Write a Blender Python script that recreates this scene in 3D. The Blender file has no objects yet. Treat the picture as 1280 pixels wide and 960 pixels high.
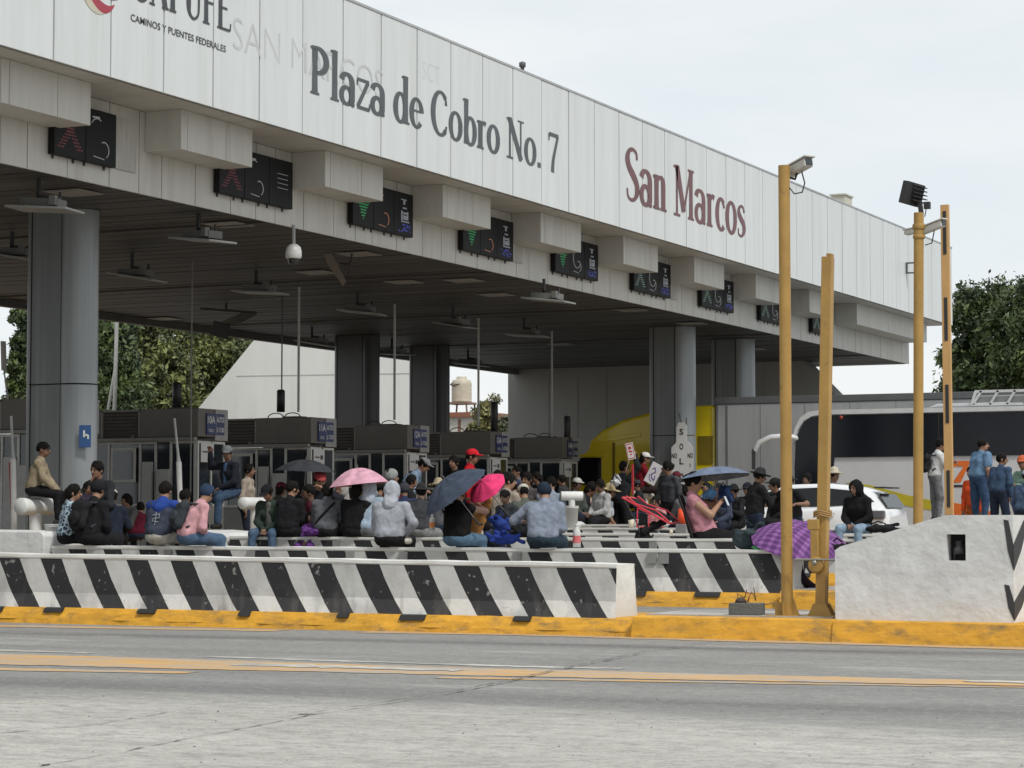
import bpy, bmesh, math, random
import numpy as np
from mathutils import Vector, Matrix
R = math.radians
rnd = random.Random(7)
SC = bpy.context.scene
COL = SC.collection

# ------------------------------------------------------------ camera
H = 1.13                                   # eye height above the near road
YAW, PITCH, FPX = R(25.3), math.atan(170/2905), 2905.0
cd = bpy.data.cameras.new('camera'); cam = bpy.data.objects.new('camera', cd); COL.objects.link(cam)
cam.location = (0, 0, H); cam.rotation_euler = (R(90)+PITCH, 0, YAW)
cd.sensor_width = 36; cd.lens = 36*FPX/1280; cd.clip_start = .1; cd.clip_end = 3000
SC.camera = cam

# ------------------------------------------------------------ sky and sun (bright overcast)
SUN_EL, SUN_AZ = R(52), R(118)             # azimuth clockwise from +Y
w = bpy.data.worlds.new('World'); SC.world = w; w.use_nodes = True
nt = w.node_tree; nt.nodes.clear()
def WN(t, **k):
    n = nt.nodes.new(t)
    for a, b in k.items(): setattr(n, a, b)
    return n
out = WN('ShaderNodeOutputWorld'); bg = WN('ShaderNodeBackground'); bg.inputs[1].default_value = .11
sky = WN('ShaderNodeTexSky', sky_type='NISHITA', sun_disc=False, sun_elevation=SUN_EL, sun_rotation=SUN_AZ)
tc = WN('ShaderNodeTexCoord'); mp = WN('ShaderNodeMapping'); mp.inputs['Scale'].default_value = (1, 1, 3.5)
nz = WN('ShaderNodeTexNoise'); nz.inputs['Scale'].default_value = 3.0; nz.inputs['Detail'].default_value = 5; nz.inputs['Roughness'].default_value = .55
cr = WN('ShaderNodeValToRGB'); cr.color_ramp.elements[0].position = .40; cr.color_ramp.elements[0].color = (6.45, 6.95, 7.25, 1)
cr.color_ramp.elements[1].position = .62; cr.color_ramp.elements[1].color = (7.45, 7.6, 7.65, 1)
mx = WN('ShaderNodeMix', data_type='RGBA'); mx.inputs[0].default_value = .93
L = nt.links.new
L(tc.outputs['Generated'], mp.inputs[0]); L(mp.outputs[0], nz.inputs[0]); L(nz.outputs[0], cr.inputs[0])
L(sky.outputs[0], mx.inputs[6]); L(cr.outputs[0], mx.inputs[7]); L(mx.outputs[2], bg.inputs[0]); L(bg.outputs[0], out.inputs[0])
sd = bpy.data.lights.new('sun', 'SUN'); sun = bpy.data.objects.new('sun', sd); COL.objects.link(sun)
sd.energy = 2.3; sd.angle = R(10); sd.color = (1, .975, .94)
sv = Vector((math.sin(SUN_AZ)*math.cos(SUN_EL), math.cos(SUN_AZ)*math.cos(SUN_EL), math.sin(SUN_EL)))
sun.rotation_euler = sv.to_track_quat('Z', 'Y').to_euler(); sun.location = (10, -10, 30)
vs = SC.view_settings; vs.view_transform = 'Standard'; vs.look = 'None'; vs.gamma = 1; vs.exposure = 0.18
try: vs.use_curve_mapping = False
except Exception: pass
SC.cycles.use_denoising = True
SC.cycles.max_bounces = 6

# ------------------------------------------------------------ rays through photo pixels (1280 x 960)
_f = Vector((-math.sin(YAW)*math.cos(PITCH), math.cos(YAW)*math.cos(PITCH), math.sin(PITCH)))
_r = Vector((math.cos(YAW), math.sin(YAW), 0)); _u = _r.cross(_f)
def P(px, py, X=None, Y=None, Z=None, D=None):
    d = _f*FPX + _r*(px-640) - _u*(py-480)
    if X is not None: t = X/d.x
    elif Y is not None: t = Y/d.y
    elif Z is not None: t = (Z-H)/d.z
    else: t = D/FPX
    return Vector((0, 0, H)) + d*t
def PX(v):
    q = Vector(v)-Vector((0, 0, H)); z = q.dot(_f)
    return 640+FPX*q.dot(_r)/z, 480-FPX*q.dot(_u)/z, FPX/z      # px, py, pixels per metre

# ------------------------------------------------------------ materials
_M = {}
def mat(name, col, rough=.7, metal=0, var=.12, scale=3.0, bump=0.0, bscale=40, emit=None, alpha=None, dirt=None, dscale=.8, dstretch=(1,1,1), coat=0, spec=None, dpos=(.5,.72)):
    if name in _M: return _M[name]
    m = bpy.data.materials.new(name); m.use_nodes = True; _M[name] = m
    t = m.node_tree; b = t.nodes['Principled BSDF']; lk = t.links.new
    col = tuple(col)[:3]
    b.inputs['Roughness'].default_value = rough; b.inputs['Metallic'].default_value = metal
    if coat: b.inputs['Coat Weight'].default_value = coat; b.inputs['Coat Roughness'].default_value = .05
    if spec is not None: b.inputs['Specular IOR Level'].default_value = spec
    co = t.nodes.new('ShaderNodeTexCoord')
    mpn = t.nodes.new('ShaderNodeMapping'); mpn.inputs['Scale'].default_value = dstretch; lk(co.outputs['Object'], mpn.inputs[0])
    n = t.nodes.new('ShaderNodeTexNoise'); n.inputs['Scale'].default_value = scale; n.inputs['Detail'].default_value = 6; n.inputs['Roughness'].default_value = .65
    lk(mpn.outputs[0], n.inputs[0])
    r = t.nodes.new('ShaderNodeValToRGB'); e = r.color_ramp.elements
    e[0].position = .3; e[1].position = .7
    e[0].color = (*[c*(1-var) for c in col], 1); e[1].color = (*[min(1, c*(1+var)) for c in col], 1)
    lk(n.outputs[0], r.inputs[0]); last = r.outputs[0]
    if dirt:
        n2 = t.nodes.new('ShaderNodeTexNoise'); n2.inputs['Scale'].default_value = dscale; n2.inputs['Detail'].default_value = 8; n2.inputs['Roughness'].default_value = .7
        lk(mpn.outputs[0], n2.inputs[0])
        r2 = t.nodes.new('ShaderNodeValToRGB'); r2.color_ramp.elements[0].position = dpos[0]; r2.color_ramp.elements[1].position = dpos[1]
        r2.color_ramp.elements[0].color = (0,0,0,1); r2.color_ramp.elements[1].color = (dirt[3],)*3+(1,)
        lk(n2.outputs[0], r2.inputs[0])
        x = t.nodes.new('ShaderNodeMix'); x.data_type = 'RGBA'; x.inputs[7].default_value = (*dirt[:3], 1)
        lk(r2.outputs[0], x.inputs[0]); lk(last, x.inputs[6]); last = x.outputs[2]
    lk(last, b.inputs['Base Color'])
    if emit:
        b.inputs['Emission Color'].default_value = (*emit[:3], 1); b.inputs['Emission Strength'].default_value = emit[3]
    if bump:
        n3 = t.nodes.new('ShaderNodeTexNoise'); n3.inputs['Scale'].default_value = bscale; n3.inputs['Detail'].default_value = 4
        lk(co.outputs['Object'], n3.inputs[0]); bp = t.nodes.new('ShaderNodeBump'); bp.inputs['Strength'].default_value = bump; bp.inputs['Distance'].default_value = .02
        lk(n3.outputs[0], bp.inputs['Height']); lk(bp.outputs[0], b.inputs['Normal'])
    return m

# ------------------------------------------------------------ object helpers
def finish(o, parent=None):
    COL.objects.link(o)
    if parent is not None: o.parent = parent
    return o
def tag(o, label=None, cat=None, group=None, kind=None):
    if label: o['label'] = label
    if cat: o['category'] = cat
    if group: o['group'] = group
    if kind: o['kind'] = kind
    return o
def thing(name, label, cat, loc=(0,0,0), rz=0, group=None, scale=1):
    o = bpy.data.objects.new(name, None); COL.objects.link(o); o.location = loc; o.rotation_euler = (0,0,rz)
    o.scale = (scale,)*3; o.empty_display_size = .2
    return tag(o, label, cat, group)
class MB:
    def __init__(s): s.v = []; s.f = []; s.m = []; s.sm = []
    def add(s, vs_, fs, mi=0, smooth=False):
        b = len(s.v); s.v += [tuple(v) for v in vs_]
        for f in fs: s.f.append(tuple(i+b for i in f)); s.m.append(mi); s.sm.append(smooth)
        return s
    def box(s, x0, x1, y0, y1, z0, z1, mi=0):
        v = [(x0,y0,z0),(x1,y0,z0),(x1,y1,z0),(x0,y1,z0),(x0,y0,z1),(x1,y0,z1),(x1,y1,z1),(x0,y1,z1)]
        return s.add(v, [(0,3,2,1),(4,5,6,7),(0,1,5,4),(1,2,6,5),(2,3,7,6),(3,0,4,7)], mi)
    def obox(s, c, sx, sy, sz, rot=None, mi=0):
        rot = rot or Matrix.Identity(3); c = Vector(c); b = len(s.v); v = []
        for z in (-1,1):
            for y in (-1,1):
                for x in (-1,1): v.append(c+rot@Vector((x*sx/2, y*sy/2, z*sz/2)))
        return s.add(v, [(0,2,3,1),(4,5,7,6),(0,1,5,4),(1,3,7,5),(3,2,6,7),(2,0,4,6)], mi)
    def bar(s, a, b, wd, th=None, mi=0, up=(0,0,1)):
        a = Vector(a); b = Vector(b); d = b-a; l = d.length; d.normalize(); th = th or wd
        u = Vector(up); 
        if abs(d.dot(u)) > .95: u = Vector((1,0,0))
        x = d.cross(u).normalized(); z = x.cross(d)
        return s.obox((a+b)/2, wd, l, th, Matrix((x, d, z)).transposed(), mi)
    def tube(s, pts, r, n=10, mi=0, cap=True, smooth=True):
        pts = [Vector(p) for p in pts]; k = len(pts); rs = r if isinstance(r, (list, tuple)) else [r]*k
        ring = []; pv = None
        for i, p in enumerate(pts):
            t = (pts[min(i+1,k-1)]-pts[max(i-1,0)]).normalized()
            if pv is None:
                a = Vector((0,0,1)) if abs(t.z) < .9 else Vector((1,0,0)); pv = t.cross(a).normalized()
            else: pv = (pv - t*pv.dot(t)).normalized()
            q = t.cross(pv)
            ring += [p+(pv*math.cos(2*math.pi*j/n)+q*math.sin(2*math.pi*j/n))*rs[i] for j in range(n)]
        fs = [(i*n+j, i*n+(j+1)%n, (i+1)*n+(j+1)%n, (i+1)*n+j) for i in range(k-1) for j in range(n)]
        s.add(ring, fs, mi, smooth)
        if cap:
            s.add([ring[j] for j in range(n)], [tuple(range(n))[::-1]], mi); s.add(ring[-n:], [tuple(range(n))], mi)
        return s
    def prism(s, poly, axis, a0, a1, mi=0, side=None):
        # polygon (list of 2d) extruded along axis: 'x' -> poly=(y,z), 'y' -> poly=(x,z), 'z' -> poly=(x,y)
        def mk(p, a): return {'x': (a, p[0], p[1]), 'y': (p[0], a, p[1]), 'z': (p[0], p[1], a)}[axis]
        n = len(poly); v = [mk(p, a0) for p in poly]+[mk(p, a1) for p in poly]
        s.add(v, [tuple(range(n)), tuple(range(2*n-1, n-1, -1))], mi)
        s.add(v, [(i, i+n, (i+1)%n+n, (i+1)%n) for i in range(n)], mi if side is None else side)
        return s
    def lathe(s, c, prof, n=16, mi=0, ax='z', smooth=True):
        c = Vector(c); v = []
        for r_, h_ in prof:
            for j in range(n):
                a = 2*math.pi*j/n; p = (r_*math.cos(a), r_*math.sin(a), h_)
                if ax == 'y': p = (p[0], p[2], p[1])
                if ax == 'x': p = (p[2], p[0], p[1])
                v.append(c+Vector(p))
        k = len(prof); fs = [(i*n+j, i*n+(j+1)%n, (i+1)*n+(j+1)%n, (i+1)*n+j) for i in range(k-1) for j in range(n)]
        return s.add(v, fs, mi, smooth)
    def build(s, name, mats, parent=None, bevel=0, tagk=None, xf=None, recalc=True):
        me = bpy.data.meshes.new(name); me.from_pydata(s.v, [], s.f)
        if not isinstance(mats, (list, tuple)): mats = [mats]
        for m in mats: me.materials.append(m)
        me.polygons.foreach_set('material_index', s.m); me.polygons.foreach_set('use_smooth', s.sm)
        if recalc or bevel:
            bm = bmesh.new(); bm.from_mesh(me)
            if bevel: bmesh.ops.remove_doubles(bm, verts=bm.verts, dist=1e-5)
            bmesh.ops.recalc_face_normals(bm, faces=bm.faces)
            if bevel:
                ed = [e for e in bm.edges if len(e.link_faces) == 2 and e.calc_face_angle(0) > .5]
                bmesh.ops.bevel(bm, geom=ed, offset=bevel, segments=2, affect='EDGES', profile=.5, clamp_overlap=True)
            bm.to_mesh(me); bm.free()
        if xf is not None: me.transform(xf)
        me.update()
        o = bpy.data.objects.new(name, me); return finish(o, parent)

def copy_tree(o, parent=None):
    c = o.copy(); COL.objects.link(c)
    if parent is not None: c.parent = parent
    for ch in list(o.children): copy_tree(ch, c)
    return c

def font_mb(txt, size=1.0, bold=0.0):
    """flat built-in-font text -> (verts, faces) in its own xy plane, left/baseline at origin"""
    cu = bpy.data.curves.new('t', 'FONT'); cu.body = txt; cu.size = size; cu.offset = bold; cu.resolution_u = 3
    ob = bpy.data.objects.new('t', cu); COL.objects.link(ob)
    dg = bpy.context.evaluated_depsgraph_get(); me = bpy.data.meshes.new_from_object(ob.evaluated_get(dg))
    v = [tuple(q.co) for q in me.vertices]; f = [tuple(p.vertices) for p in me.polygons]
    bpy.data.objects.remove(ob); bpy.data.curves.remove(cu); bpy.data.meshes.remove(me)
    return v, f
def put_text(mb, txt, o, ux, uy, width=None, height=None, bold=0.0, mi=0, center=False):
    """text placed at o; ux/uy unit directions; fitted to width x cap height"""
    v, f = font_mb(txt, 1.0, bold)
    if not v: return
    x0 = min(p[0] for p in v); x1 = max(p[0] for p in v); y0 = min(p[1] for p in v); y1 = max(p[1] for p in v)
    sx = width/(x1-x0) if width else None; sy = height/(y1-y0) if height else None
    sx = sx or sy; sy = sy or sx
    o = Vector(o); ux = Vector(ux).normalized(); uy = Vector(uy).normalized()
    if center: o = o - ux*(x1-x0)*sx/2
    mb.add([o+ux*(p[0]-x0)*sx+uy*(p[1]-y0)*sy for p in v], f, mi)
# ============================================================ ground, road, kerbs
def gz(Y): return 0.0 if Y < 20.9 else (.028*(Y-20.9) if Y < 34.5 else .381)
gm = mat('road_concrete', (.3,.295,.28), .85, var=.1, scale=1.2)
def road_material():
    m = bpy.data.materials.new('road_surface'); m.use_nodes = True; t = m.node_tree; b = t.nodes['Principled BSDF']; lk = t.links.new
    N = t.nodes.new
    co = N('ShaderNodeTexCoord'); sep = N('ShaderNodeSeparateXYZ'); lk(co.outputs['Object'], sep.inputs[0])
    def math_(op, a, b_=None, c=None):
        n = N('ShaderNodeMath'); n.operation = op
        for i, q in enumerate((a, b_, c)):
            if q is None: continue
            if isinstance(q, (int, float)): n.inputs[i].default_value = q
            else: lk(q, n.inputs[i])
        return n.outputs[0]
    def noise(scale, det=6, stretch=(1,1,1), rough=.6):
        mp_ = N('ShaderNodeMapping'); mp_.inputs['Scale'].default_value = stretch; lk(co.outputs['Object'], mp_.inputs[0])
        n = N('ShaderNodeTexNoise'); n.inputs['Scale'].default_value = scale; n.inputs['Detail'].default_value = det; n.inputs['Roughness'].default_value = rough
        lk(mp_.outputs[0], n.inputs[0]); return n.outputs[0]
    def ramp(f, p0, p1, c0=(0,0,0,1), c1=(1,1,1,1)):
        r = N('ShaderNodeValToRGB'); r.color_ramp.elements[0].position = p0; r.color_ramp.elements[1].position = p1
        r.color_ramp.elements[0].color = c0; r.color_ramp.elements[1].color = c1; lk(f, r.inputs[0]); return r.outputs[0]
    def mix(f, a, b_):
        n = N('ShaderNodeMix'); n.data_type = 'RGBA'
        if isinstance(f, (int, float)): n.inputs[0].default_value = f
        else: lk(f, n.inputs[0])
        for i, q in ((6, a), (7, b_)):
            if isinstance(q, tuple): n.inputs[i].default_value = q
            else: lk(q, n.inputs[i])
        return n.outputs[2]
    Y = sep.outputs['Y']; X = sep.outputs['X']
    # slightly skew coordinate that follows the lane
    s = math_('SUBTRACT', Y, math_('MULTIPLY', X, .05))
    fine = noise(38, 8, rough=.8); med = noise(1.1, 7, (.35, 1, 1)); big = noise(.35, 4)
    grey = mix(ramp(med, .3, .7), (.20,.197,.19,1), (.285,.28,.265,1))
    light = mix(ramp(med, .3, .7), (.38,.365,.325,1), (.54,.52,.47,1))
    # foreground: pale cement, ragged border
    edge = math_('ADD', s, math_('MULTIPLY', math_('SUBTRACT', noise(.55, 9, (.35,1,1), .7), .5), 4.2))
    mask = N('ShaderNodeMapRange'); mask.inputs[1].default_value = 13.1; mask.inputs[2].default_value = 12.3
    lk(edge, mask.inputs[0])
    c = mix(mask.outputs[0], grey, light)
    # rubber-polished wheel tracks
    for yc, wd, st in ((19.75, .5, 1.0), (17.7, .3, .3), (13.8, .7, .8), (15.3, .4, .3)):
        wob = math_('ADD', s, math_('MULTIPLY', math_('SUBTRACT', big, .5), .5))
        d = math_('DIVIDE', math_('ABSOLUTE', math_('SUBTRACT', wob, yc)), wd)
        g = math_('MULTIPLY', math_('SUBTRACT', 1.0, math_('MINIMUM', d, 1.0)), math_('MULTIPLY', math_('ADD', ramp(noise(2.2, 6, (.12,1,1)), .2, .75), .25), st))
        c = mix(g, c, (.085,.085,.088,1))
    c = mix(math_('MULTIPLY', ramp(fine, .45, .62), .45), c, (.12,.115,.105,1))
    c = mix(math_('MULTIPLY', ramp(noise(9, 9, (.7,1,1), .85), .46, .6), .55), c, (.13,.125,.115,1))
    c = mix(math_('MULTIPLY', ramp(noise(3.2, 9, (.55,1,1), .8), .5, .64), .35), c, (.15,.145,.135,1))
    c = mix(math_('MULTIPLY', ramp(noise(16, 9, (.8,1,1), .85), .52, .64), .5), c, (.5,.48,.43,1))
    c = mix(math_('MULTIPLY', ramp(noise(60, 2), .62, .7), .35), c, (.6,.58,.54,1))
    c = mix(math_('MULTIPLY', ramp(noise(.9, 8, (.3,1.2,1), .75), .56, .7), .45), c, (.56,.54,.49,1))
    lk(c, b.inputs['Base Color']); b.inputs['Roughness'].default_value = .88
    bp = N('ShaderNodeBump'); bp.inputs['Strength'].default_value = .55; bp.inputs['Distance'].default_value = .01
    groove = N('ShaderNodeTexWave'); groove.wave_type = 'BANDS'; groove.inputs['Scale'].default_value = 9; groove.inputs['Distortion'].default_value = 1.5
    mg = N('ShaderNodeMapping'); mg.inputs['Rotation'].default_value = (0,0,R(64)); lk(co.outputs['Object'], mg.inputs[0]); lk(mg.outputs[0], groove.inputs[0])
    lk(math_('ADD', fine, math_('MULTIPLY', groove.outputs['Fac'], .6)), bp.inputs['Height']); lk(bp.outputs[0], b.inputs['Normal'])
    return m
xs = [-900,-300,-120,-60,-40]+list(range(-30, 22, 3))+[40,80,200,900]
ys = [-300,-60,-10,0,5,10,15,20.9,24,28,31,34.5,45,60,90,140,300,900,2500]
g = MB(); g.v = [(x, y, gz(y)) for y in ys for x in xs]
nx = len(xs); g.f = [(j*nx+i, j*nx+i+1, (j+1)*nx+i+1, (j+1)*nx+i) for j in range(len(ys)-1) for i in range(nx-1)]
g.m = [0]*len(g.f); g.sm = [False]*len(g.f)
tag(g.build('ground', road_material(), recalc=False), kind='structure')

orange = mat('worn_orange_paint', (.52,.30,.10), .7, var=.22, scale=5, dirt=(.33,.31,.28,.95), dscale=2.6, dstretch=(.35,2.6,1), dpos=(.44,.58))
whitep = mat('worn_white_paint', (.52,.50,.45), .75, var=.15, scale=6, dirt=(.30,.285,.26,.95), dscale=2.4, dstretch=(.4,1.5,1), dpos=(.42,.55))
def ragged(name, x0, x1, ya0, ya1, w0, w1, z, m, seed, gaps=0.0, step=.12, amp=.02):
    rr = random.Random(seed); b = MB(); n = int((x1-x0)/step); prev = None; k = 0; on = True; run = 0
    for i in range(n+1):
        x = x0+(x1-x0)*i/n; yc = ya0+(ya1-ya0)*i/n; wd = w0+(w1-w0)*i/n
        if run <= 0:
            on = rr.random() > gaps; run = rr.randint(6, 30)
        run -= 1
        if not on: prev = None; continue
        cur = [(x, yc-wd/2+rr.uniform(-amp,amp), z), (x, yc+wd/2+rr.uniform(-amp,amp), z)]
        if prev: b.add([prev[0], cur[0], cur[1], prev[1]], [(0,1,2,3)])
        prev = cur
    return tag(b.build(name, m, recalc=False), kind='structure')
def yl(px, py): return P(px, py, Z=0)
a, c = yl(0, 819), yl(1280, 854)
sl = (c.y-a.y)/(c.x-a.x)
def lane(name, pxa, pya, pxb, pyb, wd, m, z, seed, gaps=0, amp=.02, ext=14):
    a, c = yl(pxa, pya), yl(pxb, pyb); s_ = (c.y-a.y)/(c.x-a.x)
    x0, x1 = a.x-ext, c.x+ext
    return ragged(name, x0, x1, a.y-s_*ext, c.y+s_*ext, wd, wd, z, m, seed, gaps, amp=amp)
def band(top_, bot, m, z, seed, gaps=0, amp=.02, name='road_marking'):
    # a painted band between two lines given as photo pixels at the near road level
    def Yat(l, x):
        q_ = [yl(*p_) for p_ in l]
        if x <= q_[0].x: a_, c_ = q_[0], q_[1]
        elif x >= q_[-1].x: a_, c_ = q_[-2], q_[-1]
        else:
            for a_, c_ in zip(q_, q_[1:]):
                if a_.x <= x <= c_.x: break
        return a_.y+(c_.y-a_.y)*(x-a_.x)/(c_.x-a_.x)
    rr = random.Random(seed); b = MB(); prev = None; run = 0; on = True; x = -26
    while x < 12:
        if run <= 0: on = rr.random() > gaps; run = rr.randint(5, 26)
        run -= 1; x += .09
        if not on: prev = None; continue
        cur = [(x, Yat(bot, x)+rr.uniform(-amp,amp), z), (x, Yat(top_, x)+rr.uniform(-amp,amp), z)]
        if prev: b.add([prev[0], cur[0], cur[1], prev[1]], [(0,1,2,3)])
        prev = cur
    return tag(b.build(name, m, recalc=False), kind='structure')
band([(0,817.5),(640,837),(1280,852)], [(0,831),(640,846),(1280,858)], orange, .004, 1, .0, .03)
band([(0,835.5),(640,848),(1280,859.5)], [(0,838.5),(640,850),(1280,860.5)], orange, .004, 2, .12, .02)
band([(0,812.5),(640,832.5),(1280,846.5)], [(0,814),(640,834),(1280,848)], whitep, .004, 4, .4, .03)
band([(0,821),(640,839.5),(1280,853)], [(0,825),(640,842),(1280,854.6)], whitep, .008, 9, .86, .06)
band([(0,821),(640,840),(1280,853)], [(0,825),(640,843.5),(1280,855.5)], mat('worn_tarmac', (.2,.19,.175), .9, var=.25, scale=8), .012, 14, .8, .06)
band([(0,781.5),(640,792),(1280,810)], [(0,784),(640,794.5),(1280,812.5)], orange, .004, 5, .15, .03)
dark = mat('crack_dirt', (.09,.085,.08), .95)
def crack(pts, wd, seed, z=.004):
    rr = random.Random(seed); P3 = [yl(*p) for p in pts]; fine = []
    for a, c in zip(P3, P3[1:]):
        n = max(2, int((c-a).length/.09))
        for i in range(n): fine.append(a.lerp(c, i/n)+Vector((rr.uniform(-.012,.012), rr.uniform(-.02,.02), 0)))
    b = MB(); pr = None
    for i, p in enumerate(fine):
        w_ = wd*rr.uniform(.35, 1.3); cur = [(p.x, p.y-w_/2, z), (p.x, p.y+w_/2, z)]
        if pr: b.add([pr[0], cur[0], cur[1], pr[1]], [(0,1,2,3)])
        pr = cur
    return tag(b.build('pavement_crack', dark, recalc=False), kind='structure')
crack([(395,893),(460,884),(560,868),(640,852),(700,838),(800,818),(905,801)], .13, 1, .016)
crack([(50,958),(170,937),(250,921),(345,903),(395,893),(350,893)], .07, 2)
crack([(0,917),(120,906),(215,890)], .05, 3)

# ---- islands: yellow kerb + striped barrier + rendered end block
IY = [20.9+4.4*k for k in range(0, 13)]          # near faces of the islands
IW = 1.45
TOP = [.70,.79,.88,.92,.99,1.04,1.05,1.05,1.05,1.05,1.05,1.05,1.05]
yk = mat('yellow_kerb_paint', (.58,.29,.022), .75, var=.2, scale=4, bump=.9, bscale=7, dirt=(.13,.10,.06,.9), dscale=3.5, dstretch=(1,1,3))
pave = mat('island_cement', (.36,.34,.31), .9, var=.15, scale=5, bump=.3, bscale=30)
dkhole = mat('black_drain_paint', (.018,.018,.018), .8)
def rough_kerb(b, x0, x1, y0, y1, z0, z1, seed, step=.22, amp=.012):
    """kerb with a wavering, chipped top edge"""
    rr = random.Random(seed); n = max(2, int((x1-x0)/step)); rows = []
    for i in range(n+1):
        x = x0+(x1-x0)*i/n; j = rr.uniform(-amp, amp); k = rr.uniform(-amp, amp)
        rows.append([(x, y0-.035+k, z0), (x, y0+k*.5, z0+(z1-z0)*.55), (x, y0+.035+j, z1-.012+j*.5), (x, y0+.08, z1), (x, y1-.05, z1), (x, y1, z1-.02), (x, y1+.02, z0)])
    m_ = len(rows[0]); v = [p for r in rows for p in r]
    fs = [(i*m_+j, (i+1)*m_+j, (i+1)*m_+j+1, i*m_+j+1) for i in range(n) for j in range(m_-1)]
    b.add(v, fs); b.add(rows[0], [tuple(range(m_))]); b.add(rows[-1], [tuple(range(m_))[::-1]])
for k in range(8):
    Y0 = IY[k]; z = gz(Y0); b = MB()
    x0 = -52; xe = -8.5
    rough_kerb(b, x0, xe+.12, Y0, Y0+IW, z-.05, z+.135, k, amp=.02); rough_kerb(b, x0, xe+.06, Y0+.035, Y0+IW-.05, z+.05, z+.182, k+20, step=.16, amp=.012)
    tag(b.build('kerb', yk), kind='structure')
    b = MB(); rough_kerb(b, xe-.06, -6.55, Y0-.10, Y0+IW+.05, z-.05, z+.21, 40+k); 
    b2 = MB(); rough_kerb(b2, -6.545, -4.55, Y0-.13, Y0+IW+.05, z-.05, z+.205, 60+k, step=.3, amp=.006)
    # rounded nose
    r_ = (IW+.18)/2; yc = Y0-.13+r_
    pr = [(-4.56, Y0-.13)]+[(-4.56+r_*.55*math.cos(a), yc+r_*math.sin(a)) for a in [R(-90+15*i) for i in range(13)]]
    b2.prism(pr, 'z', z-.05, z+.205)
    tag(b.build('kerb', yk), kind='structure'); tag(b2.build('kerb', yk), kind='structure')
    b = MB(); b.box(-8.5, -6.62, Y0+.12, Y0+IW-.12, z+.1, z+.222); tag(b.build('pavement', pave), kind='structure')

def stripe_mat(name, period, phase, z0, clean=.33):
    m = bpy.data.materials.new(name); m.use_nodes = True; t = m.node_tree; b = t.nodes['Principled BSDF']; lk = t.links.new; N = t.nodes.new
    co = N('ShaderNodeTexCoord'); sep = N('ShaderNodeSeparateXYZ'); lk(co.outputs['Object'], sep.inputs[0])
    def mt(op, a, b_=0):
        n = N('ShaderNodeMath'); n.operation = op
        for i, q in enumerate((a, b_)):
            if isinstance(q, (int, float)): n.inputs[i].default_value = q
            else: lk(q, n.inputs[i])
        return n.outputs[0]
    def noise(sc, det=5, st=(1,1,1)):
        mp_ = N('ShaderNodeMapping'); mp_.inputs['Scale'].default_value = st; lk(co.outputs['Object'], mp_.inputs[0])
        n = N('ShaderNodeTexNoise'); n.inputs['Scale'].default_value = sc; n.inputs['Detail'].default_value = det; lk(mp_.outputs[0], n.inputs[0]); return n.outputs[0]
    def mix(f, a, b_):
        n = N('ShaderNodeMix'); n.data_type = 'RGBA'; lk(f, n.inputs[0])
        for i, q in ((6, a), (7, b_)):
            if isinstance(q, tuple): n.inputs[i].default_value = q
            else: lk(q, n.inputs[i])
        return n.outputs[2]
    X, Z = sep.outputs['X'], mt('SUBTRACT', sep.outputs['Z'], z0)
    lean = mt('ADD', mt('MULTIPLY', Z, .62), mt('MULTIPLY', mt('SINE', mt('MULTIPLY', Z, 6.0)), .018))
    u = mt('DIVIDE', mt('ADD', mt('ADD', X, lean), mt('MULTIPLY', noise(5, 3), .022)), period)
    fr = mt('FRACT', mt('ADD', u, phase)); black = mt('LESS_THAN', fr, .50)
    topw = mt('GREATER_THAN', Z, 100.0)
    whc = mix(mt('GREATER_THAN', mt('ADD', Z, mt('MULTIPLY', noise(9, 2), .03)), clean), (.68,.67,.63,1), (.47,.465,.44,1))
    rp = N('ShaderNodeValToRGB'); rp.color_ramp.elements[0].position = .48; rp.color_ramp.elements[1].position = .72; rp.color_ramp.elements[1].color = (.7,.7,.7,1)
    lk(noise(2.4, 9, (1,1,.7)), rp.inputs[0]); whd = mix(rp.outputs[0], whc, (.26,.25,.235,1))
    blc = mix(mt('GREATER_THAN', Z, clean-.03), (.034,.034,.037,1), (.013,.013,.015,1))
    c = mix(black, whd, blc)
    rp2 = N('ShaderNodeValToRGB'); rp2.color_ramp.elements[0].position = .64; rp2.color_ramp.elements[1].position = .7
    lk(noise(14, 8), rp2.inputs[0]); c = mix(mt('MULTIPLY', rp2.outputs[0], .5), c, (.35,.34,.32,1))
    rp3 = N('ShaderNodeValToRGB'); rp3.color_ramp.elements[0].position = .52; rp3.color_ramp.elements[1].position = .68; lk(noise(3.0, 9, (2.2,1,.5)), rp3.inputs[0]); low = N('ShaderNodeMapRange'); low.inputs[1].default_value = .42; low.inputs[2].default_value = .08; lk(Z, low.inputs[0]); c = mix(mt('MULTIPLY', mt('MULTIPLY', rp3.outputs[0], .6), low.outputs[0]), c, (.13,.12,.105,1))
    lk(c, b.inputs['Base Color']); b.inputs['Roughness'].default_value = .8
    bp = N('ShaderNodeBump'); bp.inputs['Strength'].default_value = .35; bp.inputs['Distance'].default_value = .02; lk(noise(11, 6), bp.inputs['Height']); lk(bp.outputs[0], b.inputs['Normal'])
    return m
capw = mat('barrier_white_top', (.66,.655,.62), .8, var=.14, scale=4, bump=.35, bscale=12, dirt=(.3,.28,.25,.55), dscale=2)
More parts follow.
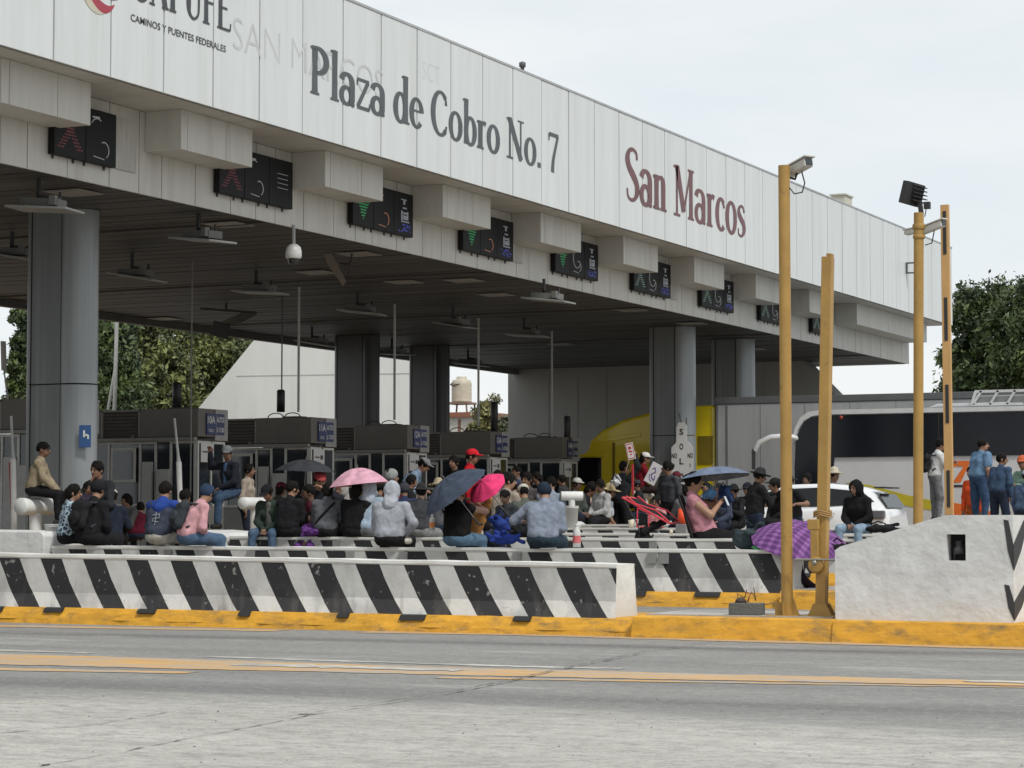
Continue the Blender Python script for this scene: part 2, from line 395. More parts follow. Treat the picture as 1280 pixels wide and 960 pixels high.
def jersey(b, x0, x1, Y0, z, top0, seed, step=.35, far=False):
    """jersey profile with a hand-plastered top line"""
    rr = random.Random(seed); n = max(1, int((x1-x0)/step)); rows = []
    for i in range(n+1):
        x = x0+(x1-x0)*i/n; j = rr.uniform(-.007,.007)
        zk = z+.162; top = top0+(.0075*(-8.6-x) if seed == 0 and x > -24 else (.115 if seed == 0 else 0))
        pr = [(Y0+.085,zk),(Y0+.10,zk+.13),(Y0+.135+j*.5,top-.045),(Y0+.125,top-.03+j),(Y0+.125,top+j),(Y0+.58,top+j*.7),(Y0+.64,zk+.13),(Y0+.67,zk)]
        rows.append([(x, p[0], p[1]) for p in pr])
    m_ = len(rows[0]); v = [p for r in rows for p in r]
    for i in range(n):
        for j in range(m_-1):
            b.add([v[i*m_+j], v[(i+1)*m_+j], v[(i+1)*m_+j+1], v[i*m_+j+1]], [(0,1,2,3)], 0 if j < 2 or j > 4 else 1)
    b.add(rows[0], [tuple(range(m_))], 1); b.add(rows[-1], [tuple(range(m_))[::-1]], 1)
BL = ['nearest striped concrete barrier, standing on the yellow kerb beside the open road',
 'second striped barrier from the road, with people sitting on its near edge in a row',
 'third striped barrier from the road, just behind the seated row, flush with their backs',
 'fourth striped barrier from the road, a thin strip between the white end blocks',
 'fifth striped barrier from the road, behind the folded red chair',
 'sixth striped barrier from the road, near the white car',
 'seventh striped barrier, farther in under the canopy', 'eighth and farthest striped barrier beside the bus lane']
for k in range(8):
    z = gz(IY[k]); per = [.565,.56,.56,.58,.6,.6,.6,.6][k]
    m = stripe_mat('barrier_stripes_%d' % k, per, [.12,.5,.2,.7,.1,.4,.6,.3][k], z+.1, .25 if k < 2 else -9)
    b = MB(); xa, xb = (-50 if k == 0 else -18.8), (-8.81 if k == 0 else -8.5)
    jersey(b, xa, xb, IY[k], z, TOP[k], k)
    # cable box lids along the top edge
    t = thing('concrete_barrier', BL[k], 'barrier', group='striped concrete barriers between the toll lanes')
    o = b.build('wall', [m, capw], t)
    b = MB()
    for i in range(9 if k < 3 else 0):
        x = -17+i*1.0*(1.15+.1*(i % 3)); 
        if x > xb-.5: break
        if k == 0: continue
        b = MB(); b.box(x, x+.11, IY[k]+.095, IY[k]+.13, TOP[k]-.17, TOP[k]-.05); b.build('junction_cover', mat('cover_grey', (.22,.22,.21), .7), t)
    rr = random.Random(k); x = (-22 if k == 0 else xa)+.3
    while x < xb-.3 and k < 3:
        wd = rr.choice([.12,.2,.26,.4])*rr.uniform(.8,1.2); j_ = rr.uniform(-.01,.012); b = MB()
        b.prism([(IY[k]-.002, z+.125+j_),(IY[k]+.026, z+.165),(IY[k]+.064, z+.176+j_*.3),(IY[k]+.10, z+.176),(IY[k]+.06, z+.12)], 'x', x, x+wd); b.build('drain_opening', dkhole, t); x += rr.uniform(.42,1.35)

stucco = mat('white_rendered_concrete', (.6,.6,.585), .85, var=.1, scale=2.5, bump=.9, bscale=7, dirt=(.36,.35,.33,.5), dscale=1.3)
def chevrons(b, X, y0, y1, z0, z1, mi):
    ym = (y0+y1)/2; n = 4; hgt = (z1-z0)/n
    for i in range(n):
        za = z0+i*hgt
        for s in (-1, 1):
            yo = y0 if s < 0 else y1
            b.add([(X, yo, za+.10), (X, ym, za-.18+.1), (X, ym, za-.18+.1+hgt*.5), (X, yo, za+.10+hgt*.5)], [(0,1,2,3)], mi)
blk = [('large white rendered end block with a square niche and sloping top, nearest the road', 0),
       ('white rendered end block partly showing at the right edge, behind the nearest block', 1),
       ('white rendered end block of the third island, under the standing men', 2),
       ('white rendered end block of the fourth island, hidden mostly by the nearer ones', 3)]
for lab, k in blk:
    z = gz(IY[k])+.2; Y0 = IY[k]+.02; top = 1.175 if k == 0 else gz(IY[k])+1.09
    t = thing('end_block', lab, 'concrete block', (0,0,0), group='white end blocks at the island noses')
    b = MB(); xL, xR = -6.56, -4.89
    poly = [(xL, z),(xR-.0, z),(xR, top),(xL+1.05, top-.004),(xL+.94, top-.03),(xL+.05, z+ (top-z)*.70),(xL, z+(top-z)*.665)]
    # near leaf with a real niche, then the body behind
    nx0, nx1, nz0, nz1 = xL+1.06, xL+1.235, z+.56, z+.80
    d0, d1, d2 = Y0, Y0+.16, Y0+1.25
    b.prism(poly, 'y', d1, d2)
    # front leaf as four pieces round the niche
    def zt(x):
        pts = [(xL, z+(top-z)*.665),(xL+.05, z+(top-z)*.70),(xL+.94, top-.03),(xL+1.05, top-.004),(xR, top)]
        for (xa, za), (xb, zb) in zip(pts, pts[1:]):
            if x <= xb+1e-6: return za+(zb-za)*(x-xa)/(xb-xa)
        return top
    yy = d0
    b.prism([(xL,z),(nx0,z),(nx0,zt(nx0)),(xL+1.05,top-.004),(xL+.94,top-.03),(xL+.05,zt(xL+.05)),(xL,zt(xL))], 'y', d0, d1-.0005)
    b.prism([(nx0,z),(nx1,z),(nx1,nz0),(nx0,nz0)], 'y', d0, d1-.0005)
    b.prism([(nx0,nz1),(nx1,nz1),(nx1,top),(nx0,top)], 'y', d0, d1-.0005)
    b.prism([(nx1,z),(xR,z),(xR,top),(nx1,top)], 'y', d0, d1-.0005)
    b.build('body', stucco, t)
    b = MB(); b.box(nx0, nx1, d1-.004, d1-.002, nz0, nz1)
    pn = b.build('niche_back', mat('niche_black', (.02,.02,.02), .9), t)
    b = MB(); b.lathe((nx0+.09, d1-.07, nz0+.06), [(.0,0),(.05,0),(.05,.05),(.03,.07),(.03,.12),(0,.12)], 10)
    b.tube([(nx0+.04,d1-.05,nz0),(nx0+.06,d1-.09,nz0+.08),(nx0+.13,d1-.06,nz0+.12),(nx0+.15,d1-.03,nz0+.17)], .006, 6); b.build('cable_gland', mat('gland_black', (.05,.05,.05), .5), pn)
    b = MB(); hh_ = top-z
    for (f0, f1) in ((.96,.46),(.36,.0)):
        za, zb_ = z+hh_*f0, z+hh_*f1; zm = (za+zb_)/2
        b.add([(xR-.085, d0-.004, za),(xR-.04, d0-.004, za-.01),(xR+.002, d0-.004, zm+.02),(xR+.002, d0-.004, zb_+.02),(xR-.05, d0-.004, zm-.04)], [(0,1,2,3,4)])
        b.add([(xR+.004, Y0+.62, za),(xR+.004, Y0+.40, za-.01),(xR+.004, Y0, zm+.02),(xR+.004, Y0, zb_+.02),(xR+.004, Y0+.3, zm-.04)], [(0,1,2,3,4)])
    b.build('chevron_paint', mat('chevron_black', (.03,.03,.032), .7, var=.3), t)
# square white blocks with guard pipes, at the booth end of the islands
gb = mat('white_pipe_paint', (.68,.68,.655), .6, var=.08, scale=3, dirt=(.35,.33,.3,.6), dscale=2)
names4 = {1: 'at the far left behind the nearest barrier', 2: 'behind the woman in the pink hoodie', 3: 'behind the row of seated people, near the middle',
          4: 'beside the pink umbrella', 5: 'under the white pipe near the middle', 6: 'left of the folded red chair', 7: 'under the seated group by the grey column'}
for k in range(1, 8):
    z = gz(IY[k])+.12; b = MB(); xr = -18.85; dz_ = .13 if k == 1 else .0; xl_ = -23.2 if k == 1 else -19.5
    b.prism([(xl_, z),(xr, z),(xr, TOP[k]+dz_),(xr-.06, TOP[k]+dz_+.06),(xl_, TOP[k]+dz_+.1)], 'y', IY[k]+.03, IY[k]+IW-.1)
    o = b.build('guard_block', stucco, None, bevel=.02); tag(o, 'square white concrete block %s' % names4[k], 'concrete block', 'plain white blocks ahead of the booths')
# ============================================================ the toll canopy
AX, BX, CXB = -19.1, -20.3, -19.63        # outer fascia plane, recessed wall plane, plane of the drop boxes
ZT, ZB, ZW, ZBX = H+8.765, H+6.275, H+5.0, H+5.66
YN, YF = 13.0, 73.7
alu = mat('fascia_panel_white', (.57,.595,.59), .42, metal=0, var=.05, scale=1.5, dirt=(.42,.42,.39,.4), dscale=1.1, dstretch=(1,2.2,.14), spec=.4)
alu2 = mat('recess_panel_cream', (.5,.49,.45), .5, var=.05, scale=1.5, dirt=(.32,.30,.26,.5), dscale=1.2, dstretch=(1,3,.3))
seam = mat('seam_dark', (.07,.07,.07), .8)
canopy = thing('toll_canopy', 'long white panelled toll plaza canopy with lettered fascia, reaching over all the lanes', 'canopy')
b = MB(); q = 1.336; y = 24.7-q*9+.35
seams = []
k0 = P(67, 70, X=AX).y
y = k0-q*9
while y < YF-.05:
    y1 = min(y+q, YF); b.box(AX-.045, AX+rnd.uniform(-.003,.003), y+.017, y1-.017, ZB, ZT); y = y1
b.build('fascia_panel', alu, canopy, recalc=True)
Y_0 = k0-q*9
b = MB(); b.box(AX-.12, AX-.047, Y_0, YF-.01, ZB+.02, ZT-.02); b.build('fascia_backing', seam, canopy)
b = MB(); b.box(AX-.14, AX+.012, Y_0, YF+.01, ZT+.002, ZT+.045); b.build('roof_flashing', mat('flashing_grey', (.33,.34,.34), .5), canopy)
# slab / roof body
b = MB(); b.box(-33.2, AX-.125, Y_0, YF-.02, ZB+.5, ZT-.25); b.build('roof_slab', mat('roof_grey', (.3,.3,.3), .8), canopy)
# overhang soffit between fascia and recessed wall, with joints
b = MB(); y = Y_0
while y < YF-.1:
    y1 = min(y+q, YF-.03); b.box(BX+.01, AX-.125, y+.006, y1-.006, ZB+.003, ZB+.03); y = y1
b.build('overhang_soffit', alu2, canopy)
b = MB(); b.box(BX+.01, AX-.13, Y_0, YF-.04, ZB+.034, ZB+.09); b.build('overhang_backing', seam, canopy)
# recessed wall panels
YWF = 72.8; b = MB(); y = Y_0+.4; i = 0
while y < YWF:
    y1 = min(y+(1.05, .78, .62, .95)[i % 4], YWF); b.box(BX-.04, BX+rnd.uniform(-.002,.002), y+.010, y1-.010, ZW, ZB+.0); y = y1; i += 1
b.build('recessed_wall_panel', alu2, canopy)
b = MB(); b.box(BX-.10, BX-.043, Y_0, YWF-.01, ZW+.02, ZB+.3); b.build('recessed_wall_backing', seam, canopy)
b = MB(); b.box(-33.2, BX-.11, YWF-.06, YWF, ZW, ZB+.5); b.box(BX-.1, AX-.126, YF-.09, YF-.03, ZB, ZT-.05); b.build('end_wall', alu2, canopy)
# drop boxes, one over each island
for k in range(-2, 10):
    ya = 29.7+4.4*k; yb = ya+2.05
    if k == 9: continue
    if k == 8: yb = YWF-.3
    b = MB(); b.box(BX+.01, CXB-.05, ya, ya+.04, ZBX, ZB); b.box(BX+.01, CXB-.05, yb-.04, yb, ZBX, ZB)
    b.box(BX+.01, CXB-.05, ya+.042, yb-.042, ZBX+.002, ZBX+.04)
    ym = ya+(yb-ya)*.62
    if k < 8:
        b.box(CXB-.048, CXB, ya, ya+.17, ZBX, ZB-.002); b.box(CXB-.048, CXB, ya+.182, ym-.006, ZBX, ZB-.002); b.box(CXB-.048, CXB, ym+.006, yb, ZBX, ZB-.002)
    else:
        y = ya
        while y < yb-.1: b.box(CXB-.048, CXB, y+.006, min(y+1.1, yb)-.006, ZBX, ZB-.002); y += 1.1
    o = b.build('drop_box', alu2, canopy)
# ceiling (ribbed metal slats running along the lanes)
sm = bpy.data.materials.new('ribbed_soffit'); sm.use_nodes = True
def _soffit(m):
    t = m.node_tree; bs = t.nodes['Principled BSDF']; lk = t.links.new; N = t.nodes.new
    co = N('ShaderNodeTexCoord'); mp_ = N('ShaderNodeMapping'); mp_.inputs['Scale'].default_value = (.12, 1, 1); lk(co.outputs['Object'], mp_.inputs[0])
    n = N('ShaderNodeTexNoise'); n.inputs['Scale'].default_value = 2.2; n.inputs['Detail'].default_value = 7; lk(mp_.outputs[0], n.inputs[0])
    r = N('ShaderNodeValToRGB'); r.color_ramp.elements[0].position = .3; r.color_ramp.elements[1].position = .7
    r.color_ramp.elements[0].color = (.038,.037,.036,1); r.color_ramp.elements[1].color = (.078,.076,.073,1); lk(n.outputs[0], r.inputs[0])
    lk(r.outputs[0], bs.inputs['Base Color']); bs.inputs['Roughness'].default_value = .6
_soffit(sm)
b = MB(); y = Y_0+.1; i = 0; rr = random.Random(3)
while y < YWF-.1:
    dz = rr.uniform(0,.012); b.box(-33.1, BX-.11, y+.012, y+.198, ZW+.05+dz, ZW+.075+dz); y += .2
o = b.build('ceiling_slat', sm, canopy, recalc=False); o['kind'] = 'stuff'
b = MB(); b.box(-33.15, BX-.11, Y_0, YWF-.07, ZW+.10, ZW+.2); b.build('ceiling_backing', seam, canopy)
for yb_ in [16+8.8*i for i in range(7)]: b = MB(); b.box(-33.0, BX-.2, yb_, yb_+.10, ZW+.02, ZW+.049); b.build('ceiling_beam', mat('beam_grey', (.09,.085,.08), .6), canopy)
b = MB(); b.box(-33.3, -33.12, Y_0, YWF, ZW-.12, ZB+.5); b.build('rear_edge', mat('rear_edge_dark', (.12,.115,.11), .7), canopy)

# ---------------- lettering
def ring(cx, cy, rx, ry, a0, a1, ws, wt, n=22):
    return [(cx+rx*math.cos(R(a0+(a1-a0)*i/n)), cy+ry*math.sin(R(a0+(a1-a0)*i/n)), wt+(ws-wt)*abs(math.cos(R(a0+(a1-a0)*i/n)))**1.3) for i in range(n+1)]
def ln(x0, y0, x1, y1, w0, w1=None): return [(x0, y0, w0), ((x0+x1)/2, (y0+y1)/2, (w0+(w1 or w0))/2*.96), (x1, y1, w1 or w0)]
SW, TW = .165, .075
def stem(x, y0, y1, foot='b', head='l', w_=SW):
    out_ = [[(x, y0, w_*1.15), (x, y0+.12, w_), (x, (y0+y1)/2, w_*.94), (x, y1-.1, w_), (x, y1, w_*1.1)]]
    if foot: out_.append(ln(x-(.13 if foot in 'bl' else .03), y0+.025, x+(.13 if foot in 'br' else .03), y0+.025, .05))
    if head == 'l': out_.append(ln(x-.13, y1-.045, x+.03, y1-.02, .05, .06))
    if head == 'b': out_.append(ln(x-.13, y1-.025, x+.13, y1-.025, .05))
    return out_
GL = {
 'P': (.60, stem(.15,0,1,'b','l')+[ring(.22,.72,.27,.255,90,-90,SW,TW)]+[ln(.13,.97,.24,.975,TW),ln(.13,.47,.24,.465,TW)]),
 'l': (.30, stem(.15,0,1.06,'b','l')),
 'a': (.50, [ring(.22,.47,.165,.18,165,0,SW,TW)]+[[(.385,.47,SW),(.385,.2,SW),(.39,.06,SW*.9),(.46,.02,.05)]]+[ring(.215,.19,.155,.175,0,360,SW*.9,TW)]),
 'z': (.48, [ln(.05,.63,.43,.63,.07), ln(.40,.62,.07,.05,.10), ln(.05,.035,.44,.035,.075), ln(.06,.63,.05,.50,.06,.03), ln(.43,.03,.45,.17,.06,.03)]),
 'd': (.54, [ring(.23,.325,.165,.315,0,360,SW,TW)]+stem(.405,0,1.06,'r','l')),
 'e': (.48, [ring(.25,.325,.175,.315,5,320,SW,TW), ln(.10,.37,.42,.37,.05)]),
 'C': (.66, [ring(.36,.5,.27,.49,48,312,SW*1.05,TW), ln(.54,.93,.56,.72,.05,.09), ln(.54,.07,.57,.24,.05,.07)]),
 'o': (.52, [ring(.26,.325,.185,.315,0,360,SW,TW)]),
 'b': (.54, stem(.14,0,1.06,'','l')+[ring(.30,.325,.165,.315,0,360,SW,TW)]),
 'r': (.40, stem(.14,0,.66,'b','l')+[[(.16,.42,.06),(.20,.55,.07),(.28,.63,.09),(.36,.60,.12)]]),
 'N': (.74, stem(.15,0,1,'b','l',.075)+stem(.60,0,1,'','b',.075)+[ln(.14,.97,.61,.03,SW*1.1)]),
 '.': (.24, [[(.12,.0,.13),(.12,.07,.15),(.12,.13,.13)]]),
 '7': (.52, [ln(.06,.95,.47,.95,.09), [(.46,.95,.09),(.34,.6,.10),(.25,.3,.12),(.22,0,.14)], ln(.07,.95,.06,.78,.07,.04)]),
 'S': (.56, [[(.45,.80,.07),(.43,.92,.07),(.30,.975,.07),(.16,.92,.10),(.10,.78,SW),(.16,.63,SW),(.30,.50,SW*1.05),(.43,.36,SW),(.46,.21,SW),(.38,.07,.09),(.25,.02,.065),(.12,.07,.06),(.09,.22,.06)]]),
 'n': (.56, stem(.14,0,.66,'b','l')+[[(.17,.48,.06),(.23,.60,.07),(.32,.63,.09),(.40,.55,SW),(.41,.3,SW),(.41,0,SW)], ln(.29,.025,.54,.025,.05)]),
 'M': (.88, stem(.14,0,1,'b','l',.075)+stem(.72,0,1,'b','b',SW)+[ln(.15,.98,.42,.12,SW*1.05), ln(.42,.12,.70,.98,.065)]),
 'c': (.46, [ring(.26,.325,.175,.315,50,312,SW,TW), ln(.37,.58,.39,.47,.05,.09)]),
 's': (.42, [[(.34,.52,.06),(.30,.62,.06),(.20,.64,.06),(.11,.58,.09),(.10,.48,SW*.9),(.20,.37,SW*.9),(.31,.28,SW*.9),(.34,.16,SW*.9),(.27,.04,.07),(.17,.01,.055),(.08,.05,.05),(.07,.16,.05)]]),
 'A': (.70, [ln(.10,0,.35,1,.07), ln(.35,1,.58,0,SW), ln(.2,.33,.5,.33,.05), ln(.0,.025,.2,.025,.05), ln(.46,.025,.70,.025,.05)]),
 'U': (.68, [[(.15,1,SW),(.15,.35,SW),(.19,.12,.10),(.34,.02,.065),(.50,.12,.065),(.54,.35,.07),(.54,1,.07)], ln(.02,.975,.28,.975,.05), ln(.44,.975,.66,.975,.05)]),
 'F': (.56, stem(.15,0,1,'b','b')+[ln(.15,.965,.50,.965,.06), ln(.15,.52,.42,.52,.055), ln(.50,.97,.51,.80,.05)]),
 'E': (.60, stem(.15,0,1,'b','b')+[ln(.15,.965,.50,.965,.06), ln(.15,.52,.42,.52,.055), ln(.15,.03,.52,.03,.06), ln(.52,.97,.53,.80,.05), ln(.54,.03,.56,.2,.05)]),
}
def smooth_pts(st, sub=5):
    if len(st) <= 3 or len(st) > 16: return st
    o = []
    for i in range(len(st)-1):
        p0, p1, p2, p3 = st[max(i-1,0)], st[i], st[i+1], st[min(i+2,len(st)-1)]
        for j in range(sub):
            t_ = j/sub; o.append(tuple(.5*(2*p1[k]+(p2[k]-p0[k])*t_+(2*p0[k]-5*p1[k]+4*p2[k]-p3[k])*t_**2+(3*p1[k]-p0[k]-3*p2[k]+p3[k])*t_**3) for k in range(3)))
    return o+[st[-1]]
def letters(b, txt, y0, y1, z0, cap, X, mi=0):
    tot = sum(.26 if c == ' ' else GL[c][0] for c in txt); s = (y1-y0)/tot; cur = y0; lay = 0
    for c in txt:
        if c == ' ': cur += .26*s; continue
        adv, strokes = GL[c]
        for st in strokes:
            lay = (lay+1) % 6; st = smooth_pts(st); v = []
            for i, (x, y_, w_) in enumerate(st):
                a_ = st[max(i-1,0)]; c_ = st[min(i+1,len(st)-1)]; dx, dy = c_[0]-a_[0], c_[1]-a_[1]; l_ = math.hypot(dx, dy) or 1
                nx_, ny_ = -dy/l_*w_/2, dx/l_*w_/2
                for sg in (1,-1): v.append((X+.004+lay*.0012, cur+(x+sg*nx_)*s, z0+(y_+sg*ny_)*cap))
            b.add(v, [(2*i, 2*i+1, 2*i+3, 2*i+2) for i in range(len(st)-1)], mi)
        cur += adv*s
def fy(px, z): 
    # y on the fascia plane under photo column px
    return P(px, 650-.33*(2013-px), X=AX).y
ink = mat('lettering_charcoal', (.075,.085,.09), .6, var=.15); wine = mat('lettering_wine', (.14,.066,.072), .6, var=.15)
b = MB(); letters(b, 'Plaza de Cobro No. 7', fy(387,8), fy(699,8), H+.3305*21.13, .80, AX); b.build('plaza_lettering', ink, canopy, recalc=False)
b = MB(); letters(b, 'San Marcos', fy(781,8), fy(932,8), H+.3275*21.13, 1.17, AX); b.build('town_lettering', wine, canopy, recalc=False)
b = MB(); letters(b, 'CAPUFE', fy(163,8), fy(289,8), H+.3555*21.13, .66, AX); b.build('agency_lettering', mat('lettering_dark', (.05,.055,.06), .6), canopy, recalc=False)
b = MB(); put_text(b, 'CAMINOS Y PUENTES FEDERALES', (AX+.005, fy(163,8), H+.3395*21.13), (0,1,0), (0,0,1), fy(282,8)-fy(163,8), .105, .012)
b.build('agency_subtitle', mat('lettering_dark', (.05,.055,.06), .6), canopy, recalc=False)
ghost = mat('ghost_lettering', (.47,.485,.48), .5, var=.06)
b = MB(); put_text(b, 'SAN MARCOS', (AX+.0035, fy(291,8), H+.3445*21.13), (0,1,0), (0,0,1), fy(479,8)-fy(291,8), .50, -.012)
b.build('ghost_lettering', ghost, canopy, recalc=False); b = MB(); put_text(b, 'SCT', (AX+.0035, fy(528,8), H+.374*21.13), (0,1,0), (0,0,1), fy(549,8)-fy(528,8), .32, -.02)
b.build('ghost_lettering', ghost, canopy, recalc=False)
# swirl emblem, cropped by the top of the frame
def crescent(b, cy, cz, r0, r1, a0, a1, off, mi, X):
    n = 26; v = []
    for i in range(n+1):
        t_ = i/n; a = R(a0+(a1-a0)*t_); th = math.sin(math.pi*t_)*(r1-r0)+.01
        v += [(X, cy+r1*math.cos(a), cz+r1*math.sin(a)), (X, cy+(r1-th)*math.cos(a)+off*math.sin(math.pi*t_), cz+(r1-th)*math.sin(a))]
    b.add(v, [(2*i,2*i+1,2*i+3,2*i+2) for i in range(n)], mi)
b = MB(); ey, ez = fy(127,9), H+.337*21.13+.38
crescent(b, ey, ez, .20,.36,180,330,.0,0,AX+.004); crescent(b, ey-.10, ez+.03,.30,.42,170,290,.0,1,AX+.006); crescent(b, ey+.22, ez+.22,.26,.34,200,320,0,0,AX+.008)
b.build('emblem', [mat('emblem_wine', (.33,.035,.06), .5), mat('emblem_sand', (.47,.43,.34), .5)], canopy, recalc=False)
# small square frame fixed low on the far fascia
p = P(1132,335,X=AX); b = MB()
for (y0,y1,z0,z1) in ((0,.30,-.17,-.13),(0,.30,.13,.17),(0,.04,-.13,.13),(.26,.30,-.13,.13)): b.box(AX+.004+y0, AX+.004+y1, p.y, p.y+.08, p.z+z0, p.z+z1)
b.build('square_frame', mat('frame_dark', (.09,.09,.09), .6), canopy)
p = P(1052,252,X=AX-.4); b = MB(); b.box(-.2,.2,-.35,.35,0,.62); b.box(-.24,.24,-.39,.39,.62,.66)
o = b.build('roof_cabinet', mat('cabinet_cream', (.5,.48,.4), .6)); o.location = (p.x, p.y, ZT-.25); tag(o, 'small cream metal cabinet standing on the canopy roof edge', 'cabinet')
p = P(653,82,X=AX-.2); b = MB(); b.lathe((0,0,0), [(.04,0),(.04,.14),(.07,.16),(.07,.24),(.0,.27)], 8)
o = b.build('rooftop_beacon', mat('beacon_dark', (.08,.08,.08), .5)); o.location = (p.x, p.y, ZT+.04); tag(o, 'tiny dark knob poking up from the canopy roof edge', 'beacon')

# ---------------- lane signals hung on the recessed wall
scr = mat('display_black', (.012,.012,.013), .55, var=.05, spec=.15); scr_edge = mat('display_case', (.035,.035,.037), .5)
leds = {c: mat('led_'+c, v[:3], .5, emit=(*v[:3], v[3])) for c, v in dict(green=(.012,.22,.06,.35), red=(.15,.02,.03,.15), pale=(.14,.24,.18,.3), white=(.25,.27,.3,.12), amber=(.32,.14,.09,.4), blue=(.025,.035,.25,.3)).items()}
kinds = ['red','red','green','green','green','pale','pale','pale','pale']
order = ['under the emblem, beside a bare grey plate', 'below the first letters of Plaza', 'below the word de', 'below the word Cobro', 'below the number 7', 'below the S of San', 'below the letters of Marcos', 'behind the tall ochre pole', 'behind the shorter leaning ochre arm']
for i in range(9):
    ya = P(275, 230, X=BX+.14).y+4.4*(i-1); zb = H+.2365*(20.16/.904); pw = .76; ph = .80
    X = BX+.13; sym = 'cross' if kinds[i] != 'green' else 'arrow'
    t = thing('lane_signal', 'dark lane signal with %s, %s' % ('a faint red cross' if kinds[i]=='red' else ('a green arrow' if sym=='arrow' else 'a pale green cross'), order[i]), 'lane signal', (X, ya, zb), group='lane signals along the canopy')
    for j in range(3 if 0 < i < 8 else 2):
        y0 = j*(pw+.012); dz = 0
        b = MB(); b.box(-.13+.02, 0, y0, y0+pw, 0, ph); sc_ = b.build('screen', scr, t, bevel=.008)
        b = MB(); b.box(-.132, -.112, y0+.1, y0+.14, -.05, .03); b.build('bracket', scr_edge, sc_); b = MB(); b.box(-.132, -.112, y0+.6, y0+.64, -.05, .03); b.build('bracket', scr_edge, sc_)
        b = MB(); x = .003
        if j == 0:
            if sym == 'arrow':
                for r_ in range(12):
                    zz = .70-r_*.052
                    for q_ in range(-7, 8):
                        if r_ < 4: ok_ = 4 <= abs(q_) <= 7 or abs(q_) <= 1
                        else: ok_ = abs(q_) <= (12-r_)*.72 and (abs(q_) <= 1 or abs(q_) >= (12-r_)*.72-3.2)
                        if ok_: b.box(x-.002, x, y0+pw/2+q_*.042-.016, y0+pw/2+q_*.042+.016, zz, zz+.024)
            else:
                for r_ in range(12):
                    for s_ in (-1,1):
                        for off in (-.055,-.0,.055):
                            yy = y0+pw/2+s_*(r_-5.5)*.042+off; b.box(x-.002+.0004*s_, x+.0004*s_, yy-.016, yy+.016, .12+r_*.048, .12+r_*.048+.022)
            b.build('symbol', leds[kinds[i]], sc_, recalc=False)
        elif j == 1:
            c_ = 'white' if i < 2 or i > 3 else 'amber'
            def arc(cy, cz, r_, a0, a1):
                pts = [(x, cy+r_*math.cos(R(a0+(a1-a0)*n_/8)), cz+r_*math.sin(R(a0+(a1-a0)*n_/8))) for n_ in range(9)]
                b.tube(pts, .009, 4, smooth=False)
            arc(y0+.28, .50, .17, 60, 150); arc(y0+.45, .22, .12, -60, 120); 
            if i > 3: arc(y0+.36, .38, .2, 100, 330)
            b.bar((x,y0+.18,.10),(x,y0+.45,.08), .01); b.bar((x,y0+.15,.68),(x,y0+.32,.69), .02)
            b.build('symbol', mat('led_dim_'+c_, {'white': (.22,.22,.22), 'amber': (.3,.13,.09)}[c_], .5, emit=(*{'white': (.22,.22,.22), 'amber': (.3,.13,.09)}[c_], .35)), sc_, recalc=False)
        else:
            rr = random.Random(i)
            if i < 2:
                for q_ in range(4): b.box(x-.002, x, y0+.25, y0+.6, .55-q_*.08, .558-q_*.08)
                b.build('symbol', mat('led_dim_white', (.2,.2,.2), .5), sc_, recalc=False)
            else:
                for (a_, b_, c_, d_) in ((.28,.5,.66,.68),(.36,.44,.58,.66),(.34,.5,.50,.53),(.28,.34,.28,.46),(.36,.52,.40,.44),(.36,.52,.30,.38),(.52,.56,.30,.46),(.28,.6,.25,.275)): b.box(x-.002, x, y0+a_, y0+b_, c_, d_)
                b.build('symbol', leds['white'], sc_, recalc=False)
                b = MB()
                for q_ in range(26): yy = y0+rr.uniform(.16,.62); zz = rr.uniform(.06,.2); b.box(x-.002+q_*2e-5, x+q_*2e-5, yy, yy+.05, zz, zz+.02)
                b.build('symbol', leds['blue'], sc_, recalc=False)
    if i == 0 or i == 3 or i == 5:
        o = MB(); yy = (2 if i == 0 else 3)*(pw+.012); o.box(-.126, -.10, yy+.04, yy+.66, .02, .80); o.build('mounting_plate', mat('bare_plate', (.42,.41,.38), .7, var=.12, dirt=(.2,.18,.15,.6), dscale=4, dstretch=(1,3,.5)), t)

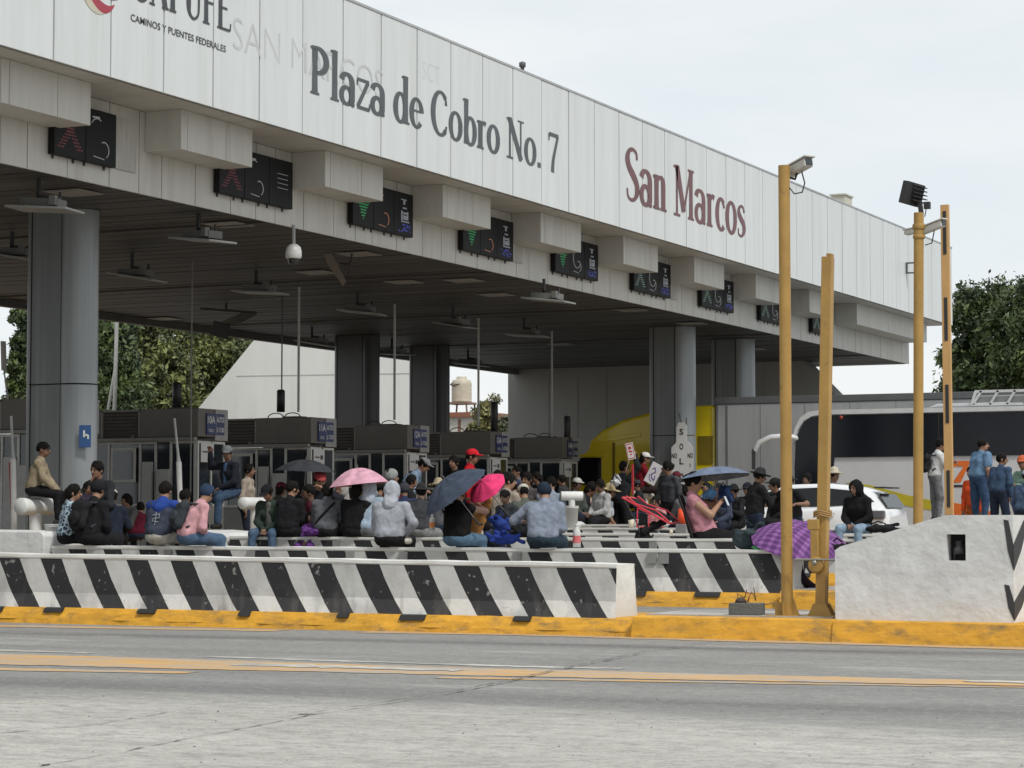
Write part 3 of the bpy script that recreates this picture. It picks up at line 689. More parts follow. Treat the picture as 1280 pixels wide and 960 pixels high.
# ---------------- columns
cl = mat('column_cladding', (.155,.166,.168), .4, metal=.2, var=.12, scale=2, dirt=(.3,.31,.31,.35), dscale=1.4, dstretch=(4,4,.12))
cdk = mat('column_joint', (.02,.02,.02), .8)
cpil = mat('column_half_round', (.26,.278,.284), .38, metal=.25, var=.1, scale=2.5, dirt=(.36,.38,.39,.4), dscale=1.5, dstretch=(7,7,.1))
cl_n, cp_n = cl, cpil; cl_d = mat('column_shade_cladding', (.035,.036,.037), .3, var=.2, scale=1, dstretch=(3,3,.3))  # cl_d: dark glossy copy, canopy shade put into the rear columns' colour
def column(name, lab, Xr, Y0, scale=1.0, dk=False, Lx=.6):
    """capsule plan: flat face to the lane, half-round end toward +X"""
    wY = .62*scale; r_ = .46*scale
    cl = cl_d if dk else cl_n; cpil = cl_d if dk else cp_n
    g0 = gz(Y0)+.1; t = thing(name, lab, 'column', (Xr, Y0, 0), group='grey clad columns carrying the canopy')
    zj = H+ (5.0)*.44
    for (z0, z1) in ((g0, zj-.012), (zj+.012, ZW+.045)):
        b = MB(); b.box(-Lx, -.028, 0, wY, z0, z1); b.build('flat_cladding', cl, t)
        b = MB(); n = 14
        pl = [(0, -.0)]+[(r_*math.sin(R(180*i/n))*.95, wY/2-(wY/2+.02)*math.cos(R(180*i/n))) for i in range(n+1)]+[(0, wY)]
        b.prism([(p[0], p[1]) for p in pl[1:-1]], 'z', z0, z1); 
        for f in range(len(b.sm)): b.sm[f] = True if len(b.f[f]) == 4 else False
        b.build('half_round_cladding', cpil, t)
        b = MB(); b.prism([(-Lx-.030-r_*.4*math.sin(R(180*i/8)), wY/2-wY/2*math.cos(R(180*i/8))) for i in range(9)], 'z', z0, z1)
        b.build('rear_cladding', cl, t)
    b = MB(); b.box(-Lx-.05, .1, .012, wY-.03, g0, ZW+.046); b.build('core', cdk, t)
    return t
xc = P(77, 450, Y=30.85).x
xf = P(79, 450, Y=30.0).x
colA = column('column', 'nearest grey clad column at the left, rising behind the man in the tan shirt', xc, 30.85)
colB = column('column', 'grey clad column with the white SOLO sign, right of the middle, before the yellow truck', xf, P(844,450,X=xf).y)
colB2 = column('column', 'grey clad column standing up behind the long trailer, right of the SOLO column', xf, P(920,450,X=xf).y)
xr = -30.7
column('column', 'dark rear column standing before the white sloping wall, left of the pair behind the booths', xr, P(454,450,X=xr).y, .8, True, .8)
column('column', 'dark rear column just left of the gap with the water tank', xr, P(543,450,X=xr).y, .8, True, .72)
column('column', 'grey clad column out of the picture to the left', xf, 25.6)
# blue plate on column A
blue = mat('sign_blue', (.02,.075,.21), .45, var=.05); wsign = mat('sign_white', (.62,.62,.6), .5, var=.04)
p0 = P(112, 560, Y=30.85+.30)
t = thing('parking_sign', 'small blue plate with a white symbol on the nearest grey column', 'sign', (xc+.42, 30.87, p0.z), R(28))
b = MB(); b.box(-.06,.13,-.012,.0,0,.36); pl = b.build('plate', blue, t, bevel=.004)
b = MB(); b.obox((.02,-.0145,.22),.03,.004,.11); b.obox((.05,-.0145,.2),.06,.004,.03); b.obox((.085,-.0145,.17),.025,.004,.07); b.build('symbol', wsign, pl)
# SOLO sign on column B
p0 = P(853, 640, Y=colB.location.y-.25); p1 = P(853, 528, Y=colB.location.y-.25); hs = p1.z-p0.z
t = thing('lane_sign', 'white many-sided sign reading SOLO between two NO columns, on the far grey column', 'sign', (p0.x, p0.y, p0.z))
b = MB(); b.prism([(-.30,0),(.30,0),(.30,hs*.72),(.13,hs*.80),(.13,hs*.96),(.06,hs),(-.10,hs),(-.16,hs*.94),(-.16,hs*.78),(-.30,hs*.72)], 'y', 0, .02); pl = b.build('panel', wsign, t)
b = MB(); X_, U_ = (1,0,0), (0,0,1)
for i, c in enumerate('SOLO'): put_text(b, c, (-.075, -.003, hs*(.86-.165*i)), X_, U_, .11, .16, .03)
for s_ in (-.29, .15):
    put_text(b, 'NO', (s_+.0, -.003, hs*.60), X_, U_, .15, .13, .03)
    for i in range(4): put_text(b, 'TAG'[i] if False else 'VALE'[i] if False else 'I', (s_+.06, -.003, hs*(.5-.1*i)), X_, U_, .02, .09, .01)
b.build('lettering', mat('sign_black', (.02,.02,.025), .5), pl, recalc=False)
b = MB(); b.bar((0,.05,hs*.9),(-.1,.05,hs+.25),.02); b.bar((.1,.05,hs*.9),(.1,.05,hs+.12),.02); b.build('wire_tie', seam, t)

# ---------------- toll booths
bp_ = mat('booth_panel_grey', (.13,.12,.107), .55, var=.08, scale=2, dirt=(.17,.16,.14,.4), dscale=1.5)
bdk = mat('booth_dark', (.05,.048,.045), .6); bfr = mat('booth_frame', (.55,.55,.52), .5, metal=.2); glass = mat('booth_glass', (.02,.025,.03), .08, var=.3, scale=1, spec=.8)
bwall = mat('booth_wall', (.26,.255,.24), .6); notice = mat('notice_white', (.6,.6,.6), .6, var=.03)
def booth(k, idx, label):
    a = -25.1; Y0 = IY[k]+.15; z = gz(IY[k]); L_ = 3.9; W_ = 1.05; zt = 3.33; zm = zt-.56
    t = thing('toll_booth', label, 'toll booth', (a, Y0, z), group='toll booths down the row of islands')
    # local: x to -L_, y 0..W_, z up from island ground
    zt -= z; zm -= z
    b = MB(); b.box(-1.36, -.0, 0, W_, zm, zt); b.box(-2.30,-1.37, .10, W_-.1, zm, zt-.01); b.box(-L_,-2.31, 0, W_, zm, zt)
    b.box(-L_+.1, -.1, .1, W_-.1, zt-.04, zt+.0); b.build('parapet', bp_, t, bevel=.012)
    b = MB()
    for i in range(7): b.obox((-1.835, .05, zm+.05+i*.07), .88, .05, .045, Matrix.Rotation(R(35),3,'X'))
    b.build('louvre', mat('louvre_grey', (.12,.11,.1), .5), t)
    b = MB(); b.box(-2.31,-2.26,.0,.1,zm,zt-.02); b.box(-1.41,-1.365,.0,.1,zm,zt-.02); b.box(-2.3,-1.37,.0,.1,zt-.045,zt-.01); b.build('louvre_frame', mat('louvre_frame_grey', (.2,.19,.17), .5), t)
    b = MB(); b.box(-L_+.1,-.02,-.10,.0,zm-.075,zm-.012); b.tube([(-1.5,-.06,zm+.0),(-1.5,-.06,zm+.03)],.03,8); b.build('gutter', mat('gutter_grey', (.22,.22,.2), .5), t)
    b = MB(); b.box(-L_,-.02,.06,W_-.06,.15,1.02); b.build('wall', bwall, t)
    # frames
    b = MB()
    for x in (-.06,-.62,-.98,-1.35,-2.1,-2.85,-3.85): b.box(x-.05, x, .02, .075, 1.02 if x not in (-.98,-1.35) else .2, zm-.08)
    for (x0,x1) in ((-.62,-.11),(-1.35,-1.03),(-2.1,-1.4),(-2.85,-2.15),(-3.85,-2.9)): b.box(x0, x1-.0, .025, .07, zm-.13, zm-.082); b.box(x0, x1, .025,.07,1.02,1.07)
    for y in (.03,.5,.97): b.box(-.07,-.018,y-.0,y+.05,1.02,zm-.08)
    b.box(-.07,-.018,.08,.97,zm-.13,zm-.082); b.box(-.07,-.018,.08,.97,1.02,1.07)
    b.build('window_frame', bfr, t)
    b = MB(); b.box(-2.05,-1.45,-.02,.0,1.5,zm-.2); b.box(-1.99,-1.51,-.025,-.021,1.56,zm-.26,1); b.build('side_window', [mat('frame_cream', (.5,.5,.46), .5), glass], t)
    b = MB(); b.box(-3.83,-.07,.045,.055,1.06,zm-.1); b.box(-.05,-.04,.08,.98,1.06,zm-.1); b.box(-3.83,-.07,W_-.05,W_-.04,1.06,zm-.1); b.build('window_glass', glass, t)
    b = MB(); b.box(-.90,-.62,-.10,.0,.2,1.75); b.box(-1.3,-1.06,-.03,.03,.2,1.9); b.build('equipment_cabinet', mat('cabinet_grey', (.42,.42,.41), .5), t)
    # blue lane sign and white notice on the end face
    b = MB(); b.box(.008,.03,.28,.92,zm+.05,zm+.47); b.box(.006,.02,.60,1.06,zm-.06,zm+.56,1); pl = b.build('lane_board', [mat('board_blue', (.018,.03,.12), .4), mat('board_back', (.3,.3,.29), .5)], t)
    b = MB(); Ux, Uz = (0,1,0), (0,0,1); n_ = ['9A','10A','11A','12A','13A','14A','15A'][idx]
    put_text(b, n_, (.034,.30,zm+.27), Ux, Uz, .27, .15, .02); put_text(b, 'TODO 2', (.034,.33,zm+.10), Ux, Uz, .2, .06, .01)
    b.box(.031,.034,.605,.61,zm+.07,zm+.45)
    put_text(b, 'AUTOS', (.034,.63,zm+.30), Ux, Uz, .27, .11, .02); put_text(b, '$ 173.00', (.034,.63,zm+.09), Ux, Uz, .27, .11, .02)
    b.build('lettering', wsign, pl, recalc=False)
    b = MB(); b.box(-.015,.0,.12,.58,zm-.50,zm-.12); nn = b.build('notice', notice, t)
    b = MB(); b.box(.001,.003,.17,.36,zm-.31,zm-.28); b.box(.001,.003,.40,.51,zm-.34,zm-.25); b.build('print', seam, nn)
    b = MB(); b.tube([(-.7+.2*math.cos(R(a_)), .4, zt+.02+.10*math.sin(R(a_))) for a_ in range(0,181,20)], .012, 6); b.tube([(-1.15+.2*math.cos(R(a_)), .45, zt+.02+.10*math.sin(R(a_))) for a_ in range(0,181,20)], .012, 6)
    b.box(-.9,-.45,.3,.6,zt+.002,zt+.04); b.build('cable_loop', bdk, t)
    return t
BO = [(3,0,'leftmost toll booth, half hidden behind the nearest grey column'), (4,1,'toll booth with the blue 10A board, above the woman in the pink hoodie'), (5,2,'toll booth with the blue 11A board, above the dark umbrella'),
      (6,3,'toll booth with the blue 12A board, above the pale pink umbrella'), (7,4,'toll booth with the blue 13A board, behind the man in the red cap'), (8,5,'toll booth with the blue 14A board, left of the yellow truck')]
for k, i, l in BO: booth(k, i, l)
# black lane posts above the booths
for (px, pt, pb, Yb, l) in ((618,502,545,IY[7]+.6,'black post standing on the roof of booth 13A'),(709,520,560,IY[8]+.6,'black post standing on the roof of booth 14A'),(351,487,515,IY[5]+.9,'short black post on the roof of booth 11A'),(221,478,513,IY[4]+1.0,'short black post on the roof of booth 10A')):
    p0, p1 = P(px, pb, Y=Yb), P(px, pt, Y=Yb); b = MB(); b.lathe((0,0,0), [(.0,0),(.09,0),(.09,p1.z-p0.z-.03),(.06,p1.z-p0.z),(0,p1.z-p0.z)], 12)
    o = b.build('antenna_post', mat('post_black', (.02,.02,.02), .5)); o.location = p0; tag(o, l, 'post')
# hanging rods from the ceiling
for (px, pb, Yb, r_, l, m_) in ((373,515,IY[5]+.5,.028,'pale rod dropping from the ceiling to booth 11A',(.4,.41,.4)),(493,525,IY[6]+.5,.03,'pale rod dropping from the ceiling to booth 12A',(.4,.41,.4)),(598,532,IY[7]+.3,.03,'pale rod dropping through the water tank gap',(.4,.41,.4)),(690,553,IY[8]+.3,.03,'pale rod dropping before the grey wall',(.4,.41,.4)),
        (238,620,IY[4]-.35,.014,'thin grey cable hanging down left of the waving man',(.2,.2,.2)),(352,512,IY[5]+1.3,.016,'thin dark cable hanging left of the 11A rod',(.05,.05,.05))):
    p0 = P(px, pb, Y=Yb); b = MB(); b.tube([(0,0,0),(0,0,ZW+.04-p0.z)], r_, 8); o = b.build('ceiling_rod', mat('rod_%d' % int(m_[0]*100), m_, .5)); o.location = p0; tag(o, l, 'rod')

# ---------------- ceiling fixtures
trayw = mat('tray_white', (.25,.25,.24), .5); trayd = mat('fixture_dark', (.03,.03,.03), .6); pale = mat('flush_light_pale', (.24,.23,.21), .5)
FX = [(48,262,'grey angled tray light above the nearest column'),(248,301,'grey tray light hanging left of the dome camera'),(165,347,'grey tray light beside the nearest column, deeper in'),(320,366,'grey tray light before the left tree'),
      (447,391,'grey tray light left of the second rod'),(566,407,'grey tray light right of the second rod'),(655,420,'grey tray light right of the third rod'),(680,376,'small grey tray light near the canopy edge'),(390,430,'small dark tray light beside the rear column'),(490,443,'small dark tray light between the rear columns'),(585,456,'small dark tray light above the water tank'),(15,322,'grey tray light at the left edge')]
for i, (px, py, l) in enumerate(FX):
    zl = ZW-.42; p = P(px, py, Z=zl); t = thing('tray_light', l, 'light fitting', (p.x, p.y, ZW+.04), R([10,-15,5,0][i%4]), 'tray lights hanging under the ceiling')
    b = MB(); b.bar((0,0,0),(0,0,-.3),.05); b.bar((-.02,0,-.26),(.35,0,-.30),.05); b.bar((.30,.1,-.2),(.3,.1,-.42),.03); b.build('bracket', trayd, t)
    b = MB(); b.obox((.1,0,-.46), 1.0, .62, .035, Matrix.Rotation(R(4+3*(i%3)),3,'Y')); b.build('tray', trayw, t, bevel=.008)
    b = MB(); b.obox((.05,.05,-.36), .62, .3, .12, Matrix.Rotation(R(4),3,'Y')); b.obox((.3,-.12,-.35), .1,.1,.14); b.build('ballast', mat('ballast_grey', (.14,.14,.13), .5), t)
FL = [(92,240),(285,280),(395,340),(448,317),(580,350),(620,368),(788,387),(865,404),(940,436),(700,430),(505,352),(205,398)]
for i, (px, py) in enumerate(FL):
    p = P(px, py, Z=ZW+.04); o = MB().box(-.33,.33,-.33,.33,-.02,.0).build('flush_light', pale, None, bevel=.006); o.location = p
    tag(o, 'pale square flush ceiling panel light, %s' % ['nearest, above the first column','left of the dome camera, by the canopy edge','beside the hanging torn panel','near the canopy edge below the green arrow signal','below the fourth lane signal','left of the fifth lane signal','above the SOLO column','right of the SOLO column by the edge','far right under the canopy','deep in the dark middle','deep behind the dome camera','deep at the left beside the trees'][i], 'ceiling light', 'flush panels in the ceiling')
# dome camera
p = P(367, 322, Z=ZW-.52); t = thing('dome_camera', 'white dome camera hanging from the ceiling on a short stalk', 'camera', (p.x, p.y, ZW+.04))
b = MB(); b.tube([(0,0,0),(0,0,-.36)], .03, 8); b.build('stalk', mat('stalk_grey', (.3,.3,.3), .5), t)
b = MB(); b.lathe((0,0,-.62), [(.0,.30),(.06,.29),(.12,.24),(.14,.16),(.14,.07),(.12,.04)], 16); b.build('housing', mat('camera_white', (.55,.55,.53), .4), t)
b = MB(); b.lathe((0,0,-.62), [(.11,.05),(.10,.0),(.07,-.05),(.0,-.075)], 14); b.build('dome', glass, t)
# torn panel and broken bits
p = P(405, 320, Z=ZW+.0); t = thing('torn_ceiling_panel', 'torn strip of ceiling panel dangling near the dome camera', 'panel', (p.x, p.y, ZW+.04))
b = MB(); b.add([(0,0,0),(.16,.02,0),(.42,.1,-.52),(.36,.1,-.62),(.05,.05,-.2)], [(0,1,2,3,4)]); b.add([(0,.012,0),(.16,.032,0),(.42,.112,-.52),(.36,.112,-.62),(.05,.062,-.2)], [(4,3,2,1,0)]); b.build('strip', mat('torn_panel', (.2,.17,.14), .7), t)
b = MB(); b.tube([(.6,0,0),(.6,0,-.15),(.5,.05,-.22),(.35,0,-.2)], .02, 6); b.tube([(.6,0,-.1),(.55,0,-.45)], .012, 5); b.build('wire', trayd, t)
# floodlight hanging at left rear
p = P(278, 408, Z=ZW-.5); t = thing('hanging_floodlight', 'black floodlight hanging under a pale reflector, in front of the left trees', 'floodlight', (p.x, p.y, ZW+.04))
b = MB(); b.bar((-.6,0,-.1),(.9,0,-.25),.05); b.bar((.1,0,0),(.1,0,-.2),.04); b.build('rail', trayd, t)
b = MB(); b.add([(.0,0,-.42),(.55,.1,-.2),(.95,.0,-.26),(.45,-.1,-.5)], [(0,1,2,3)]); b.add([(.0,0,-.45),(.55,.1,-.23),(.95,.0,-.29),(.45,-.1,-.53)], [(3,2,1,0)]); b.build('reflector', mat('reflector_grey', (.2,.19,.17), .5), t)
b = MB(); b.obox((-.05,0,-.62), .42, .1, .34, Matrix.Rotation(R(15),3,'Y')); b.obox((.2,0,-.5), .2,.06,.06); b.build('lamp_head', trayd, t, bevel=.01)

# ---------------- white pyramid walls behind
lw = mat('far_white_wall', (.68,.67,.63), .8, var=.04, scale=.6, dirt=(.42,.41,.38,.3), dscale=.5, dstretch=(2,2,.3)); gw = mat('shade_grey_end_wall', (.27,.262,.245), .85, var=.07, scale=1, dirt=(.25,.24,.22,.4), dscale=.8, dstretch=(2,2,.3))  # gw: wall turned from the sun, its shade put into a darker grey
def wallpoly(name, lab, Yw, pts, th, m, seams_h=(), seams_v=()):
    t = thing(name, lab, 'wall', (0, Yw, 0)); pl = [(P(px,py,Y=Yw).x, P(px,py,Y=Yw).z) for px, py in pts]
    b = MB(); b.prism(pl, 'y', 0, th); b.build('wall', m, t)
    b = MB()
    for (pa, ya_, pb, yb_) in seams_h+seams_v:
        A = P(pa,ya_,Y=Yw); B_ = P(pb,yb_,Y=Yw); b.bar((A.x,-.004,A.z),(B_.x,-.004,B_.z),.03,.012)
    if b.v: b.build('joint', mat('wall_joint', (.32,.31,.29), .8), t)
    return t
wallpoly('sloping_wall', 'bright white wall with a steep sloping left edge, behind the booths', 92.0, [(232,530),(372,358),(549,354),(549,548),(540,660),(140,660)], .5, lw, ((296,470,556,466),(335,424,556,420)))
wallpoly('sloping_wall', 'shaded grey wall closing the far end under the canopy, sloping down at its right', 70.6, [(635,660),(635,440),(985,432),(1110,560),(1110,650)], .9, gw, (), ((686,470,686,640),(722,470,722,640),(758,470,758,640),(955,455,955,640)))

# ---------------- water tank and low building
Yt = 120; p = P(577, 503, Y=Yt); s = 3*Yt/2905/3
sc_ = (P(577,470,Y=Yt)-P(577,502,Y=Yt)).length
t = thing('water_tank', 'cream plastic water tank on a stand with a dark script mark, seen through the gap', 'water tank', (p.x, p.y, p.z))
r_ = (P(588.5,480,Y=Yt)-P(565.5,480,Y=Yt)).length/2
b = MB(); prof = [(0,0),(r_*.96,0),(r_,.06)]
for i in range(9): prof += [(r_*(1.0 if i%2 else .975), .1+i*sc_*.085)]
prof += [(r_*.9, sc_*.86),(r_*.55, sc_*.90),(r_*.5,sc_*.92),(r_*.5,sc_),(0,sc_*1.0)]
b.lathe((0,0,0), prof, 22); b.build('tank', mat('tank_cream', (.46,.41,.32), .6), t)
b = MB(); b.box(-r_*1.15, r_*1.15, -r_, r_, -.12, 0); 
for s_ in (-1,1):
    for y_ in (-1,1): b.bar((s_*r_*.95,y_*r_*.9,-.1),(s_*r_*1.1,y_*r_*.9,-1.1),.08)
b.build('stand', mat('stand_brown', (.2,.14,.1), .7), t)
b = MB(); pts = [(-r_*.7,-r_*1.0,sc_*.66),(-r_*.55,-r_*1.01,sc_*.74),(-r_*.5,-r_*1.01,sc_*.62),(-r_*.3,-r_*1.02,sc_*.66),(0,-r_*1.02,sc_*.68),(r_*.25,-r_*1.0,sc_*.7)]
b.tube(pts, [.05,.045,.04,.035,.03,.02], 5); b.build('mark', mat('mark_brown', (.06,.04,.03), .6), t)
bl = P(556, 522, Y=118); br = P(604, 522, Y=118); t = thing('low_building', 'low white building with a rusty roof edge below the water tank', 'building', (bl.x, 118, 0))
wd = br.x-bl.x; b = MB(); b.box(-4, wd, 0, 5, -.2, bl.z); b.build('wall', mat('far_wall', (.5,.47,.42), .8), t); b = MB(); b.box(-4.1, wd+.15, -.2, 5.2, bl.z+.003, bl.z+.28); b.build('roof_edge', mat('rusty_edge', (.25,.1,.06), .8), t)
b = MB(); b.box(wd*.35, wd*.42, -.02, -.001, bl.z-1.6, bl.z-.1); b.box(wd*.5, wd*.9, -.06, -.001, bl.z-1.1, bl.z-1.0); b.build('downpipe', mat('pipe_brown', (.2,.1,.07), .7), t)
# pale poles among the left trees
for (xa, ya_, xb, yb_, l, r__) in ((146,400,143,515,'pale upright pole in front of the left trees',.09),(135,512,146,450,'pale leaning pole beside the upright pole in the left trees',.07)):
    A, B_ = P(xa,ya_,Y=52), P(xb,yb_,Y=52); b = MB(); b.tube([(0,0,0), B_-A], r__*.6, 8); o = b.build('pole', mat('pole_pale', (.42,.43,.42), .5)); o.location = A; tag(o, l, 'pole')

# ---------------- trees
barkm = mat('bark', (.075,.06,.045), .9, bump=.4); 
def leafmat(name, c):
    if name in _M: return _M[name]
    m = bpy.data.materials.new(name); m.use_nodes = True; _M[name] = m; t = m.node_tree; bs = t.nodes['Principled BSDF']
    g_ = t.nodes.new('ShaderNodeNewGeometry'); r = t.nodes.new('ShaderNodeValToRGB'); r.color_ramp.elements[0].color = (*[q*.55 for q in c],1); r.color_ramp.elements[1].color = (*[min(1,q*1.7) for q in c],1)
    co = t.nodes.new('ShaderNodeTexCoord'); n_ = t.nodes.new('ShaderNodeTexNoise'); n_.inputs['Scale'].default_value = .8; n_.inputs['Detail'].default_value = 3; t.links.new(co.outputs['Object'], n_.inputs[0]); r2 = t.nodes.new('ShaderNodeValToRGB'); r2.color_ramp.elements[0].position = .38; r2.color_ramp.elements[1].position = .62; r2.color_ramp.elements[0].color = (.45,.5,.55,1); r2.color_ramp.elements[1].color = (1.35,1.25,1.0,1); t.links.new(n_.outputs[0], r2.inputs[0]); mu = t.nodes.new('ShaderNodeMix'); mu.data_type = 'RGBA'; mu.blend_type = 'MULTIPLY'; mu.inputs[0].default_value = 1; t.links.new(g_.outputs['Random Per Island'], r.inputs[0]); t.links.new(r.outputs[0], mu.inputs[6]); t.links.new(r2.outputs[0], mu.inputs[7]); t.links.new(mu.outputs[2], bs.inputs['Base Color']); bs.inputs['Roughness'].default_value = .55
    return m
def tree(lab, x, y, z0, h, rx, rz_, n, m, seed, leaf=.16, trunk=.25, clumps=60, base=.3):
    rg = np.random.default_rng(seed); t = thing('tree', lab, 'tree', (x, y, z0))
    cz = h*(base+(1-base)*.5); hz = h*(1-base)*.5
    c = rg.normal(size=(clumps,3)); c /= np.linalg.norm(c,axis=1)[:,None]; c *= (rg.random((clumps,1))**.42)*np.where(rg.random((clumps,1))<.22,1.13,1)
    c = c*np.array([rx,rx,hz])*np.array([.86,.86,.9])+np.array([0,0,cz]); cr_ = rg.uniform(.20,.42,clumps)*rz_
    b = MB(); b.tube([(0,0,-.3),(trunk*.3,0,h*.25),(-trunk*.4,.1,h*.5),(0,0,h*.8)], [trunk,trunk*.8,trunk*.5,trunk*.15], 8)
    for i in range(min(clumps, 34)):
        s0 = Vector((0,0,h*rg.uniform(.2,.6))); e = Vector(c[i]); mid = s0.lerp(e,.5)+Vector((0,0,-.05*h*rg.random())); b.tube([s0,mid,e], [trunk*.3,trunk*.18,.02], 5, cap=False)
    b.build('trunk', barkm, t)
    ci = rg.integers(0,clumps,n); d = rg.normal(size=(n,3)); d /= np.linalg.norm(d,axis=1)[:,None]; rad = cr_[ci]*(rg.random(n)**.45)*np.where(rg.random(n)<.12,1.35,1)
    pos = c[ci]+d*rad[:,None]*np.array([1.15,1.15,.8])
    a = rg.normal(size=(n,3)); a /= np.linalg.norm(a,axis=1)[:,None]; bb = np.cross(a, rg.normal(size=(n,3))); bb /= np.linalg.norm(bb,axis=1)[:,None]
    L_ = leaf*rg.uniform(.35,1.35,(n,1))*rg.uniform(.7,1.2,clumps)[ci][:,None]; v = np.stack([pos-a*L_, pos+bb*L_*.42, pos+a*L_, pos-bb*L_*.42],1).reshape(-1,3)
    me = bpy.data.meshes.new('crown'); me.vertices.add(4*n); me.vertices.foreach_set('co', v.ravel().astype('f')); me.loops.add(4*n); me.loops.foreach_set('vertex_index', np.arange(4*n,dtype='i')); me.polygons.add(n)
    me.polygons.foreach_set('loop_start', np.arange(0,4*n,4,dtype='i')); me.polygons.foreach_set('loop_total', np.full(n,4,dtype='i')); me.update(calc_edges=True); me.materials.append(m)
    finish(bpy.data.objects.new('crown', me), t); return t
lm1 = leafmat('leaf_dark_green', (.055,.082,.028)); lm2 = leafmat('leaf_olive', (.115,.135,.05)); lm3 = leafmat('leaf_pale_olive', (.15,.15,.075))
def tr(lab, px, pyt, Yw, rpx, n, m, seed, **k):
    p = P(px, pyt, Y=Yw); s_ = PX(p)[2]; h = p.z-.38; return tree(lab, p.x, Yw, .38, h, rpx/s_, rpx/s_*1.15, n, m, seed, **k)
tr('tall dark tree at the right edge, spreading behind the bus', 1228, 328, 100, 54, 56000, lm1, 1, base=.12, clumps=110)
tr('wide dark tree at the far right corner, cut by the frame', 1300, 340, 97, 60, 56000, lm1, 2, base=.12, clumps=110)
tr('narrow dark tree at the far left edge, beside the nearest column', 28, 355, 84, 19, 26000, lm1, 3, base=.0, clumps=200)
tr('dark dense tree right of the nearest column, leftmost of the clump', 135, 350, 88, 52, 36000, lm1, 4, base=.08, clumps=100)
tr('olive tree in the middle of the left clump, showing sky gaps', 200, 352, 96, 52, 34000, lm2, 5, base=.10, clumps=90)
tr('olive tree at the right of the left clump, behind the sloping wall', 272, 358, 102, 62, 42000, lm2, 6, base=.16, clumps=110)
tr('thin pale tree in the gap beside the water tank', 614, 484, 110, 26, 12000, lm3, 7, leaf=.16, base=.0, clumps=130)
tr('low bush tree below the water tank', 594, 506, 112, 15, 5000, lm3, 8, leaf=.16, base=.0, clumps=70)
# ============================================================ vehicles
tyre = mat('tyre_rubber', (.02,.02,.02), .8); rim = mat('rim_grey', (.35,.35,.35), .35, metal=.7)
def wheel(t, x, y, z, r_, w_=.22, side=-1):
    b = MB(); b.lathe((x,y,z), [(r_*.62,0),(r_*.95,0),(r_,.04),(r_,w_-.04),(r_*.95,w_),(r_*.62,w_),(r_*.62,0)], 24, ax='y'); wh = b.build('wheel', tyre, t)
    b = MB(); b.lathe((x,y,z), [(0,.03),(r_*.2,.02),(r_*.25,.05),(r_*.55,.05),(r_*.64,.015)], 20, ax='y')
    for i in range(6):
        a = R(60*i); b.bar((x+math.cos(a)*r_*.15,y+.02,z+math.sin(a)*r_*.15),(x+math.cos(a)*r_*.58,y+.02,z+math.sin(a)*r_*.58),.05,.03)
    b.build('rim', rim, wh)
def loft(b, secs, mi=0, smooth=True, caps=True):
    m_ = len(secs[0]); v = [p for s_ in secs for p in s_]
    b.add(v, [(i*m_+j, (i+1)*m_+j, (i+1)*m_+(j+1)%m_, i*m_+(j+1)%m_) for i in range(len(secs)-1) for j in range(m_)], mi, smooth)
    if caps: b.add(secs[0], [tuple(range(m_))], mi); b.add(secs[-1], [tuple(range(m_))[::-1]], mi)
# ---- white SUV (heading left)
Yc = IY[4]+IW+.62; pf = P(852, 690, Y=Yc); prr = P(1108, 690, Y=Yc); Lc = prr.x-pf.x; zc = gz(Yc)
car = thing('parked_car', 'white hatchback SUV waiting in the lane behind the striped barriers', 'car', (pf.x, Yc, zc), scale=Lc/4.35)
cw = mat('car_white', (.66,.67,.67), .22, var=.02, coat=.6); cgl = mat('car_glass', (.008,.009,.01), .1, var=.2, spec=.35); cbl = mat('car_black_trim', (.025,.025,.025), .5)
def body_sec(x, zb, zt, hw, fl=.04, n=0):
    yc = .9; zm = (zb+zt)/2
    return [(x, yc-hw+fl, zb), (x, yc-hw, zb+.12), (x, yc-hw, zm), (x, yc-hw+.03, zt-.10), (x, yc-hw+.10, zt-.01), (x, yc, zt+.02), (x, yc+hw-.10, zt-.01), (x, yc+hw-.03, zt-.10), (x, yc+hw, zm), (x, yc+hw, zb+.12), (x, yc+hw-fl, zb)]
b = MB(); st = [(0.0,.42,.66,.62),(.04,.30,.74,.74),(.18,.24,.84,.84),(.5,.2,.93,.89),(.95,.2,1.0,.9),(1.3,.2,1.04,.9),(2.2,.2,1.06,.9),(3.2,.2,1.10,.9),(3.8,.2,1.12,.89),(4.15,.26,1.12,.85),(4.30,.32,1.05,.78),(4.35,.40,.9,.70)]
loft(b, [body_sec(*q_) for q_ in st]); bd = b.build('body', cw, car)
# greenhouse
b = MB(); gs = [(1.0,1.0,.72),(1.35,1.20,.70),(1.85,1.47,.62),(2.3,1.55,.60),(3.0,1.56,.60),(3.6,1.50,.60),(4.0,1.38,.60),(4.25,1.10,.66)]
secs = []
for x, zt_, ht in gs:
    zb = 1.0; yc = .9; secs.append([(x, yc-.80, zb), (x, yc-.80-(0), zb+.02), (x, yc-ht-.02, zt_-.05), (x, yc-ht+.06, zt_), (x, yc, zt_+.02), (x, yc+ht-.06, zt_), (x, yc+ht+.02, zt_-.05), (x, yc+.80, zb+.02), (x, yc+.80, zb)])
loft(b, secs); b.build('roof', cw, car)
def side_pt(x, z, off=.012):
    # near side of the greenhouse
    zt_ = np.interp(x, [q_[0] for q_ in gs], [q_[1] for q_ in gs])-.05; ht = np.interp(x, [q_[0] for q_ in gs], [q_[2] for q_ in gs])+.02
    f = min(1, max(0, (z-1.02)/max(.05, zt_-1.02))); return (x, .9-(.80+(ht-.80)*f)-off, z)
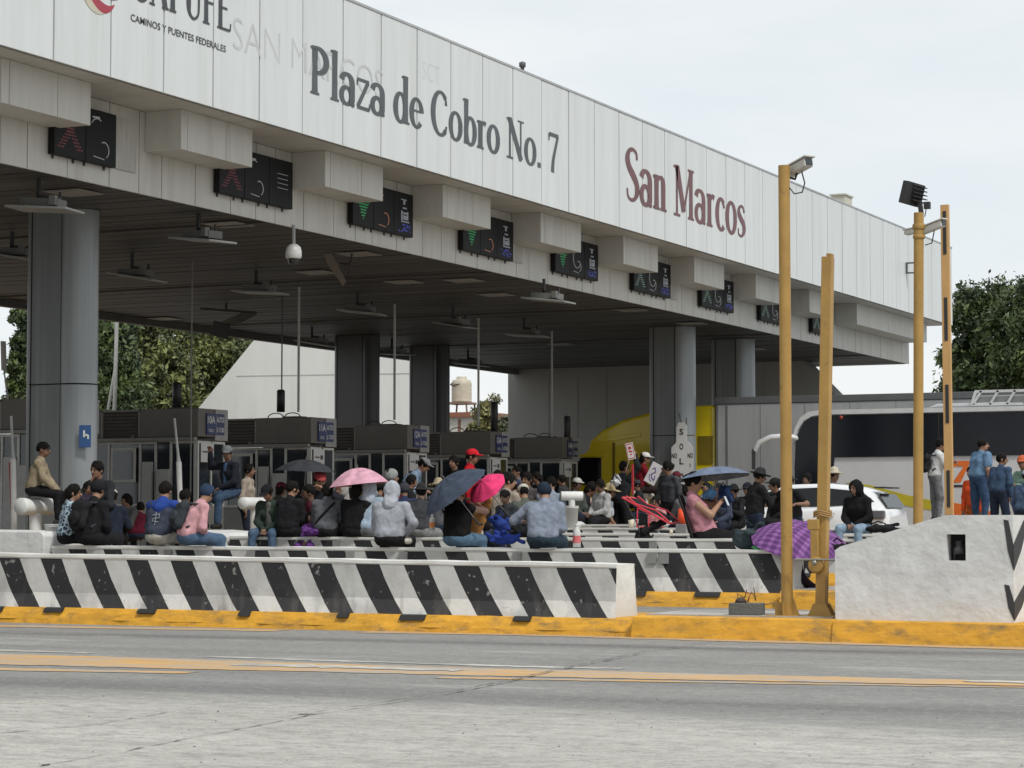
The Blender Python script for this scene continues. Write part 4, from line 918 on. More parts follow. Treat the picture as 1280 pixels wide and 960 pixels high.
for poly in ([(1.42,1.10),(1.98,1.10),(1.98,1.44),(1.82,1.41)], [(2.06,1.10),(2.92,1.10),(2.92,1.49),(2.06,1.46)], [(3.0,1.10),(3.75,1.14),(3.62,1.42),(3.0,1.48)], [(3.82,1.17),(4.05,1.2),(3.85,1.35),(3.72,1.39)]):
    b = MB(); b.add([side_pt(*q_) for q_ in poly], [(0,1,2,3)]); b.add([side_pt(q_[0],q_[1],.002) for q_ in poly], [(3,2,1,0)]); b.build('window', cgl, car, recalc=False)
b = MB(); b.add([(4.12,.3,1.36),(4.12,1.5,1.36),(4.32,1.55,1.08),(4.32,.25,1.08)], [(0,1,2,3)]); b.build('rear_window', cgl, car)
b = MB(); b.add([(1.10,.25,1.06),(1.10,1.55,1.06),(1.80,1.44,1.47),(1.80,.36,1.47)], [(0,1,2,3)]); b.build('windscreen', cgl, car)
b = MB(); b.box(4.0,4.22,.35,1.45,1.47,1.50); b.build('spoiler', cbl, car, bevel=.008)
b = MB(); b.box(3.95,4.31,-.018,.12,.86,1.02); b.build('tail_lamp', mat('tail_lamp', (.10,.10,.11), .2), car, bevel=.02)
b = MB(); b.box(.05,.42,-.012,.1,.70,.82); b.build('headlight', mat('headlight_glass', (.4,.42,.43), .15), car, bevel=.02)
b = MB(); b.box(2.15,2.35,-.03,-.002,.93,.96); b.box(3.1,3.3,-.03,-.002,.95,.98); b.build('door_handle', cw, car)
b = MB(); b.box(2.02,2.03,-.006,.0,.3,1.02); b.box(2.95,2.96,-.006,.0,.3,1.02); b.box(.9,3.4,-.008,.0,.2,.34); b.build('door_seam', cbl, car)
b = MB(); b.box(1.45,1.65,-.14,-.005,1.08,1.2); b.build('wing_mirror', cw, car, bevel=.02)
wheel(car, .85, -.01, .33, .33); wheel(car, 3.50, -.01, .33, .33); wheel(car, .85, 1.58, .33, .33); wheel(car, 3.50, 1.58, .33, .33)
b = MB()
for x_ in (.85,3.5): b.lathe((x_,-.004,.33), [(.34,0),(.40,0),(.40,.03),(.34,.03)], 24, ax='y')
b.build('wheel_arch', cbl, car)

# ---- white coach behind the car (heading left)
Yb = IY[7]+IW+.45; pn = P(990, 600, Y=Yb); zb0 = gz(Yb); hb = P(1100, 512, Y=Yb).z-zb0
bus = thing('coach_bus', 'white coach with dark windows, an orange mark and a yellow stripe, behind the car', 'bus', (pn.x, Yb, zb0))
bw = mat('bus_silver_white', (.50,.51,.52), .3, var=.03, coat=.3); bgl = mat('bus_glass', (.004,.0045,.008), .12, var=.4, scale=.6, spec=.33)
Lb = 12.8; W_ = 2.5
front = [(.0,.35),(-.02,1.0),(-.01,2.0),(.02,hb-.70),(.10,hb-.42),(.24,hb-.17),(.44,hb-.04),(.70,hb)]
b = MB(); poly = front+[(Lb,hb),(Lb,.35)]; b.prism(poly, 'y', .06, W_-.06); b.build('body', bw, bus, bevel=.05)
zt_ = hb-.11; zbm = P(1100,571,Y=Yb).z-zb0
b = MB(); wp = [(.06,1.0),(.06,2.0),(.09,hb-.74),(.18,hb-.46),(.32,hb-.25),(.50,hb-.15),(.74,zt_),(Lb,zt_),(Lb,zbm),(1.05,zbm),(.98,1.0)]
b.prism(wp, 'y', .02, .055); b.build('window_band', bgl, bus)
b = MB()
for x_ in (1.06,3.6,6.1,8.6,11.1): b.box(x_, x_+.03, .012, .019, zbm+.02, zt_-.02)
b.build('window_divider', mat('divider_black', (.01,.01,.01), .5), bus)
b = MB(); b.add([(-.035,.25,1.2),(-.035,W_-.25,1.2),(.0,W_-.3,hb-.75),(.0,.3,hb-.75)], [(0,1,2,3)]); b.build('windscreen', bgl, bus)
b = MB(); b.prism([(.0,hb-.72),(.08,hb-.42),(.22,hb-.15),(.42,hb-.02),(.72,hb+.02),(Lb,hb+.02),(Lb,hb-.09),(.74,hb-.09),(.50,hb-.13),(.30,hb-.24),(.15,hb-.46),(.06,hb-.74)], 'y', -.01, .05); b.build('roof_rail', mat('rail_white', (.52,.53,.53), .35), bus)
b = MB(); b.prism([(3.3,hb+.042),(3.5,hb+.12),(5.2,hb+.13),(5.6,hb+.042)], 'y', .3, 2.1); b.build('roof_hatch', mat('rail_white', (1,1,1)), bus, bevel=.02)
xg = P(1210, 500, Y=Yb).x-bus.location.x; gr = MB(); gr.box(xg, xg+3.4, .25, .30, hb+.05, hb+.11); gr.box(xg+.1, xg+3.4, .25, .30, hb+.36, hb+.42)
for i in range(9): gr.bar((xg+.05+i*.4,.28,hb+.08),(xg+.25+i*.4,.28,hb+.40),.06,.05)
gr.bar((xg+.02,.275,hb+.07),(xg+.12,.275,hb+.40),.06); gr.build('roof_grille', mat('rail_white', (1,1,1)), bus)
b = MB(); b.box(xg, xg+3.4, .35, 2.0, hb+.042, hb+.3); b.build('air_unit', mat('air_unit_grey', (.3,.3,.3), .5), bus, bevel=.03)
# mirror arm
b = MB(); b.tube([(.15,.1,hb-.66),(-.1,-.1,hb-.60),(-.45,-.25,hb-.63),(-.72,-.3,hb-.75),(-.83,-.3,hb-.95)], [.07,.075,.075,.07,.06], 10)
m_ = b.build('mirror_arm', mat('rail_white', (1,1,1)), bus)
b = MB(); b.obox((-.87,-.3,hb-1.15), .06, .16, .5); b.build('mirror', cbl, m_, bevel=.03)
# yellow stripe and orange mark
def lx(px): return P(px, 600, Y=Yb).x-bus.location.x
def lz(px, py): return P(px, py, Y=Yb).z-zb0
b = MB(); sp = [(1057,603),(1085,606),(1130,618),(1170,627),(1170,639),(1125,631),(1085,618)]
b.prism([(lx(a_),lz(a_,c_)) for a_,c_ in sp], 'y', .050, .057); b.build('yellow_stripe', mat('bus_yellow', (.42,.36,.02), .4), bus)
b = MB(); 
for poly in ([(1190,576),(1213,576),(1200,603),(1190,603),(1204,583),(1190,583)],[(1190,628),(1210,632),(1240,640),(1240,660),(1190,660)]):
    b.prism([(lx(a_),lz(a_,c_)) for a_,c_ in poly], 'y', .049, .057)
b.build('orange_mark', mat('bus_orange', (.6,.13,.015), .4), bus)
b = MB(); b.prism([(lx(a_),lz(a_,c_)) for a_,c_ in [(1190,606),(1280,606),(1280,609),(1190,609)]], 'y', .050, .058); b.build('trim_line', cbl, bus)
wxx = lx(1092); wheel(bus, wxx, .0, .5, .5, .3); wheel(bus, wxx+6.2, .0, .5, .5, .3); wheel(bus, wxx, W_-.3, .5, .5, .3); wheel(bus, wxx+6.2, W_-.3, .5, .5, .3)
b = MB(); 
for xx in (wxx, wxx+6.2):
    n = 20; v = []
    for i in range(n+1):
        a_ = math.pi*i/n; 
        for r_ in (.66,.76):
            for yy in (-.06,.055): v.append((xx+r_*math.cos(a_), yy, .45+r_*math.sin(a_)))
    b.add(v, [q_ for i in range(n) for q_ in ((4*i,4*i+4,4*i+6,4*i+2),(4*i+1,4*i+3,4*i+7,4*i+5),(4*i,4*i+1,4*i+5,4*i+4),(4*i+2,4*i+6,4*i+7,4*i+3))], 0)
b.build('wheel_arch', mat('rail_white', (1,1,1)), bus)
b = MB()
for xx in (wxx, wxx+6.2): b.lathe((xx,.045,.45), [(0,0),(.66,0),(.66,.012),(0,.012)], 24, ax='y')
b.build('wheel_well', mat('well_black', (.01,.01,.01), .9), bus)
b = MB(); b.lathe((lx(1052),.01,hb-.17),[(0,-.02),(.045,-.02),(.045,.03)],10,ax='y'); b.build('marker_lamp', mat('lamp_red', (.3,.03,.02), .3), bus)

# ---- yellow truck and grey trailer
Yk = IY[8]+IW+.40; zk = gz(Yk)
def kx(px): return P(px, 560, Y=Yk).x
tk = thing('truck_cab', 'yellow truck cab with a sloping roof fairing, partly behind the SOLO column', 'truck', (kx(720), Yk, zk))
def q2(px, py): v = P(px,py,Y=Yk); return (v.x-tk.location.x, v.z-zk)
yel = mat('truck_yellow', (.72,.55,.018), .3, var=.05, coat=.4)
prof = [q2(718,585),q2(724,572),q2(733,562),q2(736,551),q2(752,537),q2(776,525),q2(803,517.5),q2(835,509),q2(893,506)]
xe_, = (q2(893,506)[0],)
b = MB(); b.prism(prof+[(xe_,.7),(prof[0][0]-.02,.7)], 'y', .05, 2.45); b.build('cab', yel, tk, bevel=.09)
b = MB(); b.prism([q2(736,556),q2(752,548),q2(790,541),q2(800,541),q2(800,546),q2(752,553)], 'y', .02, .052); b.build('roof_fairing_lip', yel, tk, bevel=.01)
b = MB(); b.prism([q2(722,574),q2(728,572),q2(751,572),q2(751,606),q2(721,606)], 'y', .02, .052); b.build('side_window', cgl, tk, bevel=.008)
b = MB(); b.prism([q2(765,553),q2(768,553),q2(768,640),q2(765,640)], 'y', .03, .052); b.build('panel_line', mat('yellow_dark', (.18,.13,.01), .5), tk); b = MB(); b.prism([q2(872,545),q2(890,545),q2(890,580),q2(872,580)], 'y', .03, .053); b.build('cab_grille', mat('yellow_dark', (.18,.13,.01), .5), tk)
b = MB(); b.prism([q2(720,573),q2(726,568),q2(756,567),q2(756,570),q2(728,571)], 'y', -.03, .052); b.build('sun_visor', yel, tk)
b = MB(); b.prism([(prof[0][0]-1.3,.7),(prof[0][0]-1.25,1.35),(prof[0][0]-.03,1.6),(prof[0][0]-.03,.7)], 'y', .3, 2.2); b.build('bonnet', yel, tk, bevel=.08)
wheel(tk, prof[0][0]-.5, .05, .5, .5, .3); wheel(tk, xe_-.9, .05, .5, .5, .3); wheel(tk, xe_-.9, 2.1, .5, .5, .3)
b = MB(); b.box(-1.2, xe_+12, .9, 1.6, .5, .8); b.build('chassis', cbl, tk)
tl = thing('truck_trailer', 'long grey box trailer behind the bus, its roof line crossing to the right edge', 'trailer', (kx(896), Yk-.02, zk))
htl = P(900, 497, Y=Yk).z-zk; b = MB(); b.box(0, 14.6, .0, 2.55, 1.05, htl-.18); b.build('box_body', mat('trailer_grey', (.34,.345,.345), .5, var=.06, dirt=(.18,.18,.17,.5), dscale=.8, dstretch=(2,2,.3)), tl, bevel=.03)
b = MB(); b.box(-.03,14.65,-.02,2.57,htl-.176,htl); b.build('top_rail', mat('rail_grey', (.13,.135,.135), .45, metal=.3), tl, bevel=.01)
b = MB(); 
for i in range(1,13): b.box(i*1.22, i*1.22+.012, -.006, -.001, 1.1, htl-.2)
b.box(.28,.32,-.02,-.001,1.06,htl-.2); b.box(.0,.05,-.03,-.001,1.06,htl-.2); b.build('seam', mat('trailer_seam', (.14,.14,.14), .5), tl)
for i in range(2):
    wheel(tl, 11.2+i*1.3, .05, .5, .5, .3)
# ============================================================ people
class SDF:
    """smooth union of rounded cones / ellipsoids sampled on a grid, surfaced with surface nets"""
    def __init__(s): s.p = []; s.cut = []
    def cone(s, a, b, ra, rb, k=.03, cut=False):
        (s.cut if cut else s.p).append(('c', np.array(a, float), np.array(b, float), ra, rb, k)); return s
    def ell(s, c, r, rot=None, k=.03, cut=False):
        (s.cut if cut else s.p).append(('e', np.array(c, float), np.array(r, float), np.eye(3) if rot is None else np.array(rot), 0, k)); return s
    def bounds(s):
        lo, hi = [], []
        for q in s.p:
            if q[0] == 'c': lo.append(np.minimum(q[1]-q[3], q[2]-q[4])); hi.append(np.maximum(q[1]+q[3], q[2]+q[4]))
            else: m_ = q[2].max(); lo.append(q[1]-m_); hi.append(q[1]+m_)
        return np.min(lo,0), np.max(hi,0)
    def ev(s, q, pts):
        if q[0] == 'c':
            a, b = q[1], q[2]; ab = b-a; l2 = max(1e-9, ab@ab); t = np.clip(((pts-a)@ab)/l2, 0, 1)
            return np.linalg.norm(pts-a-t[...,None]*ab, axis=-1)-(q[3]+(q[4]-q[3])*t)
        d = (pts-q[1])@q[3]; r_ = q[2]; k0 = np.linalg.norm(d/r_, axis=-1); k1 = np.linalg.norm(d/(r_*r_), axis=-1)
        return k0*(k0-1)/np.maximum(k1, 1e-6)
    def mesh(s, h, folds=0.0, seed=0):
        lo, hi = s.bounds(); lo = lo-3*h-.02; hi = hi+3*h+.02; n = np.ceil((hi-lo)/h).astype(int)+1
        ax = [lo[i]+h*np.arange(n[i]) for i in range(3)]; F = np.full(n, 1.0)
        for lst, cut in ((s.p, False), (s.cut, True)):
            for q in lst:
                pad = .09
                if q[0] == 'c': l_, h_ = np.minimum(q[1]-q[3], q[2]-q[4])-pad, np.maximum(q[1]+q[3], q[2]+q[4])+pad
                else: l_, h_ = q[1]-q[2].max()-pad, q[1]+q[2].max()+pad
                i0 = np.clip(((l_-lo)/h).astype(int), 0, n); i1 = np.clip(np.ceil((h_-lo)/h).astype(int)+1, 0, n)
                if (i1 <= i0).any(): continue
                g_ = np.stack(np.meshgrid(*[ax[i][i0[i]:i1[i]] for i in range(3)], indexing='ij'), -1)
                d = s.ev(q, g_); sl_ = tuple(slice(i0[i], i1[i]) for i in range(3)); f = F[sl_]; k = q[5]
                if cut: F[sl_] = np.maximum(f, -d)
                else:
                    hh = np.clip(.5+.5*(f-d)/k, 0, 1); F[sl_] = f*(1-hh)+d*hh-k*hh*(1-hh)
        if folds:
            g_ = np.stack(np.meshgrid(*ax, indexing='ij'), -1); rg = np.random.default_rng(seed)
            for i in range(7):
                dv = rg.normal(size=3); dv /= np.linalg.norm(dv); fr = rg.uniform(18, 95)
                F += folds*np.sin(g_@dv*fr+rg.uniform(0,6)+2.2*np.sin(g_@rg.normal(size=3)*11+rg.uniform(0,6)))*.42*min(1, 40/fr)
        S = F < 0; c = S[:-1,:-1,:-1].astype(int)
        for d in ((1,0,0),(0,1,0),(0,0,1),(1,1,0),(1,0,1),(0,1,1),(1,1,1)): c = c+S[d[0]:n[0]-1+d[0], d[1]:n[1]-1+d[1], d[2]:n[2]-1+d[2]]
        act = (c > 0) & (c < 8); idx = -np.ones(act.shape, int); I = np.argwhere(act); idx[act] = np.arange(len(I))
        acc = np.zeros((len(I),3)); cnt = np.zeros(len(I)); cs = [np.array(q_) for q_ in np.ndindex(2,2,2)]
        for a in cs:
            for axis in range(3):
                if a[axis]: continue
                b_ = a.copy(); b_[axis] = 1; fa = F[tuple((I+a).T)]; fb = F[tuple((I+b_).T)]; m_ = (fa < 0) != (fb < 0); t = np.where(m_, fa/np.where(m_, fa-fb, 1), 0)
                pt = I+a+(b_-a)*t[:,None]; acc[m_] += pt[m_]; cnt[m_] += 1
        V = lo+h*(acc/np.maximum(cnt,1)[:,None]); Q = []
        for axis in range(3):
            u_, v_ = (axis+1)%3, (axis+2)%3; sa = [slice(None)]*3; sb = [slice(None)]*3; sa[axis] = slice(0,-1); sb[axis] = slice(1,None)
            A, B_ = S[tuple(sa)], S[tuple(sb)]; E = np.argwhere(A != B_); 
            E = E[(E[:,u_] > 0)&(E[:,v_] > 0)&(E[:,u_] < act.shape[u_])&(E[:,v_] < act.shape[v_])]
            if not len(E): continue
            du = np.zeros(3,int); du[u_] = 1; dv = np.zeros(3,int); dv[v_] = 1
            q = np.stack([idx[tuple((E-du-dv).T)], idx[tuple((E-dv).T)], idx[tuple(E.T)], idx[tuple((E-du).T)]], 1)
            ins = A[tuple(E.T)]; q[~ins] = q[~ins][:, ::-1]; Q.append(q)
        return V, np.concatenate(Q)
def np_obj(name, V, Q, m, parent, extra=None):
    me = bpy.data.meshes.new(name); n, k = len(V), len(Q)
    me.vertices.add(n); me.vertices.foreach_set('co', np.asarray(V,'f').ravel()); me.loops.add(4*k); me.loops.foreach_set('vertex_index', np.asarray(Q,'i').ravel())
    me.polygons.add(k); me.polygons.foreach_set('loop_start', np.arange(0,4*k,4,dtype='i')); me.polygons.foreach_set('loop_total', np.full(k,4,dtype='i'))
    me.polygons.foreach_set('use_smooth', np.ones(k,bool)); me.update(calc_edges=True)
    for q in (m if isinstance(m, list) else [m]): me.materials.append(q)
    if extra:
        bm = bmesh.new(); bm.from_mesh(me)
        for verts, faces, mi in extra:
            vv = [bm.verts.new(p) for p in verts]
            for f in faces:
                try: ff = bm.faces.new([vv[i] for i in f]); ff.material_index = mi; ff.smooth = True
                except ValueError: pass
        bm.to_mesh(me); bm.free()
    return finish(bpy.data.objects.new(name, me), parent)
def ball(c, r, R_, mi, n=8, m_=5):
    V = []; Fc = []
    for i in range(m_+1):
        ph = math.pi*i/m_
        for j in range(n): a = 2*math.pi*j/n; V.append(tuple(np.array(c)+R_@(np.array(r)*np.array([math.sin(ph)*math.cos(a), math.sin(ph)*math.sin(a), math.cos(ph)]))))
    for i in range(m_):
        for j in range(n): Fc.append((i*n+j, i*n+(j+1)%n, (i+1)*n+(j+1)%n, (i+1)*n+j))
    return V, Fc, mi
def tubex(pts, rs, mi, n=6):
    b = MB(); b.tube([Vector(p) for p in pts], rs, n); return b.v, b.f, mi
SK = {'tan': (.30,.165,.105), 'brown': (.20,.105,.065), 'dark': (.13,.07,.045), 'light': (.38,.23,.16)}
def skin(n): return mat('skin_'+n, SK[n], .55, var=.06, scale=14)
def cloth(c, kind='cloth'):
    c = tuple(round(q,3) for q in c); c = tuple(q*.85 for q in c); return mat('%s_%d_%d_%d' % (kind, *[int(q*1000) for q in c]), c, .92, var=.3, scale=9, bump=.0 if kind in ('umbrella','hat') else .7, bscale=9, spec=.12)
hairm = mat('hair_black', (.008,.007,.006), .75, spec=.12, var=.3, scale=30, bump=.8, bscale=50)
eye_m = mat('eye_dark', (.01,.008,.008), .3); lip_m = mat('lips', (.16,.06,.05), .6)
def rotm(ax, a):
    c, s_ = math.cos(a), math.sin(a)
    return np.array({'x': [[1,0,0],[0,c,-s_],[0,s_,c]], 'y': [[c,0,s_],[0,1,0],[-s_,0,c]], 'z': [[c,-s_,0],[s_,c,0],[0,0,1]]}[ax])
def ik(a, c, l1, l2, hint):
    a, c, hint = np.array(a,float), np.array(c,float), np.array(hint,float); d = c-a; L_ = np.linalg.norm(d); 
    if L_ > (l1+l2)*.985: c = a+d/L_*(l1+l2)*.985; d = c-a; L_ = np.linalg.norm(d)
    if L_ < abs(l1-l2)+.03: L_ = abs(l1-l2)+.03
    u_ = d/max(1e-6,np.linalg.norm(d)); x = (l1*l1-l2*l2+L_*L_)/(2*L_); hgt = math.sqrt(max(0, l1*l1-x*x)); p = hint-u_*(hint@u_); p /= max(1e-6, np.linalg.norm(p))
    return a+u_*x+p*hgt, c
def pattern_mat():
    if 'pat' in _M: return _M['pat']
    m = bpy.data.materials.new('printed_cloth'); m.use_nodes = True; _M['pat'] = m; t = m.node_tree; bs = t.nodes['Principled BSDF']; co = t.nodes.new('ShaderNodeTexCoord'); v = t.nodes.new('ShaderNodeTexVoronoi'); v.feature = 'DISTANCE_TO_EDGE'; v.inputs['Scale'].default_value = 16
    r = t.nodes.new('ShaderNodeValToRGB'); r.color_ramp.elements[0].position = .10; r.color_ramp.elements[1].position = .16; r.color_ramp.elements[0].color = (.33,.42,.48,1); r.color_ramp.elements[1].color = (.02,.035,.06,1)
    t.links.new(co.outputs['Object'], v.inputs[0]); t.links.new(v.outputs['Distance'], r.inputs[0]); t.links.new(r.outputs[0], bs.inputs['Base Color']); bs.inputs['Roughness'].default_value = .9; return m
def person(label, px, ytop, Y, zs, face, pose='sit', shirt=(.05,.05,.05), legs_c=(.03,.04,.07), sk='tan', lean=8, head=(0,0), arms='lap', sleeve='long', hat=None, hair='short',
           spread=.14, stoop=0, vox=.0165, group=None, shoes=(.03,.03,.03), legpose=None, build=1.0, logo=None, inner=None, yoke=None, pattern=False, size=None, knee_drop=.0, glasses=False, skirt=False):
    # local frame: facing +y, z=0 at seat / sole level
    if pose == 'sit': pel = np.array([0,0,.105]); top = .90
    else: pel = np.array([0,0,.93]); top = 1.72
    Tx = rotm('x', -R(lean)); st = rotm('x', -R(lean+stoop))
    Lt = .50; neck = pel+Tx@np.array([0,0,Lt*.55])+st@np.array([0,0,Lt*.45]); Hd = rotm('z', R(head[0]))@rotm('x', -R(head[1]))
    hc = neck+st@np.array([0,.015,.085])+Hd@np.array([0,.015,.085])
    topz = hc[2]+.125+(.03 if hat in ('cap','straw','brim','hood','helmet') else .0)
    p0 = P(px, ytop, Y=Y); s_ = size or (p0.z-zs)/topz; s_ = max(.62, min(1.22, s_))
    off = rotm('z', R(face))@(hc*np.array([1,1,0]))*s_
    t = thing('person', label, 'person', (p0.x-off[0], Y-off[1], p0.z-topz*s_ if size else zs), R(face), group, s_)
    sh = [neck+st@np.array([sx*.185*build, 0, -.055]) for sx in (-1,1)]; hip = [pel+np.array([sx*.095*build,0,-.0]) for sx in (-1,1)]
    # legs
    kn, an, toe = [], [], []
    for i, sx in enumerate((-1,1)):
        if pose == 'sit':
            lp = legpose or 'down'
            if lp == 'down': k_ = hip[i]+np.array([sx*spread*.55,.40,-.03-knee_drop]); a_ = k_+np.array([sx*.02,.03,-.42])
            elif lp == 'out': k_ = hip[i]+np.array([sx*spread*.4,.40,.02]); a_ = k_+np.array([0,.30,-.28])
            elif lp == 'up': k_ = hip[i]+np.array([sx*spread*.5,.36,.20]); a_ = k_+np.array([0,.12,-.38])
            elif lp == 'cross': k_ = hip[i]+np.array([sx*.26,.28,.02]); a_ = hip[i]+np.array([-sx*.04,.36,-.04])
        else:
            w_ = [(-.06,.06),(.08,-.05)][i] if lean >= 0 else (0,0)
            k_ = hip[i]+np.array([sx*.02,.03+w_[0]*.5,-.43]); a_ = k_+np.array([sx*.02,w_[1]*.5-.02,-.42])
        kn.append(k_); an.append(a_); toe.append(a_+np.array([sx*.03,.15,-.055]))
    # arms
    C_ = neck+st@np.array([0,0,-.055]); el, ha = [], []
    kk = (kn[0]+kn[1])/2
    def tgt(sx, i, a):
        if a == 'lap': return C_+st@np.array([sx*.07,.27,-.34])
        if a == 'clasp': return kk*.55+C_*.45+np.array([sx*.035,.06,-.14])
        if a == 'knee': return kn[i]+np.array([-sx*.02,-.03,.08])
        if a == 'phone': return C_+st@np.array([sx*.05,.30,-.12])
        if a == 'raise': return C_+np.array([sx*.42,.10,.24])
        if a == 'head': return C_+np.array([sx*.12,.08,.26])
        if a == 'out': return C_+np.array([sx*.40,.28,-.18])
        if a == 'hold': return C_+np.array([sx*.10,.26,.10])
        if a == 'up': return C_+np.array([sx*.22,.12,.46])
        if a == 'chin': return C_+st@np.array([sx*.04,.14,.07])
        if a == 'back': return pel+np.array([sx*.24,-.10,-.02])
        if a == 'pocket': return pel+np.array([sx*.20,.12,.04])
        return C_+np.array([sx*.24,.03,-.52])
    av = arms if isinstance(arms, tuple) else (arms, arms)
    for i, sx in enumerate((-1,1)):
        hint = (sx*.8,-.5,-.6) if av[i] not in ('raise','up') else (sx*.9,-.1,-.7)
        e_, h_ = ik(sh[i], tgt(sx,i,av[i]), .285, .255, hint); el.append(e_); ha.append(h_)
    # ---- body
    b = SDF(); w_ = build
    b.ell(pel+np.array([0,0,.02]), (.15*w_,.115*w_,.12)); 
    b.cone(pel+np.array([-.05*w_,0,.08]), pel+Tx@np.array([-.07*w_,0,Lt*.62]), .095*w_, .105*w_, .06); b.cone(pel+np.array([.05*w_,0,.08]), pel+Tx@np.array([.07*w_,0,Lt*.62]), .095*w_, .105*w_, .06)
    b.cone(sh[0], sh[1], .062, .062, .06); b.cone(neck+st@np.array([0,0,-.05]), hc+Hd@np.array([0,-.02,-.05]), .058, .055, .02)
    for i, sx in enumerate((-1,1)):
        b.cone(sh[i], el[i], .050*w_, .040*w_); b.cone(el[i], ha[i], .040, .027)
        b.cone(hip[i], kn[i], .085*w_, .058*w_); b.cone(kn[i], an[i], .055*w_, .040)
        b.cone(an[i]+np.array([0,-.03,-.04]), toe[i]-np.array([0,.04,0]), .04, .034)
    b.ell(hc+Hd@np.array([0,-.012,.022]), (.079,.098,.102), Hd, .02); b.ell(hc+Hd@np.array([0,.028,-.045]), (.055,.062,.066), Hd, .03)
    b.cone(hc+Hd@np.array([0,.088,.008]), hc+Hd@np.array([0,.112,-.022]), .011, .016, .012)
    for sx in (-1,1): b.ell(hc+Hd@np.array([sx*.079,-.012,-.008]), (.013,.022,.032), Hd, .006)
    ex = []
    for i, sx in enumerate((-1,1)):
        d = ha[i]-el[i]; d = d/np.linalg.norm(d); side = np.cross(d, [0,0,1.0]); side = side/max(1e-3,np.linalg.norm(side)); nrm = np.cross(side, d)
        if nrm[2] > 0: nrm = -nrm
        pc = ha[i]+d*.045; b.ell(pc, (.040,.050,.020) , np.stack([side, d, nrm],1), .02)
        for j, (o_, ln_) in enumerate(((-.030,.062),(-.010,.074),(.010,.070),(.029,.056))):
            r0 = ha[i]+d*.075+side*o_; r1 = r0+d*ln_*.5+nrm*.010; r2 = r1+d*ln_*.28+nrm*ln_*.42
            ex.append(tubex([r0,r1,r2], [.0105,.0095,.0075], 0))
        s0 = ha[i]+d*.03-side*sx*.034*(1 if True else 1); ex.append(tubex([s0, s0+d*.035-side*sx*.028+nrm*.01, s0+d*.06-side*sx*.024+nrm*.03], [.013,.0115,.009], 0))
    for sx in (-1,1):
        ex.append(ball(hc+Hd@np.array([sx*.032,.085,.012]), (.013,.008,.008), Hd, 1)); ex.append(ball(hc+Hd@np.array([sx*.033,.087,.034]), (.019,.007,.005), Hd, 1))
    ex.append(ball(hc+Hd@np.array([0,.092,-.052]), (.024,.010,.007), Hd, 2))
    V, Q = b.mesh(vox*.86); body = np_obj('body', V, Q, [skin(sk), eye_m, lip_m], t, ex)
    # ---- shirt
    b = SDF(); g_ = .017; w2 = w_
    b.ell(pel+np.array([0,-.005,.06]), (.165*w2+.01,.128*w2+.01,.10)); 
    b.cone(pel+np.array([-.06*w2,0,.07]), pel+Tx@np.array([-.078*w2,0,Lt*.62]), .105*w2+g_, .112*w2+g_, .07); b.cone(pel+np.array([.06*w2,0,.07]), pel+Tx@np.array([.078*w2,0,Lt*.62]), .105*w2+g_, .112*w2+g_, .07)
    b.cone(sh[0]+st@np.array([.01,0,0]), sh[1]+st@np.array([-.01,0,0]), .056+g_, .056+g_, .05); b.cone(neck+st@np.array([0,-.01,-.07]), neck+st@np.array([0,-.005,.018]), .085, .070, .04)
    for i in range(2):
        if sleeve == 'none': b.cone(sh[i], sh[i]+(el[i]-sh[i])*.08, .07, .068)
        elif sleeve == 'short': b.cone(sh[i], sh[i]+(el[i]-sh[i])*.62, .064*w_+g_*.7, .060*w_+g_*.8)
        else: b.cone(sh[i], el[i], .052*w_+g_, .042*w_+g_); b.cone(el[i], ha[i]-(ha[i]-el[i])*.03, .048+g_, .034+g_*.7)
    V, Q = b.mesh(vox, .0055, int(px)); so = np_obj('jacket' if sleeve == 'long' else 'shirt', V, Q, [pattern_mat() if pattern else cloth(shirt)], t)
    if yoke:
        b = SDF(); b.cone(sh[0]+st@np.array([.0,0,.004]), sh[1]+st@np.array([-.0,0,.004]), .080, .080, .05); b.cone(neck+st@np.array([0,-.03,-.10]), neck+st@np.array([0,-.005,.02]), .122*w2, .076, .05); V, Q = b.mesh(vox, .003, 9); np_obj('yoke', V, Q, [cloth(yoke)], t)
    if inner:
        b = SDF(); c0 = pel+Tx@np.array([0,.085*w2,.10]); c1 = neck+st@np.array([0,.045,-.03]); b.cone(c0, c1, .075*w2, .060, .02); V, Q = b.mesh(vox, .004, 3); np_obj('shirt', V, Q, [cloth(inner)], t)
    # ---- trousers
    b = SDF(); b.ell(pel+np.array([0,-.01,.0]), (.175*w_,.142*w_,.115), k=.05)
    for i in range(2):
        if skirt: b.cone(hip[i], kn[i], .11, .13, .08); continue
        b.cone(hip[i], kn[i], .098*w_+.006, .072*w_+.006, .04); b.cone(kn[i], an[i]+np.array([0,0,.03]), .070*w_, .058, .03)
    V, Q = b.mesh(vox, .004, int(px)+5); np_obj('trousers', V, Q, [cloth(legs_c, 'denim')], t)
    for i in range(2):
        b = SDF(); b.cone(an[i]+np.array([0,-.04,-.045]), toe[i]+np.array([0,-.02,.0]), .050, .043, .02); b.cone(an[i], an[i]+np.array([0,-.03,-.04]), .05, .05, .02)
        V, Q = b.mesh(vox); np_obj('shoe', V, Q, [cloth(shoes, 'shoe')], t)
